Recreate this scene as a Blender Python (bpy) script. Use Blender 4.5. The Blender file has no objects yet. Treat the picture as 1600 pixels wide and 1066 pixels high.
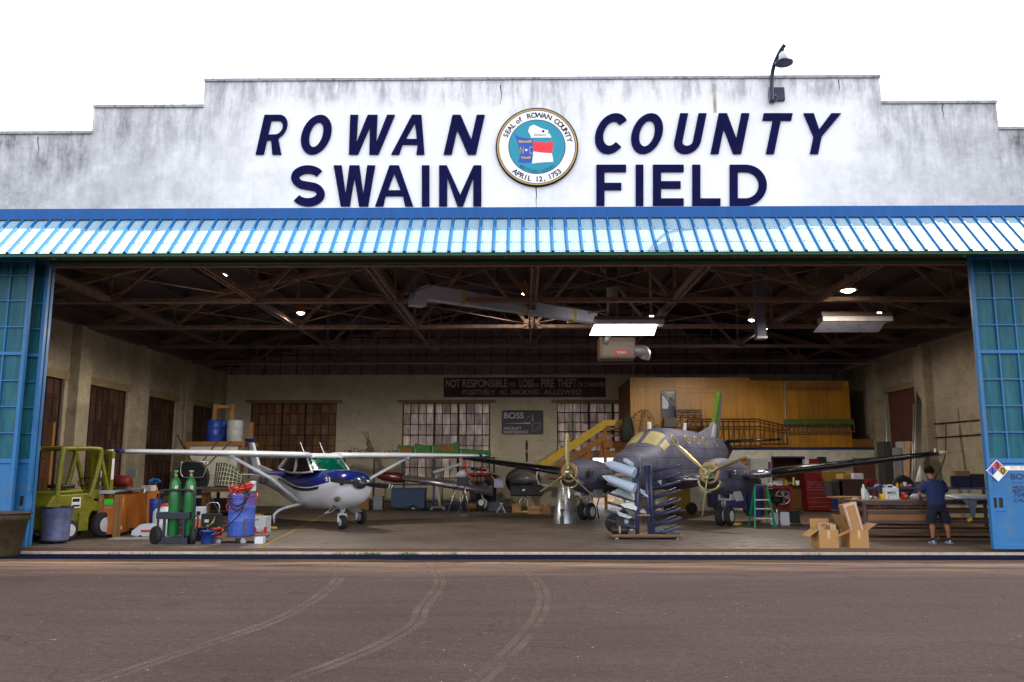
import bpy, math, random
from mathutils import Vector, Matrix
random.seed(7)
R = math.radians
scene = bpy.context.scene
COL = scene.collection

# ---------------------------------------------------------------- camera
F_PX, PITCH, YAW, CAM_H, CAM_D = 1300.0, R(8.83), R(0.7), 1.6, 16.45
cam_d = bpy.data.cameras.new('camera'); cam = bpy.data.objects.new('camera', cam_d); COL.objects.link(cam)
cam_d.sensor_width = 36.0; cam_d.lens = 36.0 * F_PX / 1600.0; cam_d.clip_end = 2000; cam_d.clip_start = 0.1
cam.location = (0, -CAM_D, CAM_H); cam.rotation_euler = (R(90) + PITCH, 0, YAW)
scene.camera = cam

# ---------------------------------------------------------------- sky + sun
SUN_DIR = Vector((0.66, 0.085, 1.0)).normalized()          # towards the sun
elev = math.asin(SUN_DIR.z); azim = math.atan2(SUN_DIR.x, SUN_DIR.y)
world = bpy.data.worlds.new('World'); scene.world = world; world.use_nodes = True
wn = world.node_tree; wn.nodes.clear()
w_out = wn.nodes.new('ShaderNodeOutputWorld'); w_bg = wn.nodes.new('ShaderNodeBackground')
w_sky = wn.nodes.new('ShaderNodeTexSky'); w_sky.sky_type = 'NISHITA'; w_sky.sun_disc = False
w_sky.sun_elevation = elev; w_sky.sun_rotation = azim
w_sky.air_density = 1.0; w_sky.dust_density = 6.0; w_sky.ozone_density = 1.0
# thin bright overcast veil: the blue sky is mostly whitened out
w_mix = wn.nodes.new('ShaderNodeMixRGB'); w_mix.inputs[0].default_value = 0.72
w_mix.inputs[2].default_value = (10.0, 10.2, 10.6, 1)
wn.links.new(w_sky.outputs[0], w_mix.inputs[1]); wn.links.new(w_mix.outputs[0], w_bg.inputs[0])
w_bg.inputs[1].default_value = 0.115
wn.links.new(w_bg.outputs[0], w_out.inputs[0])
sun_d = bpy.data.lights.new('sun', 'SUN'); sun = bpy.data.objects.new('sun', sun_d); COL.objects.link(sun)
sun_d.energy = 5.0; sun_d.angle = R(0.5); sun_d.color = (1.0, 0.95, 0.86)
sun.rotation_euler = SUN_DIR.to_track_quat('Z', 'Y').to_euler()
scene.view_settings.view_transform = 'Standard'; scene.view_settings.look = 'None'
scene.view_settings.gamma = 1.0; scene.view_settings.exposure = 1.2

# ---------------------------------------------------------------- measuring helpers
_fw = Vector((-math.sin(YAW)*math.cos(PITCH), math.cos(YAW)*math.cos(PITCH), math.sin(PITCH)))
_rt = Vector((math.cos(YAW), math.sin(YAW), 0)); _up = _rt.cross(_fw); _C = Vector(cam.location)
def _ray(px, py): return _fw + _rt*((px-800)/F_PX) + _up*((533-py)/F_PX)
def A(px, py, Y):                      # point of the photo on the vertical plane y = Y
    r = _ray(px, py or 785); return _C + r*((Y+CAM_D)/r.y)
def G(px, py, z=0.0):                  # point of the photo on the level plane z
    r = _ray(px, py); p = _C + r*((z-CAM_H)/r.z); lim = 16.2 if px > 1060 else 17.7
    if p.y > lim: p = _C + r*((lim+CAM_D)/r.y); p.z = z      # nothing on the floor stands inside the rear wall or office
    return p

# ---------------------------------------------------------------- materials
def _nt(name):
    m = bpy.data.materials.new(name); m.use_nodes = True
    nt = m.node_tree; return m, nt, nt.nodes['Principled BSDF']
def N(nt, t, **kw):
    n = nt.nodes.new(t)
    for k, v in kw.items():
        if k in ('ins',):
            for kk, vv in v.items(): n.inputs[kk].default_value = vv
        else: setattr(n, k, v)
    return n
def L(nt, a, b): nt.links.new(a, b)
def c4(c): return (c[0], c[1], c[2], 1)
_mc = {}
def M(name, col, rough=0.6, metal=0.0, var=0.18, scale=4.0, bump=0.0, bscale=30.0, dirt=None, dirt_amt=0.35, stretch=(1,1,1), coat=0.0):
    """painted / plain surface with uneven tone, optional dirt patches and grain"""
    if name in _mc: return _mc[name]
    m, nt, b = _nt(name)
    tc = N(nt, 'ShaderNodeTexCoord'); mp = N(nt, 'ShaderNodeMapping'); mp.inputs['Scale'].default_value = stretch
    L(nt, tc.outputs['Object'], mp.inputs[0])
    n1 = N(nt, 'ShaderNodeTexNoise', ins={'Scale': scale, 'Detail': 6.0, 'Roughness': 0.65}); L(nt, mp.outputs[0], n1.inputs[0])
    r1 = N(nt, 'ShaderNodeMapRange', ins={1: 0.3, 2: 0.7, 3: 1-var, 4: 1+var}); L(nt, n1.outputs[0], r1.inputs[0])
    mx = N(nt, 'ShaderNodeVectorMath', operation='SCALE'); mx.inputs[0].default_value = col[:3]; L(nt, r1.outputs[0], mx.inputs['Scale'])
    last = mx.outputs[0]
    if dirt:
        n2 = N(nt, 'ShaderNodeTexNoise', ins={'Scale': scale*2.3, 'Detail': 8.0, 'Roughness': 0.7}); L(nt, mp.outputs[0], n2.inputs[0])
        r2 = N(nt, 'ShaderNodeMapRange', ins={1: 0.5, 2: 0.72, 3: 0.0, 4: dirt_amt*2}); L(nt, n2.outputs[0], r2.inputs[0])
        m2 = N(nt, 'ShaderNodeMixRGB'); m2.inputs[2].default_value = c4(dirt)
        L(nt, r2.outputs[0], m2.inputs[0]); L(nt, last, m2.inputs[1]); last = m2.outputs[0]
    L(nt, last, b.inputs['Base Color'])
    r3 = N(nt, 'ShaderNodeMapRange', ins={1: 0.3, 2: 0.7, 3: max(0.03, rough-0.1), 4: min(1, rough+0.12)}); L(nt, n1.outputs[0], r3.inputs[0]); L(nt, r3.outputs[0], b.inputs['Roughness'])
    b.inputs['Metallic'].default_value = metal
    if coat: b.inputs['Coat Weight'].default_value = coat
    if bump:
        n4 = N(nt, 'ShaderNodeTexNoise', ins={'Scale': bscale, 'Detail': 4.0}); L(nt, mp.outputs[0], n4.inputs[0])
        bp = N(nt, 'ShaderNodeBump', ins={'Strength': bump, 'Distance': 0.02}); L(nt, n4.outputs[0], bp.inputs['Height']); L(nt, bp.outputs[0], b.inputs['Normal'])
    _mc[name] = m; return m
def emit(name, col, s):
    if name in _mc: return _mc[name]
    m, nt, b = _nt(name); b.inputs['Base Color'].default_value = c4(col)
    b.inputs['Emission Color'].default_value = c4(col); b.inputs['Emission Strength'].default_value = s
    _mc[name] = m; return m
def wall_vec(nt):                       # (x+y, z, 0) of the object: runs along any upright wall
    tc = N(nt, 'ShaderNodeTexCoord'); sp = N(nt, 'ShaderNodeSeparateXYZ'); L(nt, tc.outputs['Object'], sp.inputs[0])
    ad = N(nt, 'ShaderNodeMath', operation='ADD'); L(nt, sp.outputs[0], ad.inputs[0]); L(nt, sp.outputs[1], ad.inputs[1])
    cb = N(nt, 'ShaderNodeCombineXYZ'); L(nt, ad.outputs[0], cb.inputs[0]); L(nt, sp.outputs[2], cb.inputs[1])
    return tc, sp, cb
def brick_mat(name, c1, c2, mortar, rough=0.85, bump=0.5, var=0.2, grime=0.35, grime_col=(0.06,0.045,0.035), w=0.21, h=0.075):
    m, nt, b = _nt(name); tc, sp, cb = wall_vec(nt)
    br = N(nt, 'ShaderNodeTexBrick', ins={'Color1': c4(c1), 'Color2': c4(c2), 'Mortar': c4(mortar), 'Scale': 1.0, 'Mortar Size': 0.007, 'Mortar Smooth': 0.4, 'Brick Width': w, 'Row Height': h})
    L(nt, cb.outputs[0], br.inputs[0])
    n = N(nt, 'ShaderNodeTexNoise', ins={'Scale': 0.7, 'Detail': 8.0, 'Roughness': 0.7}); L(nt, tc.outputs['Object'], n.inputs[0])
    r = N(nt, 'ShaderNodeMapRange', ins={1: 0.3, 2: 0.7, 3: 1-var, 4: 1+var}); L(nt, n.outputs[0], r.inputs[0])
    sc = N(nt, 'ShaderNodeVectorMath', operation='SCALE'); L(nt, br.outputs[0], sc.inputs[0]); L(nt, r.outputs[0], sc.inputs['Scale'])
    n2 = N(nt, 'ShaderNodeTexNoise', ins={'Scale': 2.2, 'Detail': 10.0, 'Roughness': 0.75}); L(nt, tc.outputs['Object'], n2.inputs[0])
    r2 = N(nt, 'ShaderNodeMapRange', ins={1: 0.52, 2: 0.75, 3: 0.0, 4: grime*2}); L(nt, n2.outputs[0], r2.inputs[0])
    mx = N(nt, 'ShaderNodeMixRGB'); mx.inputs[2].default_value = c4(grime_col); L(nt, r2.outputs[0], mx.inputs[0]); L(nt, sc.outputs[0], mx.inputs[1])
    L(nt, mx.outputs[0], b.inputs['Base Color']); b.inputs['Roughness'].default_value = rough
    bp = N(nt, 'ShaderNodeBump', ins={'Strength': bump, 'Distance': 0.006}); bp.invert = True
    L(nt, br.outputs['Fac'], bp.inputs['Height']); L(nt, bp.outputs[0], b.inputs['Normal'])
    return m
def wood_mat(name, c1, c2, scale=1.0, rough=0.65, axis='z', panel=None, knots=0.3, line=0.0):
    """wood with grain drawn along one axis; optional panel joints every panel=(w,h) metres"""
    m, nt, b = _nt(name); tc = N(nt, 'ShaderNodeTexCoord'); mp = N(nt, 'ShaderNodeMapping')
    s = {'x': (0.6, 9, 9), 'y': (9, 0.6, 9), 'z': (9, 9, 0.6)}[axis]
    mp.inputs['Scale'].default_value = tuple(v*scale for v in s); L(nt, tc.outputs['Object'], mp.inputs[0])
    n = N(nt, 'ShaderNodeTexNoise', ins={'Scale': 1.6, 'Detail': 8.0, 'Roughness': 0.7, 'Distortion': knots*3}); L(nt, mp.outputs[0], n.inputs[0])
    cr = N(nt, 'ShaderNodeValToRGB'); cr.color_ramp.elements[0].position = 0.32; cr.color_ramp.elements[1].position = 0.68
    cr.color_ramp.elements[0].color = c4(c2); cr.color_ramp.elements[1].color = c4(c1); L(nt, n.outputs[0], cr.inputs[0])
    n2 = N(nt, 'ShaderNodeTexNoise', ins={'Scale': 0.9, 'Detail': 4.0}); L(nt, tc.outputs['Object'], n2.inputs[0])
    r = N(nt, 'ShaderNodeMapRange', ins={1: 0.3, 2: 0.7, 3: 0.75, 4: 1.2}); L(nt, n2.outputs[0], r.inputs[0])
    sc = N(nt, 'ShaderNodeVectorMath', operation='SCALE'); L(nt, cr.outputs[0], sc.inputs[0]); L(nt, r.outputs[0], sc.inputs['Scale'])
    last = sc.outputs[0]
    if panel:
        _, sp, cb = wall_vec(nt)
        br = N(nt, 'ShaderNodeTexBrick', offset=0.0, ins={'Color1': (1,1,1,1), 'Color2': (0.72,0.72,0.72,1), 'Mortar': (0.25,0.2,0.15,1), 'Scale': 1.0, 'Mortar Size': 0.006, 'Brick Width': panel[0], 'Row Height': panel[1]})
        L(nt, cb.outputs[0], br.inputs[0])
        mu = N(nt, 'ShaderNodeMixRGB', blend_type='MULTIPLY'); mu.inputs[0].default_value = 1; L(nt, last, mu.inputs[1]); L(nt, br.outputs[0], mu.inputs[2]); last = mu.outputs[0]
    L(nt, last, b.inputs['Base Color']); b.inputs['Roughness'].default_value = rough
    return m

# ---------------------------------------------------------------- mesh builder
class MB:
    def __init__(s): s.v = []; s.f = []; s.mi = []; s.sm = []
    def add(s, vs, fs, mi=0, smooth=False):
        o = len(s.v); s.v += [Vector(p) for p in vs]
        for f in fs: s.f.append(tuple(i+o for i in f)); s.mi.append(mi); s.sm.append(smooth)
        return s
    def bx(s, x0, x1, y0, y1, z0, z1, mi=0, T=None):
        vs = [Vector((x, y, z)) for z in (z0, z1) for y in (y0, y1) for x in (x0, x1)]
        if T: vs = [T @ p for p in vs]
        return s.add(vs, [(0,2,3,1),(4,5,7,6),(0,1,5,4),(2,6,7,3),(0,4,6,2),(1,3,7,5)], mi)
    def box(s, c, d, rz=0.0, mi=0, rx=0.0, ry=0.0):
        T = Matrix.Translation(Vector(c)) @ Matrix.Rotation(rz, 4, 'Z') @ Matrix.Rotation(ry, 4, 'Y') @ Matrix.Rotation(rx, 4, 'X')
        return s.bx(-d[0]/2, d[0]/2, -d[1]/2, d[1]/2, -d[2]/2, d[2]/2, mi, T)
    def beam(s, p0, p1, w, h, mi=0, up=(0,0,1)):
        p0, p1 = Vector(p0), Vector(p1); d = (p1-p0).normalized(); u = Vector(up)
        if abs(d.dot(u)) > 0.98: u = Vector((0,1,0))
        sd = d.cross(u).normalized(); u = sd.cross(d)
        vs = [p + sd*(a*w/2) + u*(b*h/2) for p in (p0, p1) for a, b in ((-1,-1),(1,-1),(1,1),(-1,1))]
        return s.add(vs, [(0,3,2,1),(4,5,6,7),(0,1,5,4),(1,2,6,5),(2,3,7,6),(3,0,4,7)], mi)
    def tube(s, pts, r, n=8, mi=0, caps=True, smooth=True, close=False):
        pts = [Vector(p) for p in pts]; k = len(pts); rs = r if isinstance(r, (list, tuple)) else [r]*k
        vs = []; prev = None
        for i, p in enumerate(pts):
            if close: d = pts[(i+1) % k] - pts[i-1]
            else: d = (pts[min(i+1, k-1)] - pts[max(i-1, 0)])
            d.normalize()
            u = prev if prev is not None else (Vector((0,0,1)) if abs(d.z) < 0.9 else Vector((1,0,0)))
            u = (u - d*u.dot(d)); u.normalize(); prev = u; w = d.cross(u)
            vs += [p + (u*math.cos(2*math.pi*j/n) + w*math.sin(2*math.pi*j/n))*rs[i] for j in range(n)]
        fs = []
        for i in range(k if close else k-1):
            a, b = i*n, ((i+1) % k)*n
            fs += [(a+j, a+(j+1) % n, b+(j+1) % n, b+j) for j in range(n)]
        s.add(vs, fs, mi, smooth)
        if caps and not close:
            s.add(vs[:n], [tuple(reversed(range(n)))], mi); s.add(vs[-n:], [tuple(range(n))], mi)
        return s
    def lathe(s, prof, c=(0,0,0), n=24, mi=0, T=None, smooth=True, axis='z'):
        """prof: (radius, height) pairs from bottom to top, turned about the axis through c"""
        vs = []
        for r, z in prof:
            for j in range(n):
                a = 2*math.pi*j/n; p = Vector((r*math.cos(a), r*math.sin(a), z))
                if axis == 'x': p = Vector((p.z, p.x, p.y))
                if axis == 'y': p = Vector((p.x, p.z, p.y))
                if T: p = T @ p
                vs.append(p + Vector(c))
        fs = []
        for i in range(len(prof)-1):
            fs += [(i*n+j, i*n+(j+1) % n, (i+1)*n+(j+1) % n, (i+1)*n+j) for j in range(n)]
        s.add(vs, fs, mi, smooth)
        for k, o in ((0, 0), (-1, (len(prof)-1)*n)):
            if prof[k][0] > 1e-4: s.add(vs[o:o+n], [tuple(range(n))], mi)
        return s
    def loft(s, rings, mi=0, smooth=True, cap0=True, cap1=True):
        n = len(rings[0]); vs = [p for r in rings for p in r]; fs = []
        for i in range(len(rings)-1):
            fs += [(i*n+j, i*n+(j+1) % n, (i+1)*n+(j+1) % n, (i+1)*n+j) for j in range(n)]
        s.add(vs, fs, mi, smooth)
        if cap0: s.add(rings[0], [tuple(reversed(range(n)))], mi)
        if cap1: s.add(rings[-1], [tuple(range(n))], mi)
        return s
    def prism(s, poly, d0, d1, plane='xz', mi=0, T=None):
        """poly in a plane, pushed from d0 to d1 along the third axis"""
        def mk(a, b, d):
            p = Vector((a, d, b)) if plane == 'xz' else Vector((d, a, b)) if plane == 'yz' else Vector((a, b, d))
            return T @ p if T else p
        n = len(poly); vs = [mk(a, b, d0) for a, b in poly] + [mk(a, b, d1) for a, b in poly]
        return s.add(vs, [tuple(reversed(range(n))), tuple(range(n, 2*n))] + [(i, (i+1) % n, n+(i+1) % n, n+i) for i in range(n)], mi)
    def quad(s, a, b, c, d, mi=0): return s.add([a, b, c, d], [(0,1,2,3)], mi)
    def ball(s, c, r, n=12, mi=0, sq=(1,1,1)):
        prof = [(math.sin(math.pi*i/n)*1.0, -math.cos(math.pi*i/n)) for i in range(n+1)]
        vs = []; k = n*2
        for rr, z in prof:
            for j in range(k):
                a = 2*math.pi*j/k; vs.append(Vector(c)+Vector((rr*math.cos(a)*r*sq[0], rr*math.sin(a)*r*sq[1], z*r*sq[2])))
        fs = [(i*k+j, i*k+(j+1) % k, (i+1)*k+(j+1) % k, (i+1)*k+j) for i in range(n) for j in range(k)]
        return s.add(vs, fs, mi, True)
    def build(s, name, mats, parent=None, bevel=0.0, seg=2, sub=0, fix=True):
        me = bpy.data.meshes.new(name); me.from_pydata([tuple(p) for p in s.v], [], s.f)
        if not isinstance(mats, (list, tuple)): mats = [mats]
        for m in mats: me.materials.append(m)
        for p, mi, sm in zip(me.polygons, s.mi, s.sm): p.material_index = mi; p.use_smooth = sm
        me.validate(); me.update()
        if fix:
            import bmesh
            bm = bmesh.new(); bm.from_mesh(me); bmesh.ops.remove_doubles(bm, verts=bm.verts, dist=1e-5)
            bmesh.ops.recalc_face_normals(bm, faces=bm.faces); bm.to_mesh(me); bm.free()
        o = bpy.data.objects.new(name, me); COL.objects.link(o)
        if parent: o.parent = parent
        if bevel:
            b = o.modifiers.new('bevel', 'BEVEL'); b.width = bevel; b.segments = seg; b.limit_method = 'ANGLE'; b.angle_limit = R(35); b.harden_normals = False
        if sub:
            b = o.modifiers.new('sub', 'SUBSURF'); b.levels = sub; b.render_levels = sub
        return o
def tag(o, label=None, cat=None, group=None, kind=None):
    if label: o['label'] = label
    if cat: o['category'] = cat
    if group: o['group'] = group
    if kind: o['kind'] = kind
    return o
def thing(name, label, cat, loc=(0,0,0), rz=0.0, group=None):
    o = bpy.data.objects.new(name, None); COL.objects.link(o); o.empty_display_size = 0.2
    o.location = loc; o.rotation_euler = (0, 0, rz)
    return tag(o, label, cat, group)
def copy_tree(o, loc=None, rz=None, label=None, parent=None):
    c = o.copy(); COL.objects.link(c)
    if parent: c.parent = parent
    for ch in [k for k in bpy.data.objects if k.parent == o]: copy_tree(ch, parent=c)
    if loc is not None: c.location = loc
    if rz is not None: c.rotation_euler = (0, 0, rz)
    if label: c['label'] = label
    return c
def text(name, body, mat, loc, size, parent=None, rot=(R(90),0,0), depth=0.004, bold=0.0, align='LEFT', sx=1.0, shear=0.0):
    """lettering as mesh, cap height about 0.7*size"""
    cu = bpy.data.curves.new(name, 'FONT'); cu.body = body; cu.size = size; cu.extrude = depth; cu.offset = bold; cu.align_x = align; cu.shear = shear
    to = bpy.data.objects.new(name, cu); COL.objects.link(to)
    me = bpy.data.meshes.new_from_object(to.evaluated_get(bpy.context.evaluated_depsgraph_get()))
    bpy.data.objects.remove(to); me.name = name; me.materials.clear(); me.materials.append(mat)
    for v in me.vertices: v.co.x *= sx
    o = bpy.data.objects.new(name, me); COL.objects.link(o)
    o.location = loc; o.rotation_euler = rot
    if parent: o.parent = parent
    return o
def curve_shape(name, polys, mat, y0, depth, parent=None):
    """filled outline(s) in the xz plane (holes allowed) given real thickness"""
    cu = bpy.data.curves.new(name, 'CURVE'); cu.dimensions = '2D'; cu.fill_mode = 'BOTH'; cu.extrude = depth/2
    for poly in polys:
        sp = cu.splines.new('POLY'); sp.points.add(len(poly)-1)
        for p, (a, b) in zip(sp.points, poly): p.co = (a, b, 0, 1)
        sp.use_cyclic_u = True
    to = bpy.data.objects.new(name, cu); COL.objects.link(to)
    me = bpy.data.meshes.new_from_object(to.evaluated_get(bpy.context.evaluated_depsgraph_get()))
    bpy.data.objects.remove(to); me.name = name; me.materials.clear(); me.materials.append(mat)
    for v in me.vertices: v.co = (v.co.x, y0 - v.co.z, v.co.y)
    me.update()
    o = bpy.data.objects.new(name, me); COL.objects.link(o)
    if parent: o.parent = parent
    return o
# ================================================================ SETTING
def math_n(nt, op, a=None, b=None, v0=None, v1=None, v2=None, clamp=False):
    n = nt.nodes.new('ShaderNodeMath'); n.operation = op; n.use_clamp = clamp
    for i, x in enumerate((a, b)):
        if x is not None: nt.links.new(x, n.inputs[i])
    for i, x in enumerate((v0, v1, v2)):
        if x is not None: n.inputs[i].default_value = x
    return n.outputs[0]
def asphalt_mat():
    m, nt, b = _nt('asphalt'); tc = N(nt, 'ShaderNodeTexCoord'); o = tc.outputs['Object']
    big = N(nt, 'ShaderNodeTexNoise', ins={'Scale': 0.16, 'Detail': 6.0, 'Roughness': 0.6}); L(nt, o, big.inputs[0])
    mp = N(nt, 'ShaderNodeMapping'); mp.inputs['Scale'].default_value = (0.35, 2.4, 1); L(nt, o, mp.inputs[0])
    st = N(nt, 'ShaderNodeTexNoise', ins={'Scale': 0.9, 'Detail': 8.0, 'Roughness': 0.7}); L(nt, mp.outputs[0], st.inputs[0])
    fine = N(nt, 'ShaderNodeTexNoise', ins={'Scale': 60.0, 'Detail': 3.0, 'Roughness': 0.8}); L(nt, o, fine.inputs[0])
    agg = N(nt, 'ShaderNodeTexVoronoi', ins={'Scale': 46.0}); L(nt, o, agg.inputs[0])
    cr = N(nt, 'ShaderNodeValToRGB'); e = cr.color_ramp.elements; e[0].position = 0.3; e[0].color = (0.0125,0.0076,0.0078,1); e[1].position = 0.72; e[1].color = (0.029,0.0185,0.0178,1)
    s = math_n(nt, 'MULTIPLY_ADD', big.outputs[0], None, v1=0.55); nt.nodes[-1].inputs[2].default_value = 0.0
    s2 = math_n(nt, 'MULTIPLY_ADD', st.outputs[0], None, v1=0.45); L(nt, s, nt.nodes[-1].inputs[2]); L(nt, s2, cr.inputs[0])
    mid = N(nt, 'ShaderNodeTexNoise', ins={'Scale': 14.0, 'Detail': 8.0, 'Roughness': 0.85}); L(nt, o, mid.inputs[0])
    fm_ = math_n(nt, 'ADD', math_n(nt, 'MULTIPLY', fine.outputs[0], None, v1=0.5), math_n(nt, 'MULTIPLY', mid.outputs[0], None, v1=0.5))
    f = N(nt, 'ShaderNodeMapRange', ins={1: 0.36, 2: 0.64, 3: 0.3, 4: 1.8}); L(nt, fm_, f.inputs[0])
    sc = N(nt, 'ShaderNodeVectorMath', operation='SCALE'); L(nt, cr.outputs[0], sc.inputs[0]); L(nt, f.outputs[0], sc.inputs['Scale'])
    # scattered pale grit
    spk = N(nt, 'ShaderNodeTexNoise', ins={'Scale': 9.0, 'Detail': 5.0, 'Roughness': 0.85}); L(nt, o, spk.inputs[0])
    sr = N(nt, 'ShaderNodeMapRange', ins={1: 0.645, 2: 0.69, 3: 0.0, 4: 0.8}); L(nt, spk.outputs[0], sr.inputs[0])
    mx = N(nt, 'ShaderNodeMixRGB'); mx.inputs[2].default_value = (0.22,0.18,0.15,1); L(nt, sr.outputs[0], mx.inputs[0]); L(nt, sc.outputs[0], mx.inputs[1])
    # hairline cracks and oil spots
    vc = N(nt, 'ShaderNodeTexVoronoi', feature='DISTANCE_TO_EDGE', ins={'Scale': 0.33}); ds = N(nt, 'ShaderNodeTexNoise', ins={'Scale': 1.2, 'Detail': 6.0}); L(nt, o, ds.inputs[0])
    av = N(nt, 'ShaderNodeVectorMath', operation='MULTIPLY_ADD'); L(nt, ds.outputs[1], av.inputs[0]); av.inputs[1].default_value = (1.3,1.3,0); L(nt, o, av.inputs[2]); L(nt, av.outputs[0], vc.inputs[0])
    cm = N(nt, 'ShaderNodeMapRange', ins={1: 0.0, 2: 0.006, 3: 0.55, 4: 0.0}); L(nt, vc.outputs[0], cm.inputs[0])
    oi = N(nt, 'ShaderNodeTexNoise', ins={'Scale': 1.1, 'Detail': 3.0}); L(nt, o, oi.inputs[0]); om = N(nt, 'ShaderNodeMapRange', ins={1: 0.66, 2: 0.74, 3: 0.0, 4: 0.5}); L(nt, oi.outputs[0], om.inputs[0])
    dk = N(nt, 'ShaderNodeMixRGB'); dk.inputs[2].default_value = (0.007,0.005,0.006,1); L(nt, math_n(nt, 'MAXIMUM', cm.outputs[0], om.outputs[0]), dk.inputs[0]); L(nt, mx.outputs[0], dk.inputs[1]); mx = dk
    # sandy wash along the doorway, its pale tone also painting in the sunlit band
    sp = N(nt, 'ShaderNodeSeparateXYZ'); L(nt, o, sp.inputs[0])
    w = N(nt, 'ShaderNodeMapRange', ins={1: -4.2, 2: -1.0, 3: 0.0, 4: 1.0}); L(nt, sp.outputs[1], w.inputs[0])
    wst = N(nt, 'ShaderNodeMapRange', ins={1: 0.38, 2: 0.62, 3: 0.0, 4: 0.75}); L(nt, st.outputs[0], wst.inputs[0]); ww = math_n(nt, 'MULTIPLY', math_n(nt, 'MULTIPLY', w.outputs[0], w.outputs[0]), wst.outputs[0]); ww = math_n(nt, 'MULTIPLY', ww, None, v1=1.5, clamp=True)
    m3 = N(nt, 'ShaderNodeMixRGB'); m3.inputs[2].default_value = (0.13,0.082,0.055,1); L(nt, ww, m3.inputs[0]); L(nt, mx.outputs[0], m3.inputs[1])
    L(nt, m3.outputs[0], b.inputs['Base Color']); b.inputs['Roughness'].default_value = 0.93; b.inputs['Specular IOR Level'].default_value = 0.12
    bp = N(nt, 'ShaderNodeBump', ins={'Strength': 0.55, 'Distance': 0.006}); L(nt, agg.outputs[0], bp.inputs['Height']); L(nt, bp.outputs[0], b.inputs['Normal'])
    return m
M_asph = asphalt_mat()
apron = tag(MB().bx(-400, 400, -300, 900, -1.0, 0.0).build('apron', M_asph, fix=False), kind='structure')
def track_mat():
    m, nt, b = _nt('tyre_mark'); tc = N(nt, 'ShaderNodeTexCoord'); n = N(nt, 'ShaderNodeTexNoise', ins={'Scale': 1.6, 'Detail': 5.0, 'Roughness': 0.6}); L(nt, tc.outputs['Object'], n.inputs[0])
    b.inputs['Base Color'].default_value = (0.055,0.038,0.030,1); b.inputs['Roughness'].default_value = 0.95
    tr = N(nt, 'ShaderNodeBsdfTransparent'); mx = N(nt, 'ShaderNodeMixShader'); r = N(nt, 'ShaderNodeMapRange', ins={1: 0.3, 2: 0.7, 3: 0.0, 4: 0.38}); L(nt, n.outputs[0], r.inputs[0])
    L(nt, r.outputs[0], mx.inputs[0]); L(nt, tr.outputs[0], mx.inputs[1]); L(nt, b.outputs[0], mx.inputs[2]); L(nt, mx.outputs[0], nt.nodes['Material Output'].inputs[0]); return m
M_trk = track_mat()
def dense(pts, k=8):
    out = []
    P = [pts[0]] + list(pts) + [pts[-1]]
    for i in range(1, len(P)-2):
        for j in range(k):
            t = j/k; a, b_, c, d = P[i-1], P[i], P[i+1], P[i+2]
            out.append(0.5*((2*b_)+(c-a)*t+(2*a-5*b_+4*c-d)*t*t+(3*b_-a-3*c+d)*t**3))
    return out + [pts[-1]]
def ribbon(pts, w, z, offs):
    mb = MB()
    for off in offs:
        L_, R_ = [], []
        for i, p in enumerate(pts):
            d = (pts[min(i+1, len(pts)-1)] - pts[max(0, i-1)]).normalized(); n = Vector((-d.y, d.x, 0))
            L_.append(p+n*(off-w/2)); R_.append(p+n*(off+w/2))
        vs = [Vector((p.x, p.y, z)) for p in L_+R_]; k = len(pts)
        mb.add(vs, [(i, i+1, k+i+1, k+i) for i in range(k-1)])
    return mb
for tr in ([(520,879),(531,892),(526,908),(505,927),(470,950),(430,970),(370,992),(300,1015),(160,1063),(20,1105)],
           [(655,879),(678,893),(687,908),(680,925),(660,950),(648,975),(600,1005),(530,1035),(455,1063),(380,1100)],
           [(785,879),(815,890),(838,908),(848,930),(846,952),(830,980),(800,1015),(750,1063),(700,1100)]):
    ribbon(dense([G(*p) for p in tr]), 0.075, 0.004, (-0.05, 0.055)).build('tyre_mark', M_trk, apron, fix=False)

# concrete slab with the oily sheen of an old hangar floor
def floor_mat():
    m, nt, b = _nt('floor_concrete'); tc = N(nt, 'ShaderNodeTexCoord'); o = tc.outputs['Object']
    n = N(nt, 'ShaderNodeTexNoise', ins={'Scale': 0.45, 'Detail': 9.0, 'Roughness': 0.68}); L(nt, o, n.inputs[0])
    cr = N(nt, 'ShaderNodeValToRGB'); e = cr.color_ramp.elements; e[0].position = 0.3; e[0].color = (0.075,0.056,0.044,1); e[1].position = 0.7; e[1].color = (0.20,0.15,0.118,1); L(nt, n.outputs[0], cr.inputs[0])
    n2 = N(nt, 'ShaderNodeTexNoise', ins={'Scale': 3.1, 'Detail': 6.0, 'Roughness': 0.7}); L(nt, o, n2.inputs[0])
    r2 = N(nt, 'ShaderNodeMapRange', ins={1: 0.55, 2: 0.68, 3: 0.0, 4: 0.75}); L(nt, n2.outputs[0], r2.inputs[0])
    mx = N(nt, 'ShaderNodeMixRGB'); mx.inputs[2].default_value = (0.035,0.025,0.02,1); L(nt, r2.outputs[0], mx.inputs[0]); L(nt, cr.outputs[0], mx.inputs[1])
    L(nt, mx.outputs[0], b.inputs['Base Color'])
    r = N(nt, 'ShaderNodeMapRange', ins={1: 0.35, 2: 0.65, 3: 0.38, 4: 0.7}); L(nt, n2.outputs[0], r.inputs[0]); L(nt, r.outputs[0], b.inputs['Roughness'])
    bp = N(nt, 'ShaderNodeBump', ins={'Strength': 0.04, 'Distance': 0.01}); L(nt, n2.outputs[0], bp.inputs['Height']); L(nt, bp.outputs[0], b.inputs['Normal'])
    return m
WL, WR, YB = -13.75, 14.3, 21.15         # inner faces of side and back walls
FZ = 0.03
hfloor = tag(MB().bx(WL-0.3, WR+0.3, 0.0, YB+0.3, -0.5, FZ).build('hangar_floor', floor_mat(), fix=False), kind='structure')
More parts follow.
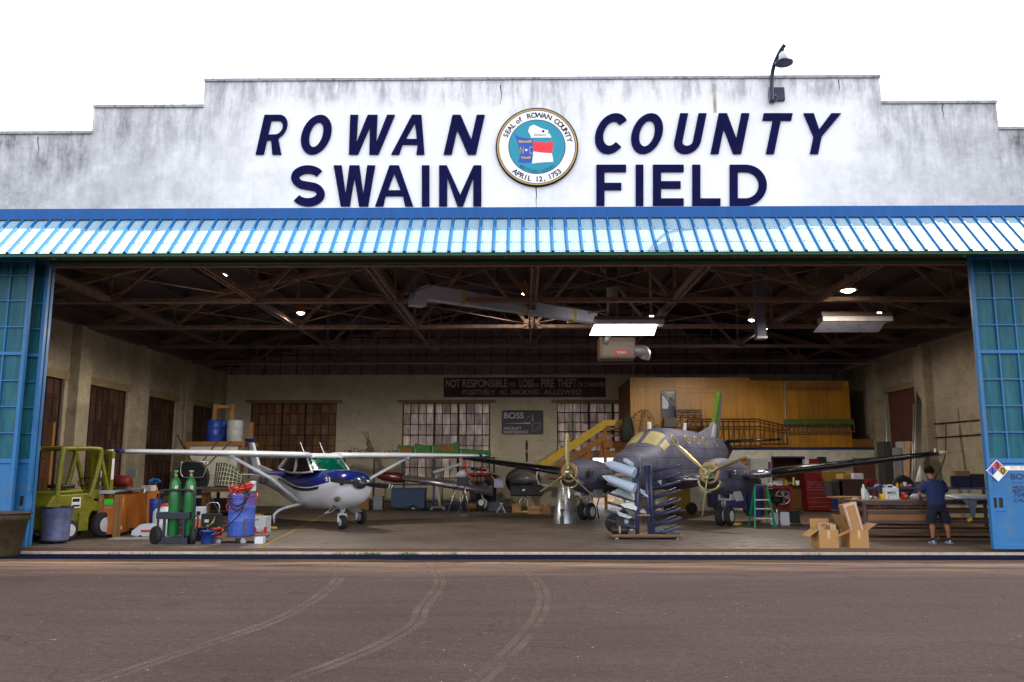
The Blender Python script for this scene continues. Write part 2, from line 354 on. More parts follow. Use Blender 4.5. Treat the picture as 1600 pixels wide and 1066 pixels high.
M_ypaint = M('worn_yellow_line', (0.30,0.20,0.03), 0.8, dirt=(0.09,0.07,0.055), dirt_amt=0.5, scale=3)
ribbon([G(395,862,FZ), G(470,824,FZ), G(515,800,FZ)], 0.09, FZ+0.004, (0,)).build('worn_floor_line', M_ypaint, hfloor, fix=False)
M_red_line = M('faded_red_line', (0.22,0.05,0.03), 0.8, dirt=(0.09,0.07,0.055), dirt_amt=0.4)
ribbon([G(430,792,FZ), G(640,797,FZ), G(1000,800,FZ), G(1120,801,FZ)], 0.16, FZ+0.004, (0,)).build('worn_floor_line', M_red_line, hfloor, fix=False)

# ---------------------------------------------------------------- the hangar building
hangar = thing('hangar_building', 'old stucco and brick aircraft hangar with stepped white parapet and wide open front', 'hangar')
def stucco_mat():
    m, nt, b = _nt('facade_stucco'); tc = N(nt, 'ShaderNodeTexCoord'); o = tc.outputs['Object']
    sp = N(nt, 'ShaderNodeSeparateXYZ'); L(nt, o, sp.inputs[0])
    dx = math_n(nt, 'ABSOLUTE', math_n(nt, 'SUBTRACT', sp.outputs[0], None, v1=0.4))
    s1 = math_n(nt, 'LESS_THAN', dx, None, v1=9.42); s2 = math_n(nt, 'LESS_THAN', dx, None, v1=7.1)
    top = math_n(nt, 'ADD', math_n(nt, 'MULTIPLY', s1, None, v1=0.575), math_n(nt, 'MULTIPLY', s2, None, v1=0.575))
    dz = math_n(nt, 'SUBTRACT', math_n(nt, 'ADD', top, None, v1=8.56), sp.outputs[2])       # metres below the coping
    mp = N(nt, 'ShaderNodeMapping'); mp.inputs['Scale'].default_value = (2.2, 2.2, 0.45); L(nt, o, mp.inputs[0])
    strk = N(nt, 'ShaderNodeTexNoise', ins={'Scale': 1.5, 'Detail': 9.0, 'Roughness': 0.75}); L(nt, mp.outputs[0], strk.inputs[0])
    bl = N(nt, 'ShaderNodeTexNoise', ins={'Scale': 1.3, 'Detail': 10.0, 'Roughness': 0.78}); L(nt, o, bl.inputs[0])
    near = N(nt, 'ShaderNodeMapRange', ins={1: 0.0, 2: 1.5, 3: 1.0, 4: 0.12}); L(nt, dz, near.inputs[0])
    out = N(nt, 'ShaderNodeMapRange', ins={1: 5.0, 2: 10.5, 3: 0.0, 4: 0.5}); L(nt, dx, out.inputs[0])  # greyer towards the ends: grime, with the dimming there painted in
    sr = N(nt, 'ShaderNodeMapRange', ins={1: 0.45, 2: 0.78, 3: 0.0, 4: 1.0}); L(nt, strk.outputs[0], sr.inputs[0])
    br = N(nt, 'ShaderNodeMapRange', ins={1: 0.36, 2: 0.68, 3: 0.0, 4: 0.75}); L(nt, bl.outputs[0], br.inputs[0])
    g = math_n(nt, 'ADD', math_n(nt, 'MULTIPLY', near.outputs[0], sr.outputs[0]), math_n(nt, 'MULTIPLY', out.outputs[0], br.outputs[0]))
    g = math_n(nt, 'ADD', g, math_n(nt, 'MULTIPLY', br.outputs[0], None, v1=0.22))
    g = math_n(nt, 'ADD', g, math_n(nt, 'MULTIPLY', out.outputs[0], None, v1=0.45))
    # repainted patch behind the lettering, ragged edge
    def box_mask(cx, cz, hx, hz, soft=0.35):
        ax = math_n(nt, 'SUBTRACT', math_n(nt, 'ABSOLUTE', math_n(nt, 'SUBTRACT', sp.outputs[0], None, v1=cx)), None, v1=hx)
        az = math_n(nt, 'SUBTRACT', math_n(nt, 'ABSOLUTE', math_n(nt, 'SUBTRACT', sp.outputs[2], None, v1=cz)), None, v1=hz)
        d = math_n(nt, 'MAXIMUM', ax, az); d = math_n(nt, 'ADD', d, math_n(nt, 'MULTIPLY_ADD', bl.outputs[0], None, v1=0.9, v2=-0.45))
        r = N(nt, 'ShaderNodeMapRange', ins={1: 0.0, 2: soft, 3: 1.0, 4: 0.0}); L(nt, d, r.inputs[0]); return r.outputs[0]
    p = math_n(nt, 'MAXIMUM', box_mask(-2.95, 8.5, 2.55, 0.55), box_mask(4.1, 8.55, 2.7, 0.55))
    p = math_n(nt, 'MAXIMUM', p, math_n(nt, 'MAXIMUM', box_mask(-2.4, 7.35, 2.2, 0.6), box_mask(3.6, 7.35, 2.0, 0.6)))
    g = math_n(nt, 'MULTIPLY', g, math_n(nt, 'MULTIPLY_ADD', p, None, v1=-0.85, v2=1.0), clamp=True)
    cr = N(nt, 'ShaderNodeValToRGB'); e = cr.color_ramp.elements; e[0].position = 0.0; e[0].color = (0.88,0.89,0.92,1); e[1].position = 1.0; e[1].color = (0.13,0.13,0.14,1)
    k = cr.color_ramp.elements.new(0.35); k.color = (0.54,0.555,0.58,1)
    L(nt, g, cr.inputs[0])
    # pits and chips
    v = N(nt, 'ShaderNodeTexNoise', ins={'Scale': 14.0, 'Detail': 4.0, 'Roughness': 0.6}); L(nt, o, v.inputs[0])
    vr = N(nt, 'ShaderNodeMapRange', ins={1: 0.71, 2: 0.75, 3: 0.0, 4: 0.8}); L(nt, v.outputs[0], vr.inputs[0])
    mx = N(nt, 'ShaderNodeMixRGB'); mx.inputs[2].default_value = (0.1,0.1,0.11,1); L(nt, vr.outputs[0], mx.inputs[0]); L(nt, cr.outputs[0], mx.inputs[1])
    L(nt, mx.outputs[0], b.inputs['Base Color']); b.inputs['Roughness'].default_value = 0.9
    n4 = N(nt, 'ShaderNodeTexNoise', ins={'Scale': 26.0, 'Detail': 8.0, 'Roughness': 0.7}); L(nt, o, n4.inputs[0])
    bp = N(nt, 'ShaderNodeBump', ins={'Strength': 0.45, 'Distance': 0.012}); L(nt, n4.outputs[0], bp.inputs['Height']); L(nt, bp.outputs[0], b.inputs['Normal'])
    return m
M_stucco = stucco_mat()
ZB = 5.97
steps = [(-14.2,8.56),(-9.01,8.56),(-9.0,9.135),(-6.7,9.135),(-6.69,9.71),(7.49,9.71),(7.5,9.13),(9.86,9.13),(9.87,8.555),(14.75,8.555)]
fac = [(-14.2, ZB)] + steps + [(14.75, ZB)]
MB().prism(fac, 0.0, 0.3).build('parapet_wall', M_stucco, hangar)
M_cope = M('coping', (0.36,0.37,0.40), 0.8, dirt=(0.05,0.05,0.06), dirt_amt=0.6, scale=6)
cp = MB()
for a, b_ in ((0,1),(2,3),(4,5),(6,7),(8,9)):
    cp.bx(steps[a][0]-0.01, steps[b_][0]+0.012, -0.035, 0.33, steps[a][1]+0.002, steps[a][1]+0.06)
cp.build('coping', M_cope, hangar)
# rust and crack stains are thin plaster runs on the wall face
M_runs = M('rust_run', (0.50,0.46,0.38), 0.9, dirt=(0.16,0.10,0.05), dirt_amt=0.6, scale=5, stretch=(3,3,0.3))
rr = MB(); 
pa, pb = A(1113,129,-0.003), A(1120,176,-0.003); rr.bx(pa.x, pb.x, -0.004, 0.0, pb.z, pa.z-0.03)
rr.build('plaster_run', M_runs, hangar)
M_crk = M('crack_dark', (0.06,0.06,0.07), 0.9)
for px, py, ln, sw in ((783,133,30,3),(1311,124,22,2),(1473,163,24,4),(838,292,34,-1),(60,214,30,2)):
    pts = [A(px+sw*0.35*math.sin(i*1.1+px)+random.uniform(-.5,.5), py+ln*i/7, -0.001) for i in range(8)]; ck = MB()
    for i in range(7):
        w_ = 0.012*(1-i/7)+0.002; a_, b_ = pts[i], pts[i+1]; ck.add([(a_.x-w_,-0.002,a_.z),(a_.x+w_,-0.002,a_.z),(b_.x+w_*0.8,-0.002,b_.z),(b_.x-w_*0.8,-0.002,b_.z)], [(0,1,2,3)])
    ck.build('wall_crack', M_crk, hangar, fix=False)
# side walls of the facade below the parapet line are behind the sliding doors; returns at the far corners
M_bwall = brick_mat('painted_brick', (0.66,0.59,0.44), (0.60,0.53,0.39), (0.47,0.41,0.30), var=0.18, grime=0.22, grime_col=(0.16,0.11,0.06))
M_swall = brick_mat('dimmed_painted_brick', (0.44,0.37,0.26), (0.39,0.33,0.23), (0.29,0.24,0.17), var=0.25, grime=0.35, grime_col=(0.10,0.07,0.045))  # darker copy of the wall paint: dimness of the side walls put into the colour
M_bdark = brick_mat('gable_brick', (0.34,0.22,0.25), (0.27,0.17,0.20), (0.17,0.11,0.14), var=0.3)
M_lint = M('lintel', (0.30,0.22,0.12), 0.85, dirt=(0.12,0.08,0.05), scale=2)
M_mull = M('rusty_window_steel', (0.035,0.02,0.016), 0.7, dirt=(0.09,0.035,0.015), scale=5)
WZ = 6.0                                   # eaves of the brick walls
PY = [0.75, 4.8, 8.85, 12.95, 17.05]       # pilasters and trusses
def walled(mb, along, fixed0, fixed1, a0, a1, z0, z1, holes):
    """upright wall along 'x' or 'y' with rectangular openings, pieces butted together"""
    def put(p0, p1, q0, q1):
        if p1-p0 < 1e-3 or q1-q0 < 1e-3: return
        if along == 'x': mb.bx(p0, p1, fixed0, fixed1, q0, q1)
        else: mb.bx(fixed0, fixed1, p0, p1, q0, q1)
    cur = a0
    for h0, h1, hz0, hz1 in sorted(holes):
        put(cur, h0, z0, z1); put(h0, h1, z0, hz0); put(h0, h1, hz1, z1); cur = h1
    put(cur, a1, z0, z1)
LW_H = A(121,577, PY[2]+0.5).z - 0.02; print('left window head', LW_H, 'lintel back', A(335,627,20).z)
LW_H = 4.30; LW_S = 0.75
lh = [(y+0.47, y+3.5, LW_S, LW_H) for y in PY]
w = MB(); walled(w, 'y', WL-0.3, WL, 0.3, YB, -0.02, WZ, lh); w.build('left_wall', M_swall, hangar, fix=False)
bw_head = A(460,630,YB).z; bw_x = [(A(392,640,YB).x, A(526,640,YB).x), (A(629,640,YB).x, A(766,640,YB).x), (A(870,640,YB).x, A(1008,640,YB).x)]
BW_S = 1.25
bd = (A(926,700,YB).x, A(990,700,YB).x, 0.0, 2.15)       # back door standing open to daylight, under the last window
bh = [(bw_x[0][0], bw_x[0][1], BW_S, bw_head), (bw_x[1][0], bw_x[1][1], BW_S, bw_head)]
w = MB(); walled(w, 'x', YB, YB+0.3, WL-0.3, bw_x[2][0], -0.02, WZ-0.1, bh)
w.bx(bw_x[2][0], bd[0], YB, YB+0.3, -0.02, 2.45); w.bx(bd[1], bw_x[2][1], YB, YB+0.3, -0.02, 2.45); w.bx(bd[0], bd[1], YB, YB+0.3, bd[3], 2.45)
w.bx(bw_x[2][0], bw_x[2][1], YB, YB+0.3, bw_head, WZ-0.1); w.bx(bw_x[2][1], WR+0.3, YB, YB+0.3, -0.02, WZ-0.1)
w.build('back_wall', M_bwall, hangar, fix=False)
rh = (PY[3]+0.47, PY[3]+3.5, 0.9, 4.6)
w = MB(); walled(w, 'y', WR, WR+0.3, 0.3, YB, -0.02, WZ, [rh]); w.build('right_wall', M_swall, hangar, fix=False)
M_rbrick = brick_mat('red_brick', (0.15,0.035,0.022), (0.10,0.026,0.02), (0.14,0.09,0.07), var=0.3)
MB().bx(WR+0.12, WR+0.28, rh[0], rh[1], rh[2], rh[3]).build('bricked_up_window', M_rbrick, hangar)
# front corner returns
w = MB(); w.bx(-14.2, WL-0.001, 0.3, 0.299+0.3, 0, WZ); w.bx(-14.2, -13.2, 0.02, 0.3, 0, ZB); w.bx(14.0, 14.75, 0.02, 0.3, 0, ZB); w.build('corner_pier', M_stucco, hangar)
for side, X in ((-1, WL), (1, WR)):
    for y in PY[1:] + [YB-0.36]:
        a, b_ = (X-0.05, X+0.32) if side < 0 else (X-0.32, X+0.05)
        MB().bx(a, b_, y-0.36, y+0.36, 0, WZ-0.02).build('pilaster', M_swall, hangar, bevel=0.01)
for x in (A(320,640,YB).x-1.9, A(585,640,YB).x, A(818,640,YB).x+0.0):
    pass
for y0, y1, z0, z1 in lh: MB().bx(WL-0.02, WL+0.03, y0-0.1, y1+0.2, z1, z1+0.24).build('lintel', M_lint, hangar)
lt = MB(); lt.bx(WR-0.03, WR+0.02, rh[0]-0.1, rh[1]+0.1, rh[3], rh[3]+0.22)
for x0, x1 in bw_x: MB().bx(x0-0.25, x1+0.25, YB-0.03, YB+0.02, bw_head, bw_head+0.14).build('lintel', M_lint, hangar)
lt.build("lintel", M_lint, hangar)
# windows --------------------------------------------------------
def pane_mat(name, c1, c2, w, h, trans=0.5, x0=0.0, z0=0.0, glint=0.0):
    m, nt, b = _nt(name); tc, sp, cb = wall_vec(nt)
    mp = N(nt, 'ShaderNodeMapping'); mp.inputs['Location'].default_value = (-x0, -z0, 0); L(nt, cb.outputs[0], mp.inputs[0])
    br = N(nt, 'ShaderNodeTexBrick', offset=0.0, ins={'Color1': c4(c1), 'Color2': c4(c2), 'Mortar': c4(c2), 'Scale': 1.0, 'Mortar Size': 0.0, 'Brick Width': w, 'Row Height': h, 'Bias': -0.1}); L(nt, mp.outputs[0], br.inputs[0])
    mp2 = N(nt, 'ShaderNodeMapping'); mp2.inputs['Scale'].default_value = (5, 5, 1.2); L(nt, tc.outputs['Object'], mp2.inputs[0])
    n = N(nt, 'ShaderNodeTexNoise', ins={'Scale': 1.3, 'Detail': 7.0, 'Roughness': 0.7}); L(nt, mp2.outputs[0], n.inputs[0])
    r = N(nt, 'ShaderNodeMapRange', ins={1: 0.3, 2: 0.7, 3: 0.55, 4: 1.35}); L(nt, n.outputs[0], r.inputs[0])
    sc = N(nt, 'ShaderNodeVectorMath', operation='SCALE'); L(nt, br.outputs[0], sc.inputs[0]); L(nt, r.outputs[0], sc.inputs['Scale'])
    L(nt, sc.outputs[0], b.inputs['Base Color']); b.inputs['Roughness'].default_value = 0.35
    t = N(nt, 'ShaderNodeBsdfTranslucent'); L(nt, sc.outputs[0], t.inputs[0])
    mx = N(nt, 'ShaderNodeMixShader'); mx.inputs[0].default_value = trans; L(nt, b.outputs[0], mx.inputs[1]); L(nt, t.outputs[0], mx.inputs[2])
    L(nt, mx.outputs[0], nt.nodes['Material Output'].inputs[0]); return m
def win_back(x0, x1, pm, cols=(4,3,4), rows=5, z0=BW_S, z1=None, lit=False):
    z1 = z1 or bw_head; n = sum(cols); cw = (x1-x0)/n; y = YB+0.1; f = MB(); k = 0
    for i in range(n+1):
        big = k in (0, n) or i in (cols[0], cols[0]+cols[1]); t = 0.045 if big else 0.014
        f.bx(x0+i*cw-t, x0+i*cw+t, y-0.03-(0.02 if big else 0), y+0.03, z0, z1); k += 1
    rh_ = (z1-z0)/rows
    for j in range(rows+1):
        t = 0.022 if j in (0, 2, 4, rows) else 0.013
        f.bx(x0, x1, y-0.028, y+0.028, z0+j*rh_-t, z0+j*rh_+t)
    fr = f.build('window_frame', M_mull, hangar, fix=False)
    MB().bx(x0, x1, y-0.004, y+0.004, z0, z1).build('glazing', pm, fr)
w0 = (bw_x[0][1]-bw_x[0][0])/11; rz = (bw_head-BW_S)/7
P1 = pane_mat('dusty_tan_glass', (0.26,0.17,0.105), (0.17,0.11,0.07), w0, rz, 0.55, bw_x[0][0], BW_S)
P2 = pane_mat('dusty_pink_glass', (0.60,0.53,0.50), (0.30,0.25,0.23), w0, rz, 0.6, bw_x[1][0], BW_S)
P3 = pane_mat('left_dusty_glass', (0.17,0.09,0.06), (0.05,0.026,0.018), 0.38, 0.62, 0.4, 0, LW_S)
win_back(*bw_x[0], P1, rows=7); win_back(*bw_x[1], P2, rows=7); win_back(*bw_x[2], P2, rows=5, z0=2.45)
for y0, y1, z0, z1 in lh:
    f = MB(); n = 8; cw = (y1-y0)/n; X = WL-0.12
    for i in range(n+1):
        t = 0.045 if i in (0, 3, 5, n) else 0.013; f.bx(X-0.03, X+(0.05 if t > 0.02 else 0.028), y0+i*cw-t, y0+i*cw+t, z0, z1)
    for j in range(7):
        t = 0.022 if j in (0, 2, 4, 6) else 0.012; f.bx(X-0.026, X+0.026, y0, y1, z0+j*(z1-z0)/6-t, z0+j*(z1-z0)/6+t)
    fr = f.build('window_frame', M_mull, hangar, fix=False)
    MB().bx(X-0.004, X+0.004, y0, y1, z0, z1).build('glazing', P3, fr)
# roof -----------------------------------------------------------
def roof_z(x): return 6.05 + 2.45*max(0.0, 1-((x-0.3)/14.3)**2)
M_deck = wood_mat('dark_roof_boards', (0.075,0.042,0.045), (0.035,0.02,0.024), axis='x')
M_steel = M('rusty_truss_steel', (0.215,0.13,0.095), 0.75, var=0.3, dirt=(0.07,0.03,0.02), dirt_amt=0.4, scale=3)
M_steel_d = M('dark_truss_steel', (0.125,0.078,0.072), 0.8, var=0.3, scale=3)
rf = MB(); xs = [WL-0.4+(WR-WL+0.8)*i/24 for i in range(25)]
rings = []
poly = [(x, roof_z(x)) for x in xs] + [(x, roof_z(x)+0.15) for x in reversed(xs)]
for i in range(24):
    a, b_ = xs[i], xs[i+1]
    rf.add([(a,0.31,roof_z(a)),(b_,0.31,roof_z(b_)),(b_,YB+0.3,roof_z(b_)),(a,YB+0.3,roof_z(a)),(a,0.31,roof_z(a)+0.15),(b_,0.31,roof_z(b_)+0.15),(b_,YB+0.3,roof_z(b_)+0.15),(a,YB+0.3,roof_z(a)+0.15)],
           [(0,3,2,1),(4,5,6,7),(0,1,5,4),(2,3,7,6)])
rf.build('roof_deck', M_deck, hangar)
g = MB()
g.prism([(WL-0.3, WZ-0.1), (WL-0.3, 6.15)] + [(x, roof_z(x)+0.1) for x in xs[1:-1]] + [(WR+0.3, 6.15), (WR+0.3, WZ-0.1)], YB+0.02, YB+0.28)
g.build('back_gable', M_bdark, hangar)
g = MB()
for i in range(38):
    x = WL+0.5+i*0.74
    if x < WR-0.3: g.bx(x-0.02, x+0.02, YB-0.03, YB+0.015, WZ-0.08, roof_z(x)-0.05)
for z in (6.8, 7.6): g.bx(-9 if z > 7 else -12, 9.5 if z > 7 else 12.5, YB-0.05, YB-0.031, z-0.03, z+0.03)
g.build('gable_studs', M_deck, hangar)
for i in range(1, 24, 1):                      # purlins
    x = xs[i]
    MB().bx(x-0.05, x+0.05, 0.35, YB-0.1, roof_z(x)-0.2, roof_z(x)-0.005).build('purlin', M_deck, hangar)
CH = A(618,470,PY[1]).z; print('chord z', CH, [A(700,y,PY[k]).z for k, y in ((1,470),(2,513),(3,545),(4,563))])
JX = [0.3+3.55*k for k in (-3,-2,-1,0,1,2,3)]
print('joint x', [round(A(x,468,PY[1]).x,2) for x in (172,399,617,833,1055,1279)])
JX = [A(x,468,PY[1]).x for x in (172,399,617,833,1055,1279)]; JX = [JX[0]-3.5] + JX + [JX[-1]+3.5]
def truss(y, mats):
    t = MB(); z = CH
    t.bx(WL+0.05, WR-0.05, y-0.12, y-0.03, z-0.05, z+0.05); t.bx(WL+0.05, WR-0.05, y+0.03, y+0.12, z-0.05, z+0.05)
    top = lambda x: roof_z(x)-0.3
    for a, b_ in zip(xs[:-1], xs[1:]):
        if a < WL or b_ > WR: continue
        t.beam((a, y, top(a)), (b_, y, top(b_)), 0.2, 0.16)
    for i, x in enumerate(JX):
        if not WL+0.2 < x < WR-0.2: continue
        t.beam((x, y, z), (x, y, top(x)), 0.07, 0.07)
        for s in (-1, 1):
            x2 = x + s*1.2
            if WL < x2 < WR and top(x2) > z+0.25: t.beam((x+s*0.1, y, z+0.06), (x+s*1.75 if abs(x) < 9 else x2, y, top(x+s*1.75 if abs(x) < 9 else x2)), 0.09, 0.09)
        t.prism([(x-0.3, z-0.07), (x+0.3, z-0.07), (x+0.2, z+0.2), (x, z+0.26), (x-0.2, z+0.2)], y-0.128, y-0.122)
        for dx_ in (-0.2,-0.1,0.0,0.1,0.2): t.ball((x+dx_, y-0.13, z), 0.018, 4); t.ball((x+dx_*0.6, y-0.13, z+0.12), 0.018, 4)
    t.build('roof_truss', mats, hangar, fix=False)
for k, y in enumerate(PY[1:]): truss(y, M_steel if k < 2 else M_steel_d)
ys = [0.45] + PY[1:] + [YB]
for x in JX[1:-1]:                        # longitudinal struts at bottom chord level
    for k in range(len(ys)-1):
        y0, y1 = ys[k]+0.14, ys[k+1]-0.14
        if k >= 2: 
            if k == 2: MB().beam((x, y0, CH+0.02), (x, y1, CH+0.02), 0.06, 0.06).build('tie_strut', M_steel_d, hangar)
            continue
        b_ = MB()
        b_.beam((x-0.07, y0, CH+0.03), (x-0.07, y1, CH+0.03), 0.045, 0.13); b_.beam((x+0.07, y0, CH+0.03), (x+0.07, y1, CH+0.03), 0.045, 0.13)
        n = 14
        for i in range(n): 
            ya = y0+(y1-y0)*i/n; yb = y0+(y1-y0)*(i+1)/n; s = 1 if i % 2 else -1
            b_.beam((x-0.06*s, ya, CH-0.03), (x+0.06*s, yb, CH-0.03), 0.03, 0.008)
        b_.build('tie_strut', M_steel if k == 0 else M_steel_d, hangar, fix=False)
for i in range(1, len(JX)-2):            # crossed rods in the same plane
    for k in range(0, 2):
        y0, y1 = ys[k]+0.1, ys[k+1]-0.1; zz = CH+0.05
        MB().tube([(JX[i], y0, zz), (JX[i+1], y1, zz)], 0.014, 6).build('brace_rod', M_steel, hangar)
        MB().tube([(JX[i+1], y0, zz+0.03), (JX[i], y1, zz+0.03)], 0.014, 6).build('brace_rod', M_steel, hangar)
# header beam and door track, awning
M_green = M('green_header_paint', (0.008,0.085,0.035), 0.6, dirt=(0.02,0.03,0.015), scale=2)
z1, z0 = A(800,399,0.32).z, A(800,410,0.32).z
MB().bx(-13.2, 14.0, 0.318, 0.45, z0, z1+0.12).build('header_beam', M_green, hangar)
z2 = A(800,413,0.5).z
MB().bx(-13.2, 14.0, 0.46, 0.62, z2-0.03, z2+0.09).build('door_track', M_steel, hangar)
MB().bx(-13.6, 14.2, 0.02, 0.30, ZB-0.05, ZB-0.002).build('soffit', M_steel_d, hangar)
def awn_mat(name, c):
    m, nt, b = _nt(name); tc = N(nt, 'ShaderNodeTexCoord')
    mp = N(nt, 'ShaderNodeMapping'); mp.inputs['Scale'].default_value = (5, 0.5, 0.5); L(nt, tc.outputs['Object'], mp.inputs[0])
    n = N(nt, 'ShaderNodeTexNoise', ins={'Scale': 1.0, 'Detail': 6.0, 'Roughness': 0.6}); L(nt, mp.outputs[0], n.inputs[0])
    r = N(nt, 'ShaderNodeMapRange', ins={1: 0.3, 2: 0.7, 3: 0.86, 4: 1.12}); L(nt, n.outputs[0], r.inputs[0])
    sc = N(nt, 'ShaderNodeVectorMath', operation='SCALE'); sc.inputs[0].default_value = c; L(nt, r.outputs[0], sc.inputs['Scale']); L(nt, sc.outputs[0], b.inputs['Base Color'])
    b.inputs['Roughness'].default_value = 0.42; b.inputs['Specular IOR Level'].default_value = 0.3; b.inputs['Metallic'].default_value = 0.1
    return m
M_awn = awn_mat('blue_sheet_metal', (0.25,0.38,0.48)); M_fas = awn_mat('blue_flashing', (0.003,0.085,0.30))
AZ0 = A(800,342,-0.03).z; AY = -0.9; AZ1 = A(800,394,AY).z; print('awning', AZ0, AZ1)
fz = A(800,325,0).z
fm = MB(); fm.bx(-14.0, 14.6, -0.05, -0.002, AZ0+0.03, fz); fm.bx(-14.0, 14.6, -0.075, -0.0505, AZ0+0.005, AZ0+0.05)
fm.build('awning_flashing', M_fas, hangar)
aw = MB(); pitch_m = 0.2855; prof = []
x = -14.0
while x < 14.5:                             # one rib and a lightly fluted pan per module
    prof += [(x, 0), (x+0.022, 0.038), (x+0.05, 0.038), (x+0.072, 0)]
    for q in (0.115, 0.16, 0.205, 0.25): prof += [(x+q-0.006, 0), (x+q, 0.007), (x+q+0.006, 0)]
    x += pitch_m
nrm = Vector((0, AZ1-AZ0, -(AY+0.03))).normalized(); nrm = Vector((0, -(AZ0-AZ1), -(AY+0.03))).normalized()
def awp(x, h, t): 
    p = Vector((x, -0.03+(AY+0.03)*t, AZ0+(AZ1-AZ0)*t)) + nrm*h; return p
n = len(prof); vs = [awp(x, h, 0) for x, h in prof] + [awp(x, h, 1) for x, h in prof]
vs += [p - nrm*0.004 for p in vs]
fs = [(i, i+1, n+i+1, n+i) for i in range(n-1)] + [(2*n+i, 3*n+i, 3*n+i+1, 2*n+i+1) for i in range(n-1)] + [(n+i, n+i+1, 3*n+i+1, 3*n+i) for i in range(n-1)]
aw.add(vs, fs); aw.mi = [1 if (i % (n-1)) % 16 < 3 else 0 for i in range(2*(n-1))] + [1]*(n-1); aw.build('awning_sheet', [M_awn, awn_mat('blue_rib', (0.006,0.11,0.30))], hangar, fix=False)  # ribs and edge in deeper blue, painting in the ribs' shaded sides
pu = MB()
for t in (0.35, 0.72, 0.97):
    p = awp(0, -0.05, t); pu.bx(-14, 14.5, p.y-0.04, p.y+0.04, p.z-0.05, p.z+0.04)
x = -13.5
while x < 14: a = awp(x, -0.07, 0.0); b_ = awp(x, -0.07, 1); pu.beam(a+Vector((0,0,-0.06)), b_+Vector((0,0.03,-0.03)), 0.07, 0.07); x += 2.2
pu.build('awning_frame', M_green, hangar)
sc_ = MB()
x = -14.0+0.036
while x < 14.4:
    for t in (0.33, 0.7): p = awp(x+0.06, 0.002, t); sc_.ball(p, 0.012, 3)
    x += pitch_m
sc_.build('awning_screws', M_steel_d, hangar, fix=False)
# rails in front of the slab
M_rail = M('rusty_rail', (0.12,0.055,0.03), 0.75, dirt=(0.05,0.03,0.025), scale=8)
for y in (0.09, 0.36, 0.63): MB().bx(-13.2, 14.0, y-0.025, y+0.025, FZ, FZ+0.022).build('floor_rail', M_rail, hangar)
M_conc = M('pale_kerb_concrete', (0.42,0.38,0.31), 0.9, dirt=(0.12,0.09,0.06), scale=6)
tag(MB().bx(-13.6, 14.2, -0.07, -0.001, -0.3, FZ+0.018).build('threshold_kerb', M_conc, bevel=0.01), kind='structure')
# weeds in the joint
wd = MB()
for cx, wdt, k in ((575,22,50),(638,16,46),(530,30,14),(700,40,20),(170,10,10),(1268,30,10),(215,40,8)):
    c = G(cx, 867.5)
    for i in range(k):
        x = c.x + random.gauss(0, wdt/160); h = random.uniform(0.03, 0.10); a = random.uniform(-0.05, 0.05); y = random.uniform(-0.12,-0.075)
        wd.add([(x-0.006,y,0.0),(x+0.006,y,0.0),(x+a,y-random.uniform(0,0.04),h)], [(0,1,2)])
M_weed = M('weed_green', (0.06,0.13,0.02), 0.7)
tag(wd.build('weeds', M_weed, fix=False), 'low green weeds sprouting from the joint in front of the hangar threshold', 'weeds', kind='stuff')
# ---------------------------------------------------------------- office block and mezzanine
OY = 17.05; OX = 4.35; OZ = A(1250,699,OY).z; OT = A(1100,590,OY).z; OXR = A(1328,640,OY).x
office = thing('office_block', 'plywood loft room above white painted shop office at the right rear of the hangar', 'office')
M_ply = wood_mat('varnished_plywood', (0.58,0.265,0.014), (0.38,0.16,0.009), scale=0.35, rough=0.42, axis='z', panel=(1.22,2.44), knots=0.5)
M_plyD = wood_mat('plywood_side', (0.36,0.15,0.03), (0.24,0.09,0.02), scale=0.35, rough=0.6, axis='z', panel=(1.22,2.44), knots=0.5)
M_owhite = M('office_white_wall', (0.60,0.58,0.50), 0.8, dirt=(0.3,0.26,0.2), scale=1.2)
ox0 = A(1110,740,OY).x; dr = (A(1209,750,OY).x, A(1256,750,OY).x, 0.0, A(1230,716,OY).z); d2 = (A(1334,750,OY).x, A(1371,750,OY).x, 0.0, A(1350,716,OY).z)
w = MB(); walled(w, 'x', OY, OY+0.12, ox0-2.2, WR, FZ, OZ-0.1, [dr, d2]); w.build('wall', M_owhite, office, fix=False)
MB().bx(OX, WR, OY-0.03, OY+0.14, OZ-0.1, OZ).build('blue_trim', M('navy_trim', (0.01,0.02,0.09), 0.5), office)
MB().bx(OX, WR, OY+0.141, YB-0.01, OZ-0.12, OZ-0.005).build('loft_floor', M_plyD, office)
st = A(1172,600,OY).x; MB().bx(OX, st, OY-0.02, OY+0.08, OZ+0.004, OT).build('plywood_wall', M_ply, office)
MB().bx(st+0.002, A(1224,600,OY).x, OY+0.0, OY+0.08, OZ+0.004, OT-0.13).build('plywood_wall', M_ply, office)
xx = A(1224,600,OY).x; MB().bx(xx+0.002, OXR, OY-0.03, OY+0.08, OZ+0.004, OT-0.15).build('plywood_wall', M_ply, office)
MB().bx(OX, st-0.4, OY-0.045, OY-0.022, OT-0.62, OT-0.04).build('plywood_fascia', M_ply, office)
MB().bx(xx+0.1, OXR-0.25, OY-0.055, OY-0.032, OT-0.55, OT-0.2).build('plywood_fascia', M_plyD, office)
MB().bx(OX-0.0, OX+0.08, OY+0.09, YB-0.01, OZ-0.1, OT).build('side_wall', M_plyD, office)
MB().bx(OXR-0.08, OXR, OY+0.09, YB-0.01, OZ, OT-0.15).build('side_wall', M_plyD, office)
MB().bx(OXR+0.01, WR-0.01, OY+0.02, OY+0.1, OZ, OZ+0.32).build('kick_board', M_plyD, office)
fm = MB(); t = 0.07
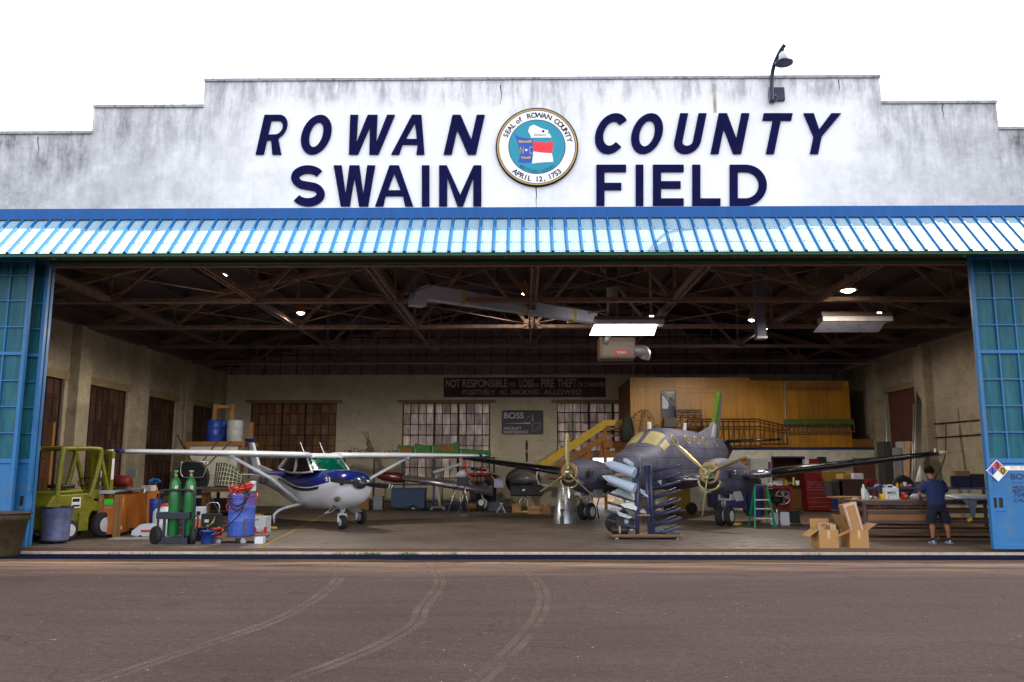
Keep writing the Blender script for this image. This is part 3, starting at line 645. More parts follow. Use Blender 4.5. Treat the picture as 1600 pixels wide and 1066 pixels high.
for (a, b_, c_, d_) in (dr,):
    fm.bx(a-t, a, OY-0.03, OY+0.13, FZ, d_+t); fm.bx(b_, b_+t, OY-0.03, OY+0.13, FZ, d_+t); fm.bx(a, b_, OY-0.03, OY+0.13, d_, d_+t)
fm.build('door_frame', M('navy_trim', (0.01,0.02,0.09)), office)
MB().bx(d2[0], d2[1], OY+0.02, OY+0.09, FZ, d2[3]).build('door', wood_mat('brown_door', (0.16,0.06,0.025), (0.11,0.04,0.02), axis='z'), office)
MB().bx(dr[0]-0.6, dr[1]+0.6, OY+2.2, OY+2.3, FZ, 2.3).build('inner_wall', M_plyD, office)
wx0, wx1 = A(1034,640,OY).x, A(1055,640,OY).x; wz0, wz1 = A(1040,652,OY).z, A(1040,612,OY).z
wf = MB().bx(wx0-0.04, wx1+0.04, OY-0.075, OY-0.046, wz0-0.04, wz1+0.04).build('window_frame', M_plyD, office)
MB().bx(wx0, wx1, OY-0.08, OY-0.076, wz0, wz1).build('window_pane', M('loft_window_glass', (0.012,0.012,0.02), 0.12, var=0.1), wf)
sil = [(wx0+0.01, wz0+0.35), (wx0+0.2, wz0+0.33), (wx0+0.27, wz0+0.45), (wx0+0.24, wz0+0.62), (wx0+0.14, wz0+0.72), (wx0+0.1, wz0+0.85), (wx0+0.01, wz0+0.88)]
MB().prism(sil, OY-0.085, OY-0.081).build('pale_sticker', M('pale_paper', (0.55,0.6,0.78), 0.6), wf)
ac = MB().bx(wx0+0.02, wx1-0.02, OY-0.35, OY-0.09, wz0-0.42, wz0-0.06).build('air_conditioner', M('ac_grey', (0.07,0.06,0.055), 0.5), office, bevel=0.015)
gr = MB()
for i in range(9): gr.bx(wx0+0.06, wx1-0.06, OY-0.362, OY-0.351, wz0-0.38+i*0.035, wz0-0.37+i*0.035)
gr.build('grille', M('ac_grille', (0.16,0.14,0.12), 0.5), ac)
px0, px1 = A(1262,760,OY-0.02).x, A(1331,760,OY-0.02).x
MB().bx(px0, px1, OY-0.035, OY-0.002, FZ, A(1300,737,OY).z).build('lower_panel', wood_mat('amber_panel', (0.42,0.24,0.03), (0.30,0.16,0.02), axis='z', panel=(0.9,3)), office)

M_shadow = M('painted_shadow', (0.003,0.004,0.022), 0.9, scale=3); M_shadow.node_tree.nodes['Principled BSDF'].inputs['Specular IOR Level'].default_value = 0.05
tag(MB().add([(-60,-0.95,0.004),(60,-0.95,0.004),(60,-0.071,0.004),(-60,-0.071,0.004)], [(0,1,2,3)]).build('painted_shadow_strip', M_shadow, fix=False), kind='structure')  # dark sheet painting in the building's shadow on the asphalt
# ================================================================ SLIDING DOORS
M_door = M('sky_blue_door_paint', (0.014,0.14,0.36), 0.5, var=0.14, scale=1.3, dirt=(0.10,0.16,0.19), dirt_amt=0.32, bump=0.15, bscale=4)
def door_glass():
    m, nt, b = _nt('wired_door_glass'); tc, sp, cb = wall_vec(nt)
    mp = N(nt, 'ShaderNodeMapping'); mp.inputs['Scale'].default_value = (4, 0.35, 1); L(nt, cb.outputs[0], mp.inputs[0])
    n = N(nt, 'ShaderNodeTexNoise', ins={'Scale': 1.6, 'Detail': 8.0, 'Roughness': 0.75}); L(nt, mp.outputs[0], n.inputs[0])
    cr = N(nt, 'ShaderNodeValToRGB'); e = cr.color_ramp.elements; e[0].position = 0.35; e[0].color = (0.008,0.07,0.11,1); e[1].position = 0.7; e[1].color = (0.03,0.16,0.20,1); L(nt, n.outputs[0], cr.inputs[0])
    n2 = N(nt, 'ShaderNodeTexNoise', ins={'Scale': 2.6, 'Detail': 4.0}); L(nt, mp.outputs[0], n2.inputs[0])
    r = N(nt, 'ShaderNodeMapRange', ins={1: 0.6, 2: 0.7, 3: 0.0, 4: 0.5}); L(nt, n2.outputs[0], r.inputs[0])
    mx = N(nt, 'ShaderNodeMixRGB'); mx.inputs[2].default_value = (0.10,0.13,0.03,1); L(nt, r.outputs[0], mx.inputs[0]); L(nt, cr.outputs[0], mx.inputs[1])
    L(nt, mx.outputs[0], b.inputs['Base Color']); b.inputs['Roughness'].default_value = 0.22; b.inputs['Specular IOR Level'].default_value = 0.15
    w = N(nt, 'ShaderNodeTexWave', ins={'Scale': 12.0}); w.bands_direction = 'Y'; L(nt, cb.outputs[0], w.inputs[0])
    bp = N(nt, 'ShaderNodeBump', ins={'Strength': 0.15, 'Distance': 0.003}); L(nt, w.outputs[0], bp.inputs['Height']); L(nt, bp.outputs[0], b.inputs['Normal'])
    return m
M_dgl = door_glass(); M_dark = M('dark_gap', (0.01,0.01,0.012), 0.8)
ZG = [A(1560,y,0.25).z for y in (430,469,510,552,594,635,676,717)]; ZTOP = 5.93; ZBOT = 0.10
def leaf(x0, x1, y, cols_from, label, edge_right=True, cw=0.375, dark=False):
    t = thing('sliding_door', label, 'hangar door', ((x0+x1)/2, y, 0), group='blue sliding hangar door leaves')
    a, b_ = x0-(x0+x1)/2, x1-(x0+x1)/2
    f = MB(); st = 0.075
    f.bx(a, a+st, -0.05, 0.05, ZBOT, ZTOP); f.bx(b_-st, b_, -0.05, 0.05, ZBOT, ZTOP)
    for z0, z1 in ((ZBOT, ZBOT+0.10), (ZG[7]-0.09, ZG[7]), (ZG[3]-0.035, ZG[3]+0.035), (ZTOP-0.1, ZTOP)):
        f.bx(a+st, b_-st, -0.045, 0.045, z0, z1)
    f.build('frame', M_door, t, bevel=0.008)
    mt = MB(); x = (a+st+cw) if cols_from == 'l' else (b_-st-cw)
    while a+st+0.1 < x < b_-st-0.1:
        mt.bx(x-0.014, x+0.014, -0.035, 0.0, ZG[7], ZG[3]-0.035); mt.bx(x-0.014, x+0.014, -0.035, 0.0, ZG[3]+0.035, ZTOP-0.1)
        x += cw if cols_from == 'l' else -cw
    for z in ZG[:3]+ZG[4:7]: mt.bx(a+st, b_-st, -0.033, -0.002, z-0.012, z+0.012)
    mt.build('muntins', M_door, t, fix=False)
    MB().bx(a+st, b_-st, 0.006, 0.012, ZG[7], ZTOP-0.1).build('glazing', M_dgl, t)
    MB().bx(a+st, b_-st, -0.02, 0.02, ZBOT+0.1, ZG[7]-0.09).build('panel', M_door, t)
    rv = MB()
    for zz in [ZBOT+0.2+0.22*i for i in range(26)]:
        for xx in (a+0.05, b_-0.05): rv.ball((xx, -0.051, zz), 0.008, 3)
    rv.build('rivets', M_door, t, fix=False)
    return t, a, b_, st
def pull(t, x, z):
    h = MB().bx(x-0.15, x+0.15, -0.030, -0.021, z-0.16, z+0.13).build('handle_plate', M_door, t, bevel=0.004)
    g_ = MB(); g_.bx(x-0.095, x-0.02, -0.033, -0.031, z-0.09, z+0.1); g_.bx(x+0.02, x+0.095, -0.033, -0.031, z-0.09, z+0.1); g_.build('grip_slot', M_dark, h)
XA = A(54,409,0.09).x; XB = A(80,409,0.36).x; XC = A(86,409,0.63).x
t, a, b_, st = leaf(-13.1, XA, 0.09, 'r', 'nearest blue door leaf at the left end of the opening, behind the brown bin'); pull(t, b_-0.5, A(8,783,0.07).z)
t, a, b_, st = leaf(XB-3.3, XB, 0.36, 'r', 'middle blue door leaf at the left end, a narrow glazed strip showing'); pull(t, A(39,783,0.35).x-(XB-1.65), A(39,783,0.35).z)
t, a, b_, st = leaf(XC-3.3, XC, 0.63, 'r', 'innermost blue door leaf at the left end, only its edge showing beside the forklift')
XR = A(1511,395,0.09).x
t, a, b_, st = leaf(XR, XR+4.4, 0.09, 'l', 'blue door leaf at the right end carrying the hazard diamond and phone lettering'); cxr = XR+2.2
pull(t, A(1559,786,0.07).x-cxr, A(1559,786,0.07).z)
M_signnavy = M('navy_lettering', (0.012,0.02,0.09), 0.5); M_white = M('white_enamel', (0.8,0.8,0.8), 0.4, var=0.05)
# hazard diamond
dz_c = A(1557.5,735.5,0.06); dc = (dz_c.x-cxr, dz_c.z); hs = 0.198
dm = MB().prism([(dc[0],dc[1]-hs-0.012),(dc[0]+hs+0.012,dc[1]),(dc[0],dc[1]+hs+0.012),(dc[0]-hs-0.012,dc[1])], -0.056, -0.0205).build('hazard_diamond', M_white, t)
h2 = hs/2
for col, ox, oz, nm in (((0.55,0.04,0.04), 0, h2, 'red'), ((0.06,0.08,0.5), -h2, 0, 'blue'), ((0.45,0.32,0.03), h2, 0, 'yellow')):
    g_ = h2*0.95; MB().prism([(dc[0]+ox,dc[1]+oz-g_),(dc[0]+ox+g_,dc[1]+oz),(dc[0]+ox,dc[1]+oz+g_),(dc[0]+ox-g_,dc[1]+oz)], -0.0595, -0.0565).build('colour_field', M('field_'+nm, col, 0.45, var=0.08), dm)
M_blk = M('black_ink', (0.01,0.01,0.012), 0.5)
for ch, ox, oz in (('3', 0, h2), ('1', -h2, 0), ('0', h2, 0)):
    text('numeral', ch, M_blk, (dc[0]+ox, -0.061, dc[1]+oz-0.06), 0.17, dm, depth=0.001, bold=0.004, align='CENTER')
ws = A(1570,728,0.06), A(1600,735,0.06); x0 = ws[0].x-cxr
strip = MB().bx(x0, x0+1.5, -0.026, -0.0205, ws[1].z, ws[0].z).build('white_strip', M_white, t)
text('strip_lettering', 'NO  SMOKING', M('faded_pink_ink', (0.6,0.42,0.45), 0.6), (x0+0.1, -0.028, ws[1].z+0.025), 0.085, strip, depth=0.0008)
lx = A(1580,760,0.06).x-cxr
text('door_lettering', 'BOSS', M_signnavy, (lx, -0.023, A(1580,749,0.06).z), 0.155, t, depth=0.0012, bold=0.0025, sx=1.2)
MB().bx(lx+0.02, lx+0.7, -0.0235, -0.0205, A(1580,754.5,0.06).z, A(1580,753.7,0.06).z).build('door_rule', M_signnavy, t)
text('door_lettering', 'AIRCRAFT', M_signnavy, (lx+0.02, -0.023, A(1580,763.5,0.06).z), 0.075, t, depth=0.0012, bold=0.001)
text('door_lettering', 'MAINTENANCE', M_signnavy, (lx+0.02, -0.023, A(1580,768.7,0.06).z), 0.075, t, depth=0.0012, bold=0.001)
text('door_lettering', '704-', M_signnavy, (lx+0.03, -0.023, A(1580,776.5,0.06).z), 0.125, t, depth=0.0012, sx=1.15, bold=0.001)
text('door_lettering', 'CALL', M_signnavy, (lx+0.03, -0.023, A(1580,784.5,0.06).z), 0.095, t, depth=0.0012, sx=1.2, bold=0.001)

# ================================================================ LETTERING ON THE PARAPET
def ell(cx, cz, rx, rz, a0=0, a1=360, n=40):
    return [(cx+rx*math.cos(R(a0+(a1-a0)*i/n)), cz+rz*math.sin(R(a0+(a1-a0)*i/n))) for i in range(n+(0 if a1-a0 == 360 else 1))]
def band(c, t):
    l, r = [], []
    for i, p in enumerate(c):
        a, b_ = c[max(0, i-1)], c[min(len(c)-1, i+1)]; dx, dz = b_[0]-a[0], b_[1]-a[1]; m = math.hypot(dx, dz) or 1
        l.append((p[0]-dz/m*t/2, p[1]+dx/m*t/2)); r.append((p[0]+dz/m*t/2, p[1]-dx/m*t/2))
    return l + r[::-1]
def glyph(ch, w, h, t):
    if ch == 'I': return [[(0,0),(w,0),(w,h),(0,h)]]
    if ch == 'L': return [[(0,0),(w,0),(w,t*0.9),(t,t*0.9),(t,h),(0,h)]]
    if ch == 'F': return [[(0,0),(t,0),(t,h*0.38),(w*0.84,h*0.38),(w*0.84,h*0.38+t*0.9),(t,h*0.38+t*0.9),(t,h-t*0.9),(w,h-t*0.9),(w,h),(0,h)]]
    if ch == 'E': return [[(0,0),(w,0),(w,t*0.9),(t,t*0.9),(t,h*0.42),(w*0.9,h*0.42),(w*0.9,h*0.42+t*0.9),(t,h*0.42+t*0.9),(t,h-t*0.9),(w,h-t*0.9),(w,h),(0,h)]]
    if ch == 'T': return [[(w/2-t/2,0),(w/2+t/2,0),(w/2+t/2,h-t*0.9),(w,h-t*0.9),(w,h),(0,h),(0,h-t*0.9),(w/2-t/2,h-t*0.9)]]
    if ch == 'N': return [[(0,0),(t,0),(t,h*0.62),(w-t,0),(w,0),(w,h),(w-t,h),(w-t,h*0.38),(t,h),(0,h)]]
    if ch == 'M': return [[(0,0),(t,0),(t,h*0.7),(w*0.5-t*0.35,0),(w*0.5+t*0.35,0),(w-t,h*0.7),(w-t,0),(w,0),(w,h),(w-t*0.95,h),(w*0.5,h*0.28),(t*0.95,h),(0,h)]]
    if ch == 'W': q = t*0.98; return [[(w*0.17,0),(w*0.17+q*1.15,0),(w*0.5,h*0.70),(w*0.83-q*1.15,0),(w*0.83,0),(w,h),(w-q,h),(w*0.83-q*0.62,h*0.30),(w*0.5+q*0.62,h),(w*0.5-q*0.62,h),(w*0.17+q*0.62,h*0.30),(q,h),(0,h)]]
    if ch == 'A': return [[(0,0),(t,0),(w*0.27,h*0.25),(w*0.73,h*0.25),(w-t,0),(w,0),(w*0.5+t*0.58,h),(w*0.5-t*0.58,h)], [(w*0.335,h*0.39),(w*0.665,h*0.39),(w*0.5,h*0.80)]]
    if ch == 'Y': return [[(w/2-t/2,0),(w/2+t/2,0),(w/2+t/2,h*0.42),(w,h),(w-t*1.25,h),(w/2,h*0.6),(t*1.25,h),(0,h),(w/2-t/2,h*0.42)]]
    if ch == 'O': return [ell(w/2,h/2,w/2,h/2), ell(w/2,h/2,w/2-t,h/2-t*0.92)]
    if ch == 'C': return [band(ell(w*0.53,h/2,w*0.53-t/2,h/2-t/2,42,318), t)]
    if ch == 'U': return [band([(t/2,h)]+ell(w/2,w/2-t*0.1,w/2-t/2,w/2-t*0.6,180,360,24)+[(w-t/2,h)], t)]
    if ch == 'D': return [[(0,0)]+ell(w*0.42,h/2,w*0.58,h/2,-90,90,26)+[(0,h)], [(t,t*0.9)]+ell(w*0.42,h/2,w*0.58-t,h/2-t*0.9,-90,90,26)+[(t,h-t*0.9)]]
    if ch == 'R':
        return [[(0,0),(t,0),(t,h*0.36),(w*0.48,h*0.36),(w-t*1.1,0),(w,0),(w*0.74,h*0.40)]+ell(w*0.6,h*0.70,w*0.38,h*0.30,-62,90,18)+[(0,h)],
                [(t,h*0.50)]+ell(w*0.58,h*0.68,w*0.24,h*0.175,-90,90,14)+[(t,h*0.855)]]
    if ch == 'S':
        rx, rz = (w-t)/2, (h-t)/4
        return [band(ell(w/2,h-t/2-rz,rx,rz,28,250,22)[:-1]+[(w*0.5,h*0.5)]+ell(w/2,t/2+rz,rx,rz,70,-152,22)[1:], t)]
M_let = M('navy_letter_paint', (0.006,0.008,0.055), 0.9, var=0.25, scale=1.5, dirt=(0.025,0.010,0.055), dirt_amt=0.25)
M_let.node_tree.nodes['Principled BSDF'].inputs['Specular IOR Level'].default_value = 0.06
def word(name_label, spec, ty, by, shear, t=12.6):
    root = thing('sign_lettering', name_label, 'sign letters', (A((spec[0][1]+spec[-1][2])/2, by, 0).x, 0, A(600, by, 0).z), group='navy letters on the parapet')
    for ch, xl, xr in spec:
        sh = shear; h = by-ty; w = xr-xl-sh
        if ch in 'OCU' and sh: xl += -sh*0.3+ (0 if ch!='U' else sh*0.3); w += sh*(0.6 if ch != 'U' else 0.0)
        polys = []
        for poly in glyph(ch, w, h, t):
            q = []
            for u, v in poly:
                p = A(xl+u+v/h*sh, by-v, -0.045); q.append((p.x-root.location.x, p.z-root.location.z))
            polys.append(q)
        curve_shape('letter', polys, M_let, -0.022, 0.03, root)
    return root
word('slanted navy word ROWAN on the upper left of the white parapet', [('R',399,453),('O',468,519.5),('W',533,617),('A',611,677),('N',693,757.5)], 179, 241, 14)
word('slanted navy word COUNTY on the upper right of the white parapet', [('C',928,981),('O',984.5,1038),('U',1050,1104.5),('N',1110.5,1171.5),('T',1181,1239),('Y',1243,1315)], 176.5, 240, 13)
word('upright navy word SWAIM on the white parapet just above the awning', [('S',454.5,507),('W',521,586),('A',586,645.5),('I',659,670.8),('M',686,752)], 258, 322, 0)
word('upright navy word FIELD on the white parapet just above the awning', [('F',932,978.5),('I',993.5,1005.5),('E',1020.5,1068.5),('L',1082,1126),('D',1140.5,1198.5)], 257, 321, 0)

# ================================================================ COUNTY SEAL
sc0 = A(839,229.5,-0.05); SR = A(903.5,229.5,-0.05).x - sc0.x
seal = thing('county_seal', 'round county seal plaque with gold rim, flag and map on the parapet', 'seal', (sc0.x, -0.003, sc0.z))
u = SR/437.0
def SP(x, y): return ((x-533)*u, (533-y)*u)
def disc(name, r0, r1, mat, y0, y1):
    polys = [ell(0,0,r1*u,r1*u,0,360,72)] + ([ell(0,0,r0*u,r0*u,0,360,72)] if r0 else [])
    return curve_shape(name, polys, mat, (y0+y1)/2, abs(y1-y0), seal)
Mn = M('seal_navy', (0.004,0.006,0.035), 0.8); Mn.node_tree.nodes['Principled BSDF'].inputs['Specular IOR Level'].default_value = 0.1; Mg = M('seal_gold', (0.42,0.27,0.08), 0.35, metal=0.4); Mt = M('seal_teal', (0.0,0.27,0.40), 0.5, var=0.1)
Mw = M('seal_white', (0.86,0.87,0.88), 0.45, var=0.03); Mr = M('seal_red', (0.85,0.02,0.04), 0.5, var=0.05); Mb = M('seal_blue', (0.01,0.07,0.42), 0.5, var=0.08)
disc('backing_disc', 0, 437, Mn, 0.0, -0.050); disc('gold_ring', 409, 424, Mg, -0.0505, -0.056); disc('white_ring', 303, 402, Mw, -0.0505, -0.0535); disc('teal_field', 0, 296, Mt, -0.0505, -0.0535)
def spoly(name, pts, mat, y0=-0.0545, d=0.002): return curve_shape(name, [[SP(*p) for p in pts]], mat, y0, d, seal)
spoly('county_map', [(498,287),(588,330),(640,350),(652,345),(655,365),(650,385),(670,390),(688,433),(470,433),(462,400),(440,360),(455,310),(475,300)], Mw)
curve_shape('map_dot', [[((600-533)*u+14*u*math.cos(a/10*math.pi), (533-362)*u+14*u*math.sin(a/10*math.pi)) for a in range(20)]], Mn, -0.0562, 0.001, seal)
spoly('flag_blue', [(295,395),(345,425),(400,437),(490,447),(492,560),(478,707),(410,712),(330,705),(350,650),(352,590),(335,500)], Mb)
spoly('flag_red', [(493,468),(560,482),(630,488),(708,475),(703,530),(690,605),(600,600),(495,585)], Mr)
spoly('flag_white', [(495,587),(600,602),(690,607),(700,650),(705,703),(600,706),(480,720),(488,650)], Mw)
spoly('flag_ribbon', [(335,478),(345,460),(405,470),(472,458),(478,488),(410,488),(350,490)], Mg, -0.0562, 0.001)
spoly('flag_ribbon', [(365,640),(415,650),(468,638),(465,664),(415,666),(372,664)], Mg, -0.0562, 0.001)
stp = []
for i in range(10):
    r = 20 if i % 2 == 0 else 8; a = math.pi/2+i*math.pi/5; stp.append((418+r*math.cos(a), 570-r*math.sin(a)))
spoly('flag_star', stp, Mw, -0.0562, 0.001)
def stext(body, x, y, hpx, mat, sx=1.0, bold=0.0):
    p = SP(x, y); text('seal_lettering', body, mat, (p[0], -0.0568, p[1]), hpx*u/0.7, seal, depth=0.0006, sx=sx, align='CENTER', bold=bold)
stext('N', 372, 614, 86, Mg, 0.5); stext('C', 468, 614, 86, Mg, 0.5); stext('Salisbury', 566, 412, 24, Mn, 1.05)
def arc_text(body, mat, r, a0, a1, size, bottom=False, bold=0.002, sy=1.0, sxx=1.0):
    vs, fs = [], []; n = len(body)
    for i, ch in enumerate(body):
        if ch == ' ': continue
        cu = bpy.data.curves.new('c', 'FONT'); cu.body = ch; cu.size = size; cu.extrude = 0.001; cu.offset = bold; cu.align_x = 'CENTER'
        to = bpy.data.objects.new('c', cu); COL.objects.link(to)
        me = bpy.data.meshes.new_from_object(to.evaluated_get(bpy.context.evaluated_depsgraph_get())); bpy.data.objects.remove(to)
        ph = R(a0+(a1-a0)*i/(n-1)); o = len(vs)
        for v in me.vertices:
            lx_, lz = v.co.x*sxx, v.co.y*sy
            if bottom: c, s = math.cos(ph), math.sin(ph); x = r*s + lx_*c - lz*s*1; z = -r*c + lx_*s + lz*c
            else: c, s = math.cos(ph), math.sin(ph); x = r*s + lx_*c + lz*s; z = r*c - lx_*s + lz*c
            vs.append((x, -0.0555-v.co.z, z))
        for p in me.polygons: fs.append(tuple(k+o for k in p.vertices))
        bpy.data.meshes.remove(me)
    me = bpy.data.meshes.new('seal_lettering'); me.from_pydata(vs, [], fs); me.materials.append(mat)
    o = bpy.data.objects.new('seal_lettering', me); COL.objects.link(o); o.parent = seal
S_ = 78*u
arc_text('SEAL', Mn, 326*u, -69, -47, S_, bold=0.003); arc_text('of', Mn, 326*u, -36, -30, S_, bold=0.003); arc_text('ROWAN', Mn, 326*u, -14, 22, S_, bold=0.003); arc_text('COUNTY', Mn, 326*u, 37, 78, S_, bold=0.003)
arc_text('APRIL', Mn, 385*u, -40, -13, S_, True, 0.003); arc_text('12,', Mn, 385*u, 0, 12, S_, True, 0.003); arc_text('1753', Mn, 385*u, 22, 40, S_, True, 0.003)
arc_text('MATTHEW ROWAN', M('seal_deep_blue', (0.005,0.09,0.25), 0.5), 288*u, -37, 37, 46*u, True, 0.0008)

# ================================================================ YARD LAMP ON THE PARAPET
M_dkblue = M('dark_navy_steel', (0.012,0.014,0.05), 0.5, var=0.3)
yl = thing('yard_lamp', 'dark gooseneck yard lamp rising above the right of the parapet', 'lamp', (A(1206,158,-0.1).x, -0.02, A(1206,158,-0.1).z)); o = Vector(yl.location)
pl = [A(1206,160,-0.10)-o, A(1206,125,-0.10)-o, A(1208,108,-0.16)-o, A(1213,93,-0.28)-o, A(1220,79,-0.44)-o, A(1227,69,-0.56)-o]
MB().tube(dense(pl, 5), 0.042, 10).build('pole', M_dkblue, yl)
bp_ = A(1225,137,-0.03)-o, A(1205.5,158,-0.03)-o; MB().bx(bp_[1].x, bp_[0].x, -0.045, 0.015, bp_[1].z, bp_[0].z).build('junction_box', M_dkblue, yl, bevel=0.01)
lc = A(1225,97,-0.5)-o; lt_ = A(1225,78,-0.5)-o
hd = MB().lathe([(0.085,0.02),(0.10,0.05),(0.09,0.17),(0.06,0.21),(0.03,0.215)], (lc.x, lc.y, lc.z), 20).build('lamp_housing', M('grey_lamp_glass', (0.5,0.52,0.52), 0.3), yl)
MB().lathe([(0.175,-0.04),(0.18,0.0),(0.12,0.03),(0.03,0.035)], (lc.x, lc.y, lc.z), 24).build('reflector', M_dkblue, yl)
MB().tube([(lc.x,lc.y,lc.z+0.2), (lc.x,lc.y,lt_.z), (pl[-1].x-0.03, pl[-1].y+0.03, pl[-1].z-0.03)], 0.02, 8).build('hanger', M_dkblue, yl)
cb_ = [A(1202,136,-0.06)-o, A(1201,150,-0.08)-o, A(1203,162,-0.10)-o, A(1210,161,-0.12)-o, A(1214,154,-0.08)-o, A(1211,149,-0.09)-o, A(1204,152,-0.1)-o]
MB().tube(dense(cb_, 5), 0.008, 6).build('cable', M_blk, yl)
# ================================================================ LAMPS AND HEATERS UNDER THE ROOF
M_alu = M('dull_aluminium', (0.45,0.46,0.48), 0.35, metal=0.8, var=0.2, scale=2); M_galv = M('galvanised', (0.36,0.37,0.42), 0.45, metal=0.55, var=0.25, scale=2)
M_lampw = emit('lamp_glow', (1.0,0.86,0.60), 9.0)
def plight(p, w, r=0.12, col=(1.0,0.90,0.77)):
    d = bpy.data.lights.new('bulb_light', 'SPOT'); d.energy = w*0.92; d.shadow_soft_size = r; d.color = col; d.spot_size = R(176); d.spot_blend = 0.25
    o = bpy.data.objects.new('bulb_light', d); COL.objects.link(o); o.location = p; return o
def high_bay(px, py, Y, label, w, col='grey', r=0.2):
    p = A(px, py, Y); t = thing('high_bay_lamp', label, 'lamp', p, group='high bay lamps under the trusses')
    m = M('lamp_shade_'+col, {'grey': (0.28,0.28,0.27), 'orange': (0.5,0.16,0.02), 'cream': (0.5,0.45,0.32)}[col], 0.4, metal=0.3)
    MB().lathe([(r,0.0),(r*0.93,0.07),(r*0.55,0.22),(r*0.3,0.30),(r*0.3,0.42),(0.03,0.44)], n=20).build('lamp_shade', m, t)
    b_ = MB(); b_.lathe([(0.01,-0.06),(r*0.45,-0.045),(r*0.82,0.0),(r*0.85,0.015)], n=20).build('lens', M_lampw, t)
    MB().tube([(0,0,0.43),(0,0,max(0.6, CH+0.3-p.z))], 0.012, 6).build('drop_rod', M_steel, t)
    l = plight((0,0,-0.22), w); l.parent = t
high_bay(344, 430, 3.0, 'lit high bay lamp highest at the left, close behind the awning', 110, 'grey', 0.19)
high_bay(470, 489, 7.4, 'lit lamp with orange shade hanging left of centre', 440, 'orange', 0.14)
high_bay(820, 459, 7.4, 'lit lamp with orange shade hanging at centre near the duct', 60, 'orange', 0.11)
high_bay(1175, 500, 9.8, 'lit small grey high bay lamp beside the square hanging duct', 460, 'grey', 0.14)
high_bay(1325, 454, 4.2, 'lit high bay lamp with wide cone shade at the upper right', 110, 'cream', 0.22)
M_hbrown = M('brown_heater_hood', (0.10,0.06,0.05), 0.5); M_hgrey = M('heater_grey', (0.33,0.30,0.29), 0.45)
def tube_heater(x0, x1, yt, ym, yb, Y, label, lit):
    a, b_ = A(x0, ym, Y), A(x1, ym, Y); zt = A(x0, yt, Y).z; zb = A(x0, yb, Y).z; W = b_.x-a.x
    t = thing('radiant_heater', label, 'heater', (a.x, Y, a.z), group='radiant heaters hung from the trusses')
    MB().bx(0, W, -0.12, 0.3, 0.13, zt-a.z).build('hood', M_hbrown, t, bevel=0.01)
    MB().bx(0.02, W-0.02, -0.14, 0.3, 0.0, 0.125).build('side_skirt', M_hgrey, t)
    q = 0.22; 
    MB().add([(-0.02,-0.15,-0.02),(W-q,-0.15,-0.02),(W-q-0.03,0.25,-0.24),(-0.12,0.25,-0.24)], [(0,1,2,3)]).add([(-0.02,-0.15,-0.025),(W-q,-0.15,-0.025),(W-q-0.03,0.25,-0.245),(-0.12,0.25,-0.245)], [(3,2,1,0)]).build('reflector_panel', emit('lit_panel', (1,0.97,0.92), 3.0) if lit else M('unlit_reflector', (0.36,0.37,0.45), 0.3, metal=0.4), t, fix=False)
    e = MB().bx(W-0.42, W-0.3, -0.128, -0.121, 0.2, 0.24).build('indicator', emit('small_indicator', (1,0.95,0.85), 2.0), t)
    for x in (0.2, W-0.15): MB().tube([(x,0.1,0.2),(x,0.1,CH+0.02-a.z)], 0.008, 6).build('hanger', M_steel, t)
    MB().tube(dense([Vector((W-0.1,0.0,0.25)), Vector((W-0.12,0.0,0.45)), Vector((W-0.35,0.05,0.6)), Vector((W-0.5,0.1,0.62)), Vector((W-0.42,0.1,CH-a.z))],5), 0.009, 6).build('cable', M('pale_cable', (0.35,0.33,0.3), 0.6), t)
    if lit:
        d = bpy.data.lights.new('panel_light', 'AREA'); d.shape = 'RECTANGLE'; d.size = W-0.4; d.size_y = 0.3; d.energy = 5; d.color = (1,0.93,0.82)
        o = bpy.data.objects.new('panel_light', d); COL.objects.link(o); o.parent = t; o.location = (W/2-0.1, 0.05, -0.27); o.rotation_euler = (R(15),0,0)
tube_heater(929, 1038, 495, 508, 524, 5.9, 'brown hood radiant heater with brightly lit white panel, above the furnace', True)
tube_heater(1282, 1393, 488, 503, 517, 5.6, 'brown hood radiant heater with unlit grey panel at the upper right', False)
# furnace
fp0, fp1 = A(937,560,7.6), A(992,527,7.6); fw_, fh = fp1.x-fp0.x, fp1.z-fp0.z
t = thing('unit_furnace', 'brown ceiling hung furnace with red badge and flexible elbow under the lit heater', 'furnace', (fp0.x, 7.6, fp0.z))
MB().bx(0, fw_, 0, 0.7, 0, fh).build('casing', M('furnace_brown', (0.15,0.085,0.055), 0.45, var=0.3, scale=2), t, bevel=0.015)
MB().bx(0.08, fw_-0.03, -0.02, -0.002, 0.06, fh-0.12).build('front_panel', M('furnace_panel', (0.20,0.155,0.125), 0.5, metal=0.2, var=0.3, scale=2.5), t, bevel=0.006)
bd_ = MB().bx(fw_*0.40, fw_*0.84, -0.032, -0.021, 0.12, 0.23).build('badge', M('badge_red', (0.55,0.03,0.03), 0.4), t, bevel=0.01)
text('badge_lettering', 'bryant', M_white, (fw_*0.62, -0.034, 0.145), 0.1, bd_, depth=0.001, align='CENTER', bold=0.001)
MB().tube(dense([Vector((fw_,0.3,0.25)), Vector((fw_+0.2,0.3,0.27)), Vector((fw_+0.33,0.35,0.22)), Vector((fw_+0.3,0.42,0.05))],5), 0.17, 16).build('flexible_elbow', M_galv, t)
MB().tube([(0.18,-0.06,fh-0.2),(0.26,-0.1,fh+0.05)], 0.07, 14).build('stub_pipe', M_galv, t)
for x in (0.1, fw_-0.1): MB().tube([(x,0.3,fh),(x,0.3,CH-fp0.z)], 0.012, 6).build('hanger', M_steel, t)
fl = A(957,490,6.3)
t = thing('flue_pipe', 'tall round galvanised flue pipe rising above the lit radiant heater', 'pipe', (fl.x, 6.3, fl.z))
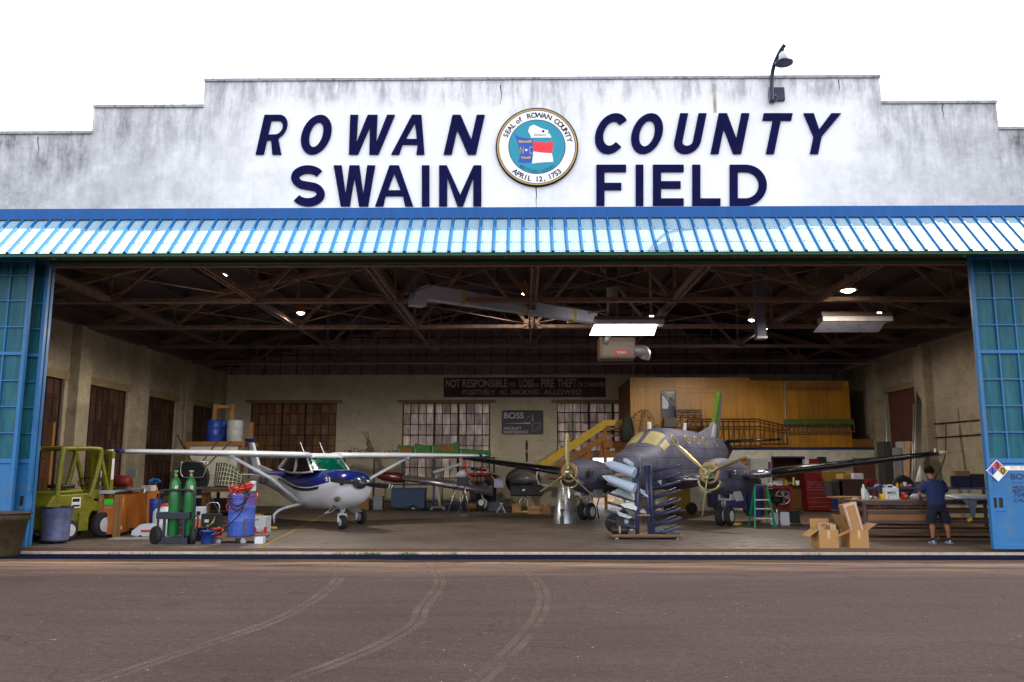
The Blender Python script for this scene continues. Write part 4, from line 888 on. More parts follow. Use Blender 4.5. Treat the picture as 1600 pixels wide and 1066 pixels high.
MB().lathe([(0.155,-0.1),(0.155,0.7),(0.165,0.71),(0.165,0.76),(0.155,0.77),(0.155,2.4)], n=24).build('pipe', M('flue_metal', (0.22,0.20,0.21), 0.45, metal=0.6, var=0.25), t)
MB().lathe([(0.24,-0.16),(0.25,-0.12),(0.16,-0.1)], n=24).build('collar', M_steel, t)
# ducts
M_duct = M('grey_duct_sheet', (0.40,0.42,0.52), 0.5, metal=0.1, var=0.2, scale=1.2)
d0 = A(668,447,4.2); d1 = A(928,490,7.4); dirn = (d1-d0); dirn.z = 0; Ld = dirn.length; 
t = thing('slanting_duct', 'long pale grey rectangular duct with down-turned mouth crossing below the trusses', 'duct', (d0.x, 4.2, d0.z), math.atan2(dirn.y, dirn.x))
drop = d1.z-d0.z
MB().loft([[Vector((0,-0.15,0.0)),Vector((0,0.15,0.0)),Vector((0,0.15,-0.36)),Vector((0,-0.15,-0.36))], [Vector((Ld,-0.15,drop)),Vector((Ld,0.15,drop)),Vector((Ld,0.15,drop-0.30)),Vector((Ld,-0.15,drop-0.30))]], smooth=False).build('duct_run', M_duct, t)
rings = []
for i in range(7):
    a = R(90*i/6); cx, cz = 0.0, -0.46
    rings.append([Vector((cx-math.sin(a)*r_, y, cz+math.cos(a)*r_)) for r_, y in ((0.46,-0.15),(0.46,0.15),(0.10,0.15),(0.10,-0.15))])
rings.append([p+Vector((0,0,-0.1)) for p in rings[-1]])
MB().loft(rings, smooth=False).build('elbow', M_duct, t)
for f_ in (0.18, 0.55, 0.85): 
    x = Ld*f_; z = drop*f_; MB().bx(x-0.05, x+0.05, -0.156, 0.156, z-0.36, z+0.006).build('yellow_band', M('band_yellow', (0.45,0.33,0.08), 0.6), t)
a, b_ = A(1184,527,6.6), A(1198,527,6.6)
t = thing('square_downpipe', 'square grey vent shaft hanging from the roof right of centre', 'duct', (a.x, 6.6, a.z))
MB().bx(0, b_.x-a.x, 0, 0.3, 0, 3.0).build('shaft', M('shaft_grey', (0.16,0.16,0.21), 0.5, metal=0.2), t, bevel=0.006)
MB().bx(-0.02, b_.x-a.x+0.02, -0.02, 0.32, -0.03, 0.03).build('rim', M_galv, t)
c0, c1 = A(293,570,16.6), A(1385,570,16.6); t = thing('conduit_line', 'thin pale conduit running straight across the hangar in front of the back gable', 'conduit', (0, 16.6, c0.z))
MB().tube([(c0.x,0,0),(c0.x+9,0,0.03),(0,0,0.0),(c1.x-6,0,0.02),(c1.x,0,0),(c1.x,0,-3.0)], 0.017, 6).build('tube', M('pale_conduit', (0.5,0.42,0.36), 0.5), t)
MB().tube([(c0.x,0,0),(c0.x,0,-3)], 0.017, 6).build('tube', M('pale_conduit', (0.5,0.42,0.36), 0.5), t)

# ================================================================ AIRCRAFT
class Craft:
    def __init__(s, root, x, y, a, sc):
        s.o = root; s.d = Vector((math.sin(a), -math.cos(a), 0)); s.l = Vector((math.cos(a), math.sin(a), 0)); s.P = Vector((x, y, FZ)); s.s = sc
        root.location = s.P; root.rotation_euler = (0,0,a-math.pi/2); root.scale = (sc,)*3
    def LP(s, px, py, yl):           # local point on the plane y = yl seen at a photo pixel
        r = _ray(px, py); n = s.l; q = s.P + s.l*(yl*s.s); t = (q-_C).dot(n)/r.dot(n); w = _C + r*t - s.P
        return Vector((w.dot(s.d)/s.s, yl, w.z/s.s))
class Body:
    """fuselage from stations (x, z_top, z_bottom, half_width, squareness)"""
    def __init__(s, st): s.st = sorted(st)
    def at(s, x):
        st = s.st; x = max(st[0][0], min(st[-1][0], x))
        for i in range(len(st)-1):
            if st[i][0] <= x <= st[i+1][0]:
                t = (x-st[i][0])/(st[i+1][0]-st[i][0])
                p = [st[max(0,i-1)], st[i], st[i+1], st[min(len(st)-1,i+2)]]
                out = []
                for k in range(1, 5):
                    m0 = (p[2][k]-p[0][k])/((p[2][0]-p[0][0]) or 1)*(p[2][0]-p[1][0]); m1 = (p[3][k]-p[1][k])/((p[3][0]-p[1][0]) or 1)*(p[2][0]-p[1][0])
                    out.append((2*t**3-3*t*t+1)*p[1][k]+(t**3-2*t*t+t)*m0+(-2*t**3+3*t*t)*p[2][k]+(t**3-t*t)*m1)
                return out
    def pt(s, x, th, off=0.0):       # th degrees from the top, + towards +y
        zt, zb, hw, e = s.at(x); zc = (zt+zb)/2; hh = (zt-zb)/2; c, sn = math.cos(R(th)), math.sin(R(th))
        y = math.copysign(abs(sn)**(2/e), sn)*(max(hw,0.004)+off); z = zc+math.copysign(abs(c)**(2/e), c)*(hh+off); return Vector((x, y, z))
    def loft(s, n=36, step=0.12, x0=None, x1=None):
        a = x0 if x0 is not None else s.st[0][0]; b_ = x1 if x1 is not None else s.st[-1][0]; k = max(2, int((b_-a)/step)); rings = []
        for i in range(k+1): rings.append([s.pt(a+(b_-a)*i/k, 360*j/n) for j in range(n)])
        return rings
    def patch(s, outline, off=0.008, rings=4):
        """sheet over the skin whose outline is given as (x, theta)"""
        cx = sum(p[0] for p in outline)/len(outline); ct = sum(p[1] for p in outline)/len(outline); m = MB(); n = len(outline)
        vs = [s.pt(cx, ct, off)]
        for r_ in range(1, rings+1): vs += [s.pt(cx+(x-cx)*r_/rings, ct+(t-ct)*r_/rings, off) for x, t in outline]
        fs = [(0, 1+i, 1+(i+1) % n) for i in range(n)]
        for r_ in range(rings-1): fs += [(1+r_*n+i, 1+(r_+1)*n+i, 1+(r_+1)*n+(i+1) % n, 1+r_*n+(i+1) % n) for i in range(n)]
        return m.add(vs, fs, 0, True)
def rect_outline(x0, x1, t0, t1, k=5, slant=0.0):
    o = [(x0+(x1-x0)*i/k, t0) for i in range(k)] + [(x1, t0+(t1-t0)*i/k) for i in range(k)] + [(x1+(x0-x1)*i/k, t1) for i in range(k)] + [(x0, t1+(t0-t1)*i/k) for i in range(k)]
    return [(x+slant*(t-t0)/(t1-t0), t) for x, t in o]
def oval(cx, ct, rx, rt, n=20): return [(cx+rx*math.cos(2*math.pi*i/n), ct+rt*math.sin(2*math.pi*i/n)) for i in range(n)]
def foil(xle, chord, thick, y, z, n=10, rz_tw=0.0):
    up = []; lo = []
    for i in range(n+1):
        u_ = (1-math.cos(math.pi*i/n))/2; tt = 5*thick*(0.2969*math.sqrt(u_)-0.126*u_-0.3516*u_**2+0.2843*u_**3-0.1036*u_**4)
        up.append(Vector((xle-u_*chord, y, z+tt*1.15))); lo.append(Vector((xle-u_*chord, y, z-tt*0.75)))
    return up + lo[-2:0:-1]
def lerp(a, b_, t): return a+(b_-a)*t
def wheel(parent, c, r, w, name='wheel', tread=None):
    t_ = MB().lathe([(r*0.55,-w/2),(r*0.85,-w/2),(r*0.97,-w*0.32),(r,0),(r*0.97,w*0.32),(r*0.85,w/2),(r*0.55,w/2)], c, 28, axis='y').build(name, M('tyre_rubber', (0.018,0.017,0.018), 0.8, var=0.3), parent)
    MB().lathe([(0.02,-w*0.60),(r*0.28,-w*0.58),(r*0.46,-w*0.53),(r*0.5,-w*0.56),(r*0.56,-w*0.51),(r*0.56,w*0.51),(r*0.5,w*0.56),(r*0.46,w*0.53),(r*0.28,w*0.58),(0.02,w*0.60)], c, 20, axis='y').build('rim', M('wheel_white', (0.6,0.6,0.62), 0.4), t_)
    return t_
# ---------------------------------------------------------------- blue and white high-wing aeroplane
hw_root = thing('high_wing_aeroplane', 'white and blue high wing light aeroplane with green windscreen and two-bladed propeller', 'aeroplane')
hc = Craft(hw_root, -5.9, 7.8, R(37.8), 1.02); hw_root.scale = (1.02, 1.02, 0.95)
M_awhite = M('aircraft_white', (0.72,0.76,0.84), 0.28, var=0.04, scale=1.5, coat=0.3)
def livery():
    m, nt, b = _nt('aeroplane_livery'); tc = N(nt, 'ShaderNodeTexCoord'); sp = N(nt, 'ShaderNodeSeparateXYZ'); L(nt, tc.outputs['Object'], sp.inputs[0])
    mr = N(nt, 'ShaderNodeMapRange', ins={1: -6.0, 2: 3.0, 3: 0.0, 4: 1.0}); L(nt, sp.outputs[0], mr.inputs[0])
    cr = N(nt, 'ShaderNodeValToRGB'); cr.color_ramp.interpolation = 'B_SPLINE'
    pts = [(-6,1.50),(-4.0,1.50),(-2.6,1.50),(-1.4,1.44),(-0.4,1.20),(0.5,1.14),(1.3,1.22),(2.1,1.36),(2.7,1.42)]
    el = cr.color_ramp.elements; el[0].position = 0; el[0].color = (pts[0][1]/2,)*3+(1,); el[1].position = 1; el[1].color = (pts[-1][1]/2,)*3+(1,)
    for x, z in pts[1:-1]: e = el.new((x+6)/9); e.color = (z/2,)*3+(1,)
    L(nt, mr.outputs[0], cr.inputs[0]); zb = math_n(nt, 'MULTIPLY', cr.outputs[0], None, v1=2.0); d = math_n(nt, 'SUBTRACT', sp.outputs[2], zb)
    def step(v): return math_n(nt, 'GREATER_THAN', d, None, v1=v)
    def mix(fac, a, c):
        mx = N(nt, 'ShaderNodeMixRGB'); L(nt, fac, mx.inputs[0])
        if hasattr(a, 'is_output'): L(nt, a, mx.inputs[1])
        else: mx.inputs[1].default_value = c4(a)
        mx.inputs[2].default_value = c4(c); return mx.outputs[0]
    W = (0.72,0.76,0.84); Bl = (0.008,0.02,0.20)
    xm = math_n(nt, 'MULTIPLY', math_n(nt, 'GREATER_THAN', sp.outputs[0], None, v1=-1.9), math_n(nt, 'LESS_THAN', sp.outputs[0], None, v1=1.35))
    c = mix(math_n(nt, 'MULTIPLY', step(-0.125), xm), W, (0.16,0.10,0.06)); c = mix(math_n(nt, 'MULTIPLY', step(-0.095), xm), c, (0.01,0.01,0.03))
    c = mix(step(-0.03), c, W); c = mix(step(0.0), c, Bl)
    L(nt, c, b.inputs['Base Color']); b.inputs['Roughness'].default_value = 0.22; b.inputs['Coat Weight'].default_value = 0.4
    return m
M_liv = livery(); M_ablue = M('aircraft_blue', (0.008,0.02,0.20), 0.25, coat=0.4, var=0.08)
bd1 = Body([(2.52,1.44,1.08,0.30,2.2),(2.46,1.52,0.92,0.42,2.4),(2.2,1.62,0.70,0.53,2.4),(1.75,1.67,0.56,0.57,2.4),(1.3,1.69,0.55,0.58,2.5),(0.95,1.69,0.53,0.58,2.6),(0.3,1.60,0.51,0.585,2.7),(-0.7,1.60,0.56,0.56,2.7),(-1.6,1.70,0.74,0.47,2.5),(-2.6,1.68,0.95,0.34,2.4),(-4.2,1.60,1.20,0.17,2.2),(-5.4,1.54,1.36,0.04,2.0)])
MB().loft(bd1.loft()).build('fuselage', M_liv, hw_root)
# cabin: roof, posts, glass
M_gglass = M('green_sun_screen', (0.0,0.075,0.045), 0.12, var=0.6, scale=3.5, coat=0.6); M_sglass = M('dark_cabin_glass', (0.025,0.018,0.02), 0.08, var=0.5, scale=4)
def cab(x, z, s_): h = 0.57+(0.49-0.57)*(z-1.58)/0.46; return Vector((x, s_*h, z))
ws_ = MB(); k = 6
rows = []
for i in range(k+1):
    t_ = i/k; x = lerp(1.06, 0.50, t_); z = lerp(1.66, 2.06, t_); hh = lerp(0.50, 0.46, t_)
    rows.append([Vector((x-0.22*abs(2*j/10-1)**2.5*(1-0.3*t_), (2*j/10-1)*(hh+0.05), z)) for j in range(11)])
vs = [p for r_ in rows for p in r_]
ws_.add(vs, [(i*11+j, i*11+j+1, (i+1)*11+j+1, (i+1)*11+j) for i in range(k) for j in range(10)], 0, True).build('windscreen', M_gglass, hw_root)
fr = MB()
fr.tube([rows[0][j]+Vector((0.01,0,0.0)) for j in range(11)], 0.02, 6)
for s_ in (-1, 1):
    fr.tube([cab(0.86,1.62,s_), cab(0.33,2.05,s_)], 0.032, 6); fr.tube([cab(-0.32,1.60,s_), cab(-0.36,2.05,s_)], 0.035, 6); fr.tube([cab(-1.5,1.72,s_)*1, cab(-1.0,2.05,s_)], 0.05, 6)
    fr.tube([cab(0.9,1.61,s_), cab(0.3,1.58,s_), cab(-0.6,1.58,s_), cab(-1.5,1.70,s_)], 0.03, 6)
    fr.tube([cab(-0.30,1.60,s_), cab(-0.26,1.8,s_), cab(-0.33,2.04,s_)], 0.02, 6)
fr.build('cabin_frame', M_awhite, hw_root, fix=False)
MB().loft([[Vector((x, y, z)) for y, z in ((-h,2.02),(h,2.02),(h*0.9,tz),(-h*0.9,tz))] for x, h, tz in ((0.55,0.40,2.08),(0.3,0.5,2.16),(-0.9,0.5,2.14),(-1.15,0.42,2.06))], smooth=False).build('cabin_roof', M_awhite, hw_root, bevel=0.02)
for s_ in (-1, 1):
    for pts in ([(0.78,1.62),(0.36,2.02),(-0.28,2.02),(-0.28,1.62)], [(-0.38,1.62),(-0.38,2.02),(-0.95,2.02),(-1.32,1.72),(-0.9,1.62)]):
        g_ = MB().add([cab(x, z, s_)*1.0 - Vector((0, s_*0.012, 0)) for x, z in pts], [tuple(range(len(pts)))]).build('side_window', M_sglass, hw_root)
MB().add([cab(-1.45,1.74,-1), cab(-1.45,1.74,1), cab(-1.02,2.05,1), cab(-1.02,2.05,-1)], [(0,1,2,3)]).build('rear_window', M_sglass, hw_root)
MB().bx(-0.7, -0.3, 0.08, 0.46, 1.2, 1.9).bx(-0.7, -0.3, -0.46, -0.08, 1.2, 1.9).build('seat_backs', M('brown_seats', (0.07,0.035,0.03), 0.7), hw_root, bevel=0.05)
for s_ in (-1, 1):                     # wings
    rings = []
    for y in [0.46,0.8,1.6,2.5,3.4,4.2,4.9,5.22]:
        t_ = max(0, (y-2.5)/2.9); rings.append(foil(0.62-0.12*t_, 1.60-0.45*t_, lerp(0.125,0.105,t_)*(1.6-0.45*t_), s_*y, 2.08+0.012*(y-0.5)))
    if s_ < 0: rings = [r_[::-1] for r_ in rings]
    wg = MB().loft(rings).build('wing', M_awhite, hw_root)
    tr_ = [foil(0.50,1.16,0.12,s_*5.225,2.137), foil(0.44,1.05,0.10,s_*5.38,2.15), foil(0.25,0.8,0.05,s_*5.47,2.165)]
    MB().loft(tr_).build('wing_tip', M_ablue, wg)
    MB().tube([(0.35,s_*5.45,2.155),(0.25,s_*5.72,2.15)], [0.035,0.004], 8).build('tip_fairing', M_awhite, wg)
    MB().tube([(0.30,s_*0.56,0.66),(0.36,s_*1.5,1.42),(0.42,s_*2.62,2.04)], 0.048, 10).build('wing_strut', M_awhite, hw_root)
    MB().ball((0.42,s_*2.62,2.05), 0.09, 8, sq=(1.4,1,0.7)).build('strut_cuff', M_awhite, hw_root)
    MB().loft([[Vector((x, s_*y, 2.07+0.012*(y-0.5)-0.075)) for x, y in ((-0.7,a_),(-1.08+0.1*(a_>2),a_),(-1.08+0.1*(a_>2),a_+0.01),(-0.7,a_+0.01))] for a_ in (0.7,2.4)], smooth=False).build('flap_seam', M('seam_grey', (0.3,0.32,0.36), 0.5), wg)
    sr_ = [Vector((-0.12,s_*0.35,0.66)), Vector((-0.1,s_*0.7,0.60)), Vector((-0.05,s_*1.05,0.50)), Vector((-0.02,s_*1.22,0.36)), Vector((0.0,s_*1.26,0.22))]
    MB().tube(dense(sr_,4), [0.05-0.018*i/16 for i in range(17)], 10).build('gear_leg', M_awhite, hw_root)
    MB().tube([(0,s_*1.24,0.36),(0.0,s_*1.24,0.14)], 0.04, 8).build('brake', M_awhite, hw_root)
    wheel(hw_root, (0.0,s_*1.40,0.215), 0.215, 0.16)
    MB().loft([foil(-4.75,0.85,0.07,s_*0.05,1.50), foil(-4.95,0.6,0.05,s_*1.7,1.52)]).build('tailplane', M_awhite, hw_root)
    MB().tube([(-0.25,s_*0.3,2.14),(-0.42,s_*0.3,2.30+0.2*0),(-0.62,s_*0.3,2.52)], [0.014,0.011,0.006], 6).build('aerial', M_awhite, hw_root)
# nose leg
ng = MB().tube([(1.55,0,0.8),(1.62,0,0.42)], 0.05, 10).tube([(1.62,-0.11,0.40),(1.66,-0.12,0.20)], 0.028, 8).tube([(1.62,0.11,0.40),(1.66,0.12,0.20)], 0.028, 8).tube([(1.62,-0.12,0.41),(1.62,0.12,0.41)], 0.032, 8).tube([(1.62,0,0.66),(1.76,0,0.54),(1.64,0,0.42)], 0.022, 6)
ng.build('nose_leg', M_awhite, hw_root, fix=False); wheel(hw_root, (1.66,0,0.195), 0.195, 0.15, 'nose_wheel')
for s_ in (-1, 1):
    MB().add([Vector(p) for p in ((1.95,s_*0.2,0.66),(1.35,s_*0.2,0.58),(1.40,s_*0.42,0.42),(1.90,s_*0.46,0.48))], [(0,1,2,3)]).add([Vector(p) for p in ((1.95,s_*0.2,0.668),(1.35,s_*0.2,0.588),(1.40,s_*0.42,0.428),(1.90,s_*0.46,0.488))], [(3,2,1,0)]).build('gear_door', M_awhite, hw_root, fix=False)
    g_ = bd1.patch(oval(2.44, s_*75, 0.055, 13), 0.006).build('cooling_inlet', M('inlet_black', (0.01,0.01,0.01), 0.8), hw_root)
MB().tube([(1.9,-0.34,0.66),(1.75,-0.38,0.50)], 0.06, 12).build('exhaust_stack', M('exhaust_dark', (0.07,0.06,0.055), 0.6), hw_root)
el_ = bd1.patch(oval(2.2, -128, 0.13, 11), 0.006).build('landing_light', M('lens_grey', (0.28,0.28,0.22), 0.1), hw_root)
bd1.patch(oval(2.2, -128, 0.05, 5), 0.012).build('bulb', M('bulb_brass', (0.12,0.09,0.03), 0.3), el_)
# spinner + propeller
M_prop = M('propeller_black', (0.018,0.018,0.026), 0.35, var=0.2); M_spin = M('spinner_grey', (0.09,0.09,0.11), 0.25, metal=0.6)
MB().lathe([(0.17,2.50),(0.175,2.56),(0.165,2.66),(0.13,2.76),(0.07,2.84),(0.01,2.88)], (0,0,1.30), 24, axis='x').build('spinner', M_spin, hw_root)
def blade(parent, c, ang, Lb, chord, pitch, mat, thick=0.022, n=10, tipmat=None, r0=0.06):
    """one propeller blade: loft from a round root to a rounded tip in the plane across the x axis"""
    a = R(ang); rd = Vector((0, math.cos(a), math.sin(a))); tg = Vector((0, -math.sin(a), math.cos(a))); ax = Vector((1,0,0)); rings = []
    prof = [(0.05,0.4),(0.12,0.35),(0.2,0.6),(0.35,0.95),(0.55,1.0),(0.75,0.9),(0.9,0.75),(0.96,0.6),(0.99,0.36),(1.0,0.12)]
    for u_, wv in prof:
        pt = R(pitch)*(1.15-0.35*u_); ch = tg*math.cos(pt)+ax*math.sin(pt); nr = ax*math.cos(pt)-tg*math.sin(pt); w_ = chord*wv/2; th = thick*(1.6-u_)*0.8 if u_ > 0.12 else chord*0.18
        rings.append([Vector(c)+rd*(u_*Lb)+ch*(w_*math.cos(2*math.pi*j/12))+nr*(th*math.sin(2*math.pi*j/12)) for j in range(12)])
    b_ = MB().loft(rings).build('blade', mat, parent)
    if tipmat:
        for u0 in (0.84, 0.92):
            q = []
            for u_ in (u0, u0+0.035):
                pt = R(pitch)*(1.15-0.35*u_); ch = tg*math.cos(pt)+ax*math.sin(pt); nr = ax*math.cos(pt)-tg*math.sin(pt); w_ = chord*(0.82 if u_ < 0.9 else 0.7)/2*1.04; th = thick*(1.6-u_)*0.8*1.35
                q.append([Vector(c)+rd*(u_*Lb)+ch*(w_*math.cos(2*math.pi*j/12))+nr*(th*math.sin(2*math.pi*j/12)) for j in range(12)])
            MB().loft(q).build('tip_band', tipmat, b_)
    return b_
pr = MB().lathe([(0.09,2.5),(0.1,2.66)], (0,0,1.30), 16, axis='x').build('propeller_hub', M_prop, hw_root)
for ang in (173, -7): blade(hw_root, (2.6,0,1.30), ang, 1.0, 0.17, 35, M_prop, tipmat=M_white)
# fin and registration
MB().prism([(-4.35,1.56),(-5.0,1.58),(-5.55,2.62),(-5.25,2.66)], -0.05, 0.05).build('fin', M_awhite, hw_root, bevel=0.02)
MB().prism([(-3.3,1.62),(-4.35,1.60),(-4.95,2.05),(-4.6,1.85)], -0.035, 0.035).build('fin_fillet', M_awhite, hw_root)
MB().prism([(-5.01,1.5),(-5.35,1.5),(-5.95,2.66),(-5.565,2.64)], -0.045, 0.045).build('rudder', M_ablue, hw_root, bevel=0.015)
MB().prism([(-5.20,2.63),(-5.94,2.67),(-5.98,2.80),(-5.32,2.78)], -0.055, 0.055).build('fin_cap', M_ablue, hw_root, bevel=0.02)
ts = bd1.pt(-3.55, -90).y; text('registration', 'N6530R', M_signnavy, (-3.95, ts-0.005, 1.20), 0.44, hw_root, rot=(R(90),0,R(-7.0)), depth=0.002, bold=0.006, sx=0.85)
text('small_badge', 'IR', M_signnavy, (-1.9, bd1.pt(-1.9,-90).y-0.012, 0.98), 0.12, hw_root, rot=(R(90),0,R(-6)), depth=0.001)

# ---------------------------------------------------------------- stripped twin turboprop
tw = thing('twin_engine_aeroplane', 'stripped grey twin engine aeroplane with masked windscreen and three-bladed cream propellers', 'aeroplane')
tc_ = Craft(tw, 3.35, 8.43, R(-34.65), 1.047)
def primer():
    m, nt, b = _nt('stripped_primer'); tc = N(nt, 'ShaderNodeTexCoord'); o = tc.outputs['Object']
    n = N(nt, 'ShaderNodeTexNoise', ins={'Scale': 1.8, 'Detail': 9.0, 'Roughness': 0.72}); L(nt, o, n.inputs[0])
    cr = N(nt, 'ShaderNodeValToRGB'); e = cr.color_ramp.elements; e[0].position = 0.32; e[0].color = (0.085,0.095,0.155,1); e[1].position = 0.7; e[1].color = (0.20,0.215,0.30,1); k = e.new(0.5); k.color = (0.15,0.15,0.225,1); L(nt, n.outputs[0], cr.inputs[0])
    n2 = N(nt, 'ShaderNodeTexNoise', ins={'Scale': 3.0, 'Detail': 5.0}); L(nt, o, n2.inputs[0]); r = N(nt, 'ShaderNodeMapRange', ins={1: 0.58, 2: 0.68, 3: 0.0, 4: 0.5}); L(nt, n2.outputs[0], r.inputs[0])
    mx = N(nt, 'ShaderNodeMixRGB'); mx.inputs[2].default_value = (0.23,0.19,0.25,1); L(nt, r.outputs[0], mx.inputs[0]); L(nt, cr.outputs[0], mx.inputs[1])
    sp = N(nt, 'ShaderNodeSeparateXYZ'); L(nt, o, sp.inputs[0]); cb = N(nt, 'ShaderNodeCombineXYZ'); L(nt, sp.outputs[0], cb.inputs[0]); L(nt, sp.outputs[2], cb.inputs[1])
    br = N(nt, 'ShaderNodeTexBrick', ins={'Color1': (1,1,1,1), 'Color2': (0.72,0.74,0.80,1), 'Mortar': (0.22,0.22,0.25,1), 'Scale': 1.0, 'Mortar Size': 0.009, 'Brick Width': 0.62, 'Row Height': 0.31}); L(nt, cb.outputs[0], br.inputs[0])
    mu = N(nt, 'ShaderNodeMixRGB', blend_type='MULTIPLY'); mu.inputs[0].default_value = 0.9; L(nt, mx.outputs[0], mu.inputs[1]); L(nt, br.outputs[0], mu.inputs[2]); L(nt, mu.outputs[0], b.inputs['Base Color'])
    b.inputs['Metallic'].default_value = 0.1; b.inputs['Roughness'].default_value = 0.62; return m
M_prim = primer(); M_mask = M('tan_masking', (0.52,0.44,0.22), 0.6, var=0.1); M_maskD = M('tan_masking_dark', (0.13,0.11,0.075), 0.5); M_boot = M('black_deice_boot', (0.008,0.008,0.013), 0.28, var=0.3)
M_cream = M('cream_blade', (0.50,0.45,0.22), 0.3, metal=0.5, var=0.12); M_bare = M('bare_metal', (0.42,0.43,0.50), 0.22, metal=0.85, var=0.15, scale=6)
bd2 = Body([(1.02,1.62,1.48,0.04,2.0),(0.94,1.78,1.34,0.22,2.0),(0.62,1.98,1.12,0.45,2.1),(0.2,2.13,1.00,0.61,2.2),(-0.15,2.24,0.95,0.68,2.3),(-0.4,2.36,0.94,0.70,2.35),(-0.8,2.60,0.93,0.72,2.4),(-1.15,2.71,0.93,0.73,2.4),(-1.7,2.76,0.93,0.72,2.4),(-3.4,2.74,0.94,0.72,2.4),(-4.6,2.68,1.12,0.64,2.3),(-5.8,2.58,1.50,0.44,2.2),(-7.2,2.46,2.05,0.14,2.0)])
MB().loft(bd2.loft(step=0.1)).build('fuselage', M_prim, tw)
for s_ in (-1, 1):
    bd2.patch(rect_outline(-0.20,-0.83,s_*4,s_*40,6,-0.10), 0.012).build('windscreen_pane', M_mask, tw)
    bd2.patch(rect_outline(-0.42,-0.80,s_*47,s_*64,4,-0.06), 0.012).build('quarter_window', M_mask, tw)
    bd2.patch(oval(-1.26, s_*56, 0.20, 13), 0.012).build('side_window', M_mask, tw); bd2.patch(oval(-1.26, s_*56, 0.165, 10.5), 0.018).build('side_window', M_maskD, tw)
    for x in (-2.2, -2.9, -3.55, -4.6):
        q = 0.15 if x > -4 else 0.1
        bd2.patch(oval(x, s_*55, q, 11), 0.011).build('cabin_window', M_mask, tw); bd2.patch(oval(x, s_*55, q-0.035, 8.5), 0.017).build('cabin_window_cover', M_maskD, tw)
rg = [bd2.pt(0.62, 360*j/40, 0.005) for j in range(40)]; MB().tube(rg, 0.010, 5, close=True).build('radome_joint', M('joint_grey', (0.25,0.25,0.27), 0.5), tw)
MB().bx(-1.0, -0.86, -0.03, 0.03, 2.70, 2.90).build('aerial', M_white, tw)
MB().prism([(-3.3,2.66),(-3.5,2.66),(-3.55,2.98),(-3.42,2.99)], -0.02, 0.02).build('aerial', M('aerial_pale', (0.5,0.52,0.6), 0.5), tw)
NY = 2.18
def nacelle(s_):
    y = s_*NY; root = tw
    st_ = [(0.02,0.29,1.43,0.29),(-0.12,0.34,1.42,0.34),(-0.45,0.42,1.38,0.44),(-0.9,0.46,1.34,0.50),(-1.5,0.46,1.30,0.50),(-2.3,0.40,1.26,0.42),(-3.1,0.26,1.22,0.24),(-3.9,0.06,1.18,0.04)]
    rings = [[Vector((x, y+w_*math.cos(2*math.pi*j/28), z+(h_ if math.sin(2*math.pi*j/28) > 0 else h_*1.12)*math.sin(2*math.pi*j/28))) for j in range(28)] for x, w_, z, h_ in st_]
    nb = MB().loft(rings).build('nacelle', M_prim, root)
    MB().lathe([(0.17,0.02),(0.27,0.045),(0.295,0.035),(0.30,0.0)], (0,y,1.43), 28, axis='x').build('front_ring', M('ring_gold', (0.40,0.30,0.14), 0.4, metal=0.5), nb)
    MB().tube([Vector((0.03, y+0.285*math.cos(2*math.pi*j/28), 1.43+0.285*math.sin(2*math.pi*j/28))) for j in range(28)], 0.01, 6, close=True).build('red_edge', M('edge_red', (0.45,0.05,0.03), 0.5), nb)
    MB().lathe([(0.01,0.046),(0.16,0.046)], (0,y,1.43), 20, axis='x').build('gearbox_face', M('gearbox_mottle', (0.5,0.5,0.46), 0.4, metal=0.5, var=0.9, scale=22), nb)
    # chin intake
    arc = [Vector((0.0-0.03, y+0.30*math.cos(a_), 1.27+0.22*math.sin(a_))) for a_ in [R(170+i*200/14) for i in range(15)]]
    arc = [Vector((p.x+0.06, p.y, p.z-0.075)) for p in arc]
    MB().tube(arc, 0.035, 8).build('intake_lip', M_cream, nb)
    MB().loft([[Vector((x, y+r_*math.cos(2*math.pi*j/20)*1.2, z+r_*0.72*math.sin(2*math.pi*j/20))) for j in range(20)] for x, r_, z in ((0.02,0.235,1.145),(-0.3,0.26,1.13),(-0.9,0.26,1.08),(-1.6,0.12,1.06))]).build('chin_duct', M_prim, nb)
    MB().loft([[Vector((x, y+r_*math.cos(2*math.pi*j/20)*1.2, z+r_*0.7*math.sin(2*math.pi*j/20))) for j in range(20)] for x, r_, z in ((0.035,0.225,1.14),(0.025,0.2,1.14))]).build('intake_mouth', M_dark, nb)
    MB().lathe([(0.01,0.0),(0.10,0.012),(0.12,0.0)], (-0.42,y+0.415,1.40), 16, axis='y').build('exhaust_port', M('port_grey', (0.02,0.02,0.02), 0.6), nb)
    MB().tube([(-0.62,y+0.43,1.47),(-0.62,y+0.49,1.47)], 0.03, 8).tube([(-0.62,y+0.43,1.40),(-0.62,y+0.49,1.40)], 0.03, 8).build('cowl_latches', M_bare, nb)
    bl_ = MB().tube([(0.04,y,1.43),(0.18,y,1.43)], [0.10,0.075], 14).tube([(0.18,y,1.43),(0.26,y,1.43)], [0.06,0.035], 12)
    hb = bl_.build('propeller_hub', M_cream, root, fix=False)
    for ang in ((90,210,322) if s_ < 0 else (139,21,260)):
        c_ = (0.12,y,1.43); blade(root, c_, ang, 1.16, 0.15, 64, M_cream, thick=0.02)
        a_ = R(ang); MB().tube([Vector(c_)+Vector((0,math.cos(a_),math.sin(a_)))*0.06, Vector(c_)+Vector((0,math.cos(a_),math.sin(a_)))*0.2], [0.058,0.045], 12).build('blade_root', M_cream, hb)
    ex = MB().bx(-1.02,-0.62,y-0.13+0.1,y-0.09+0.1,0.70,0.86).bx(-1.02,-0.62,y+0.29,y+0.33,0.70,0.86).bx(-1.02,-0.62,y+0.01,y+0.29,0.70,0.735); ex.build('oil_cooler_scoop', M('scoop_grey', (0.4,0.4,0.42), 0.5), nb)
    # wing outboard of the engine
    rings = []
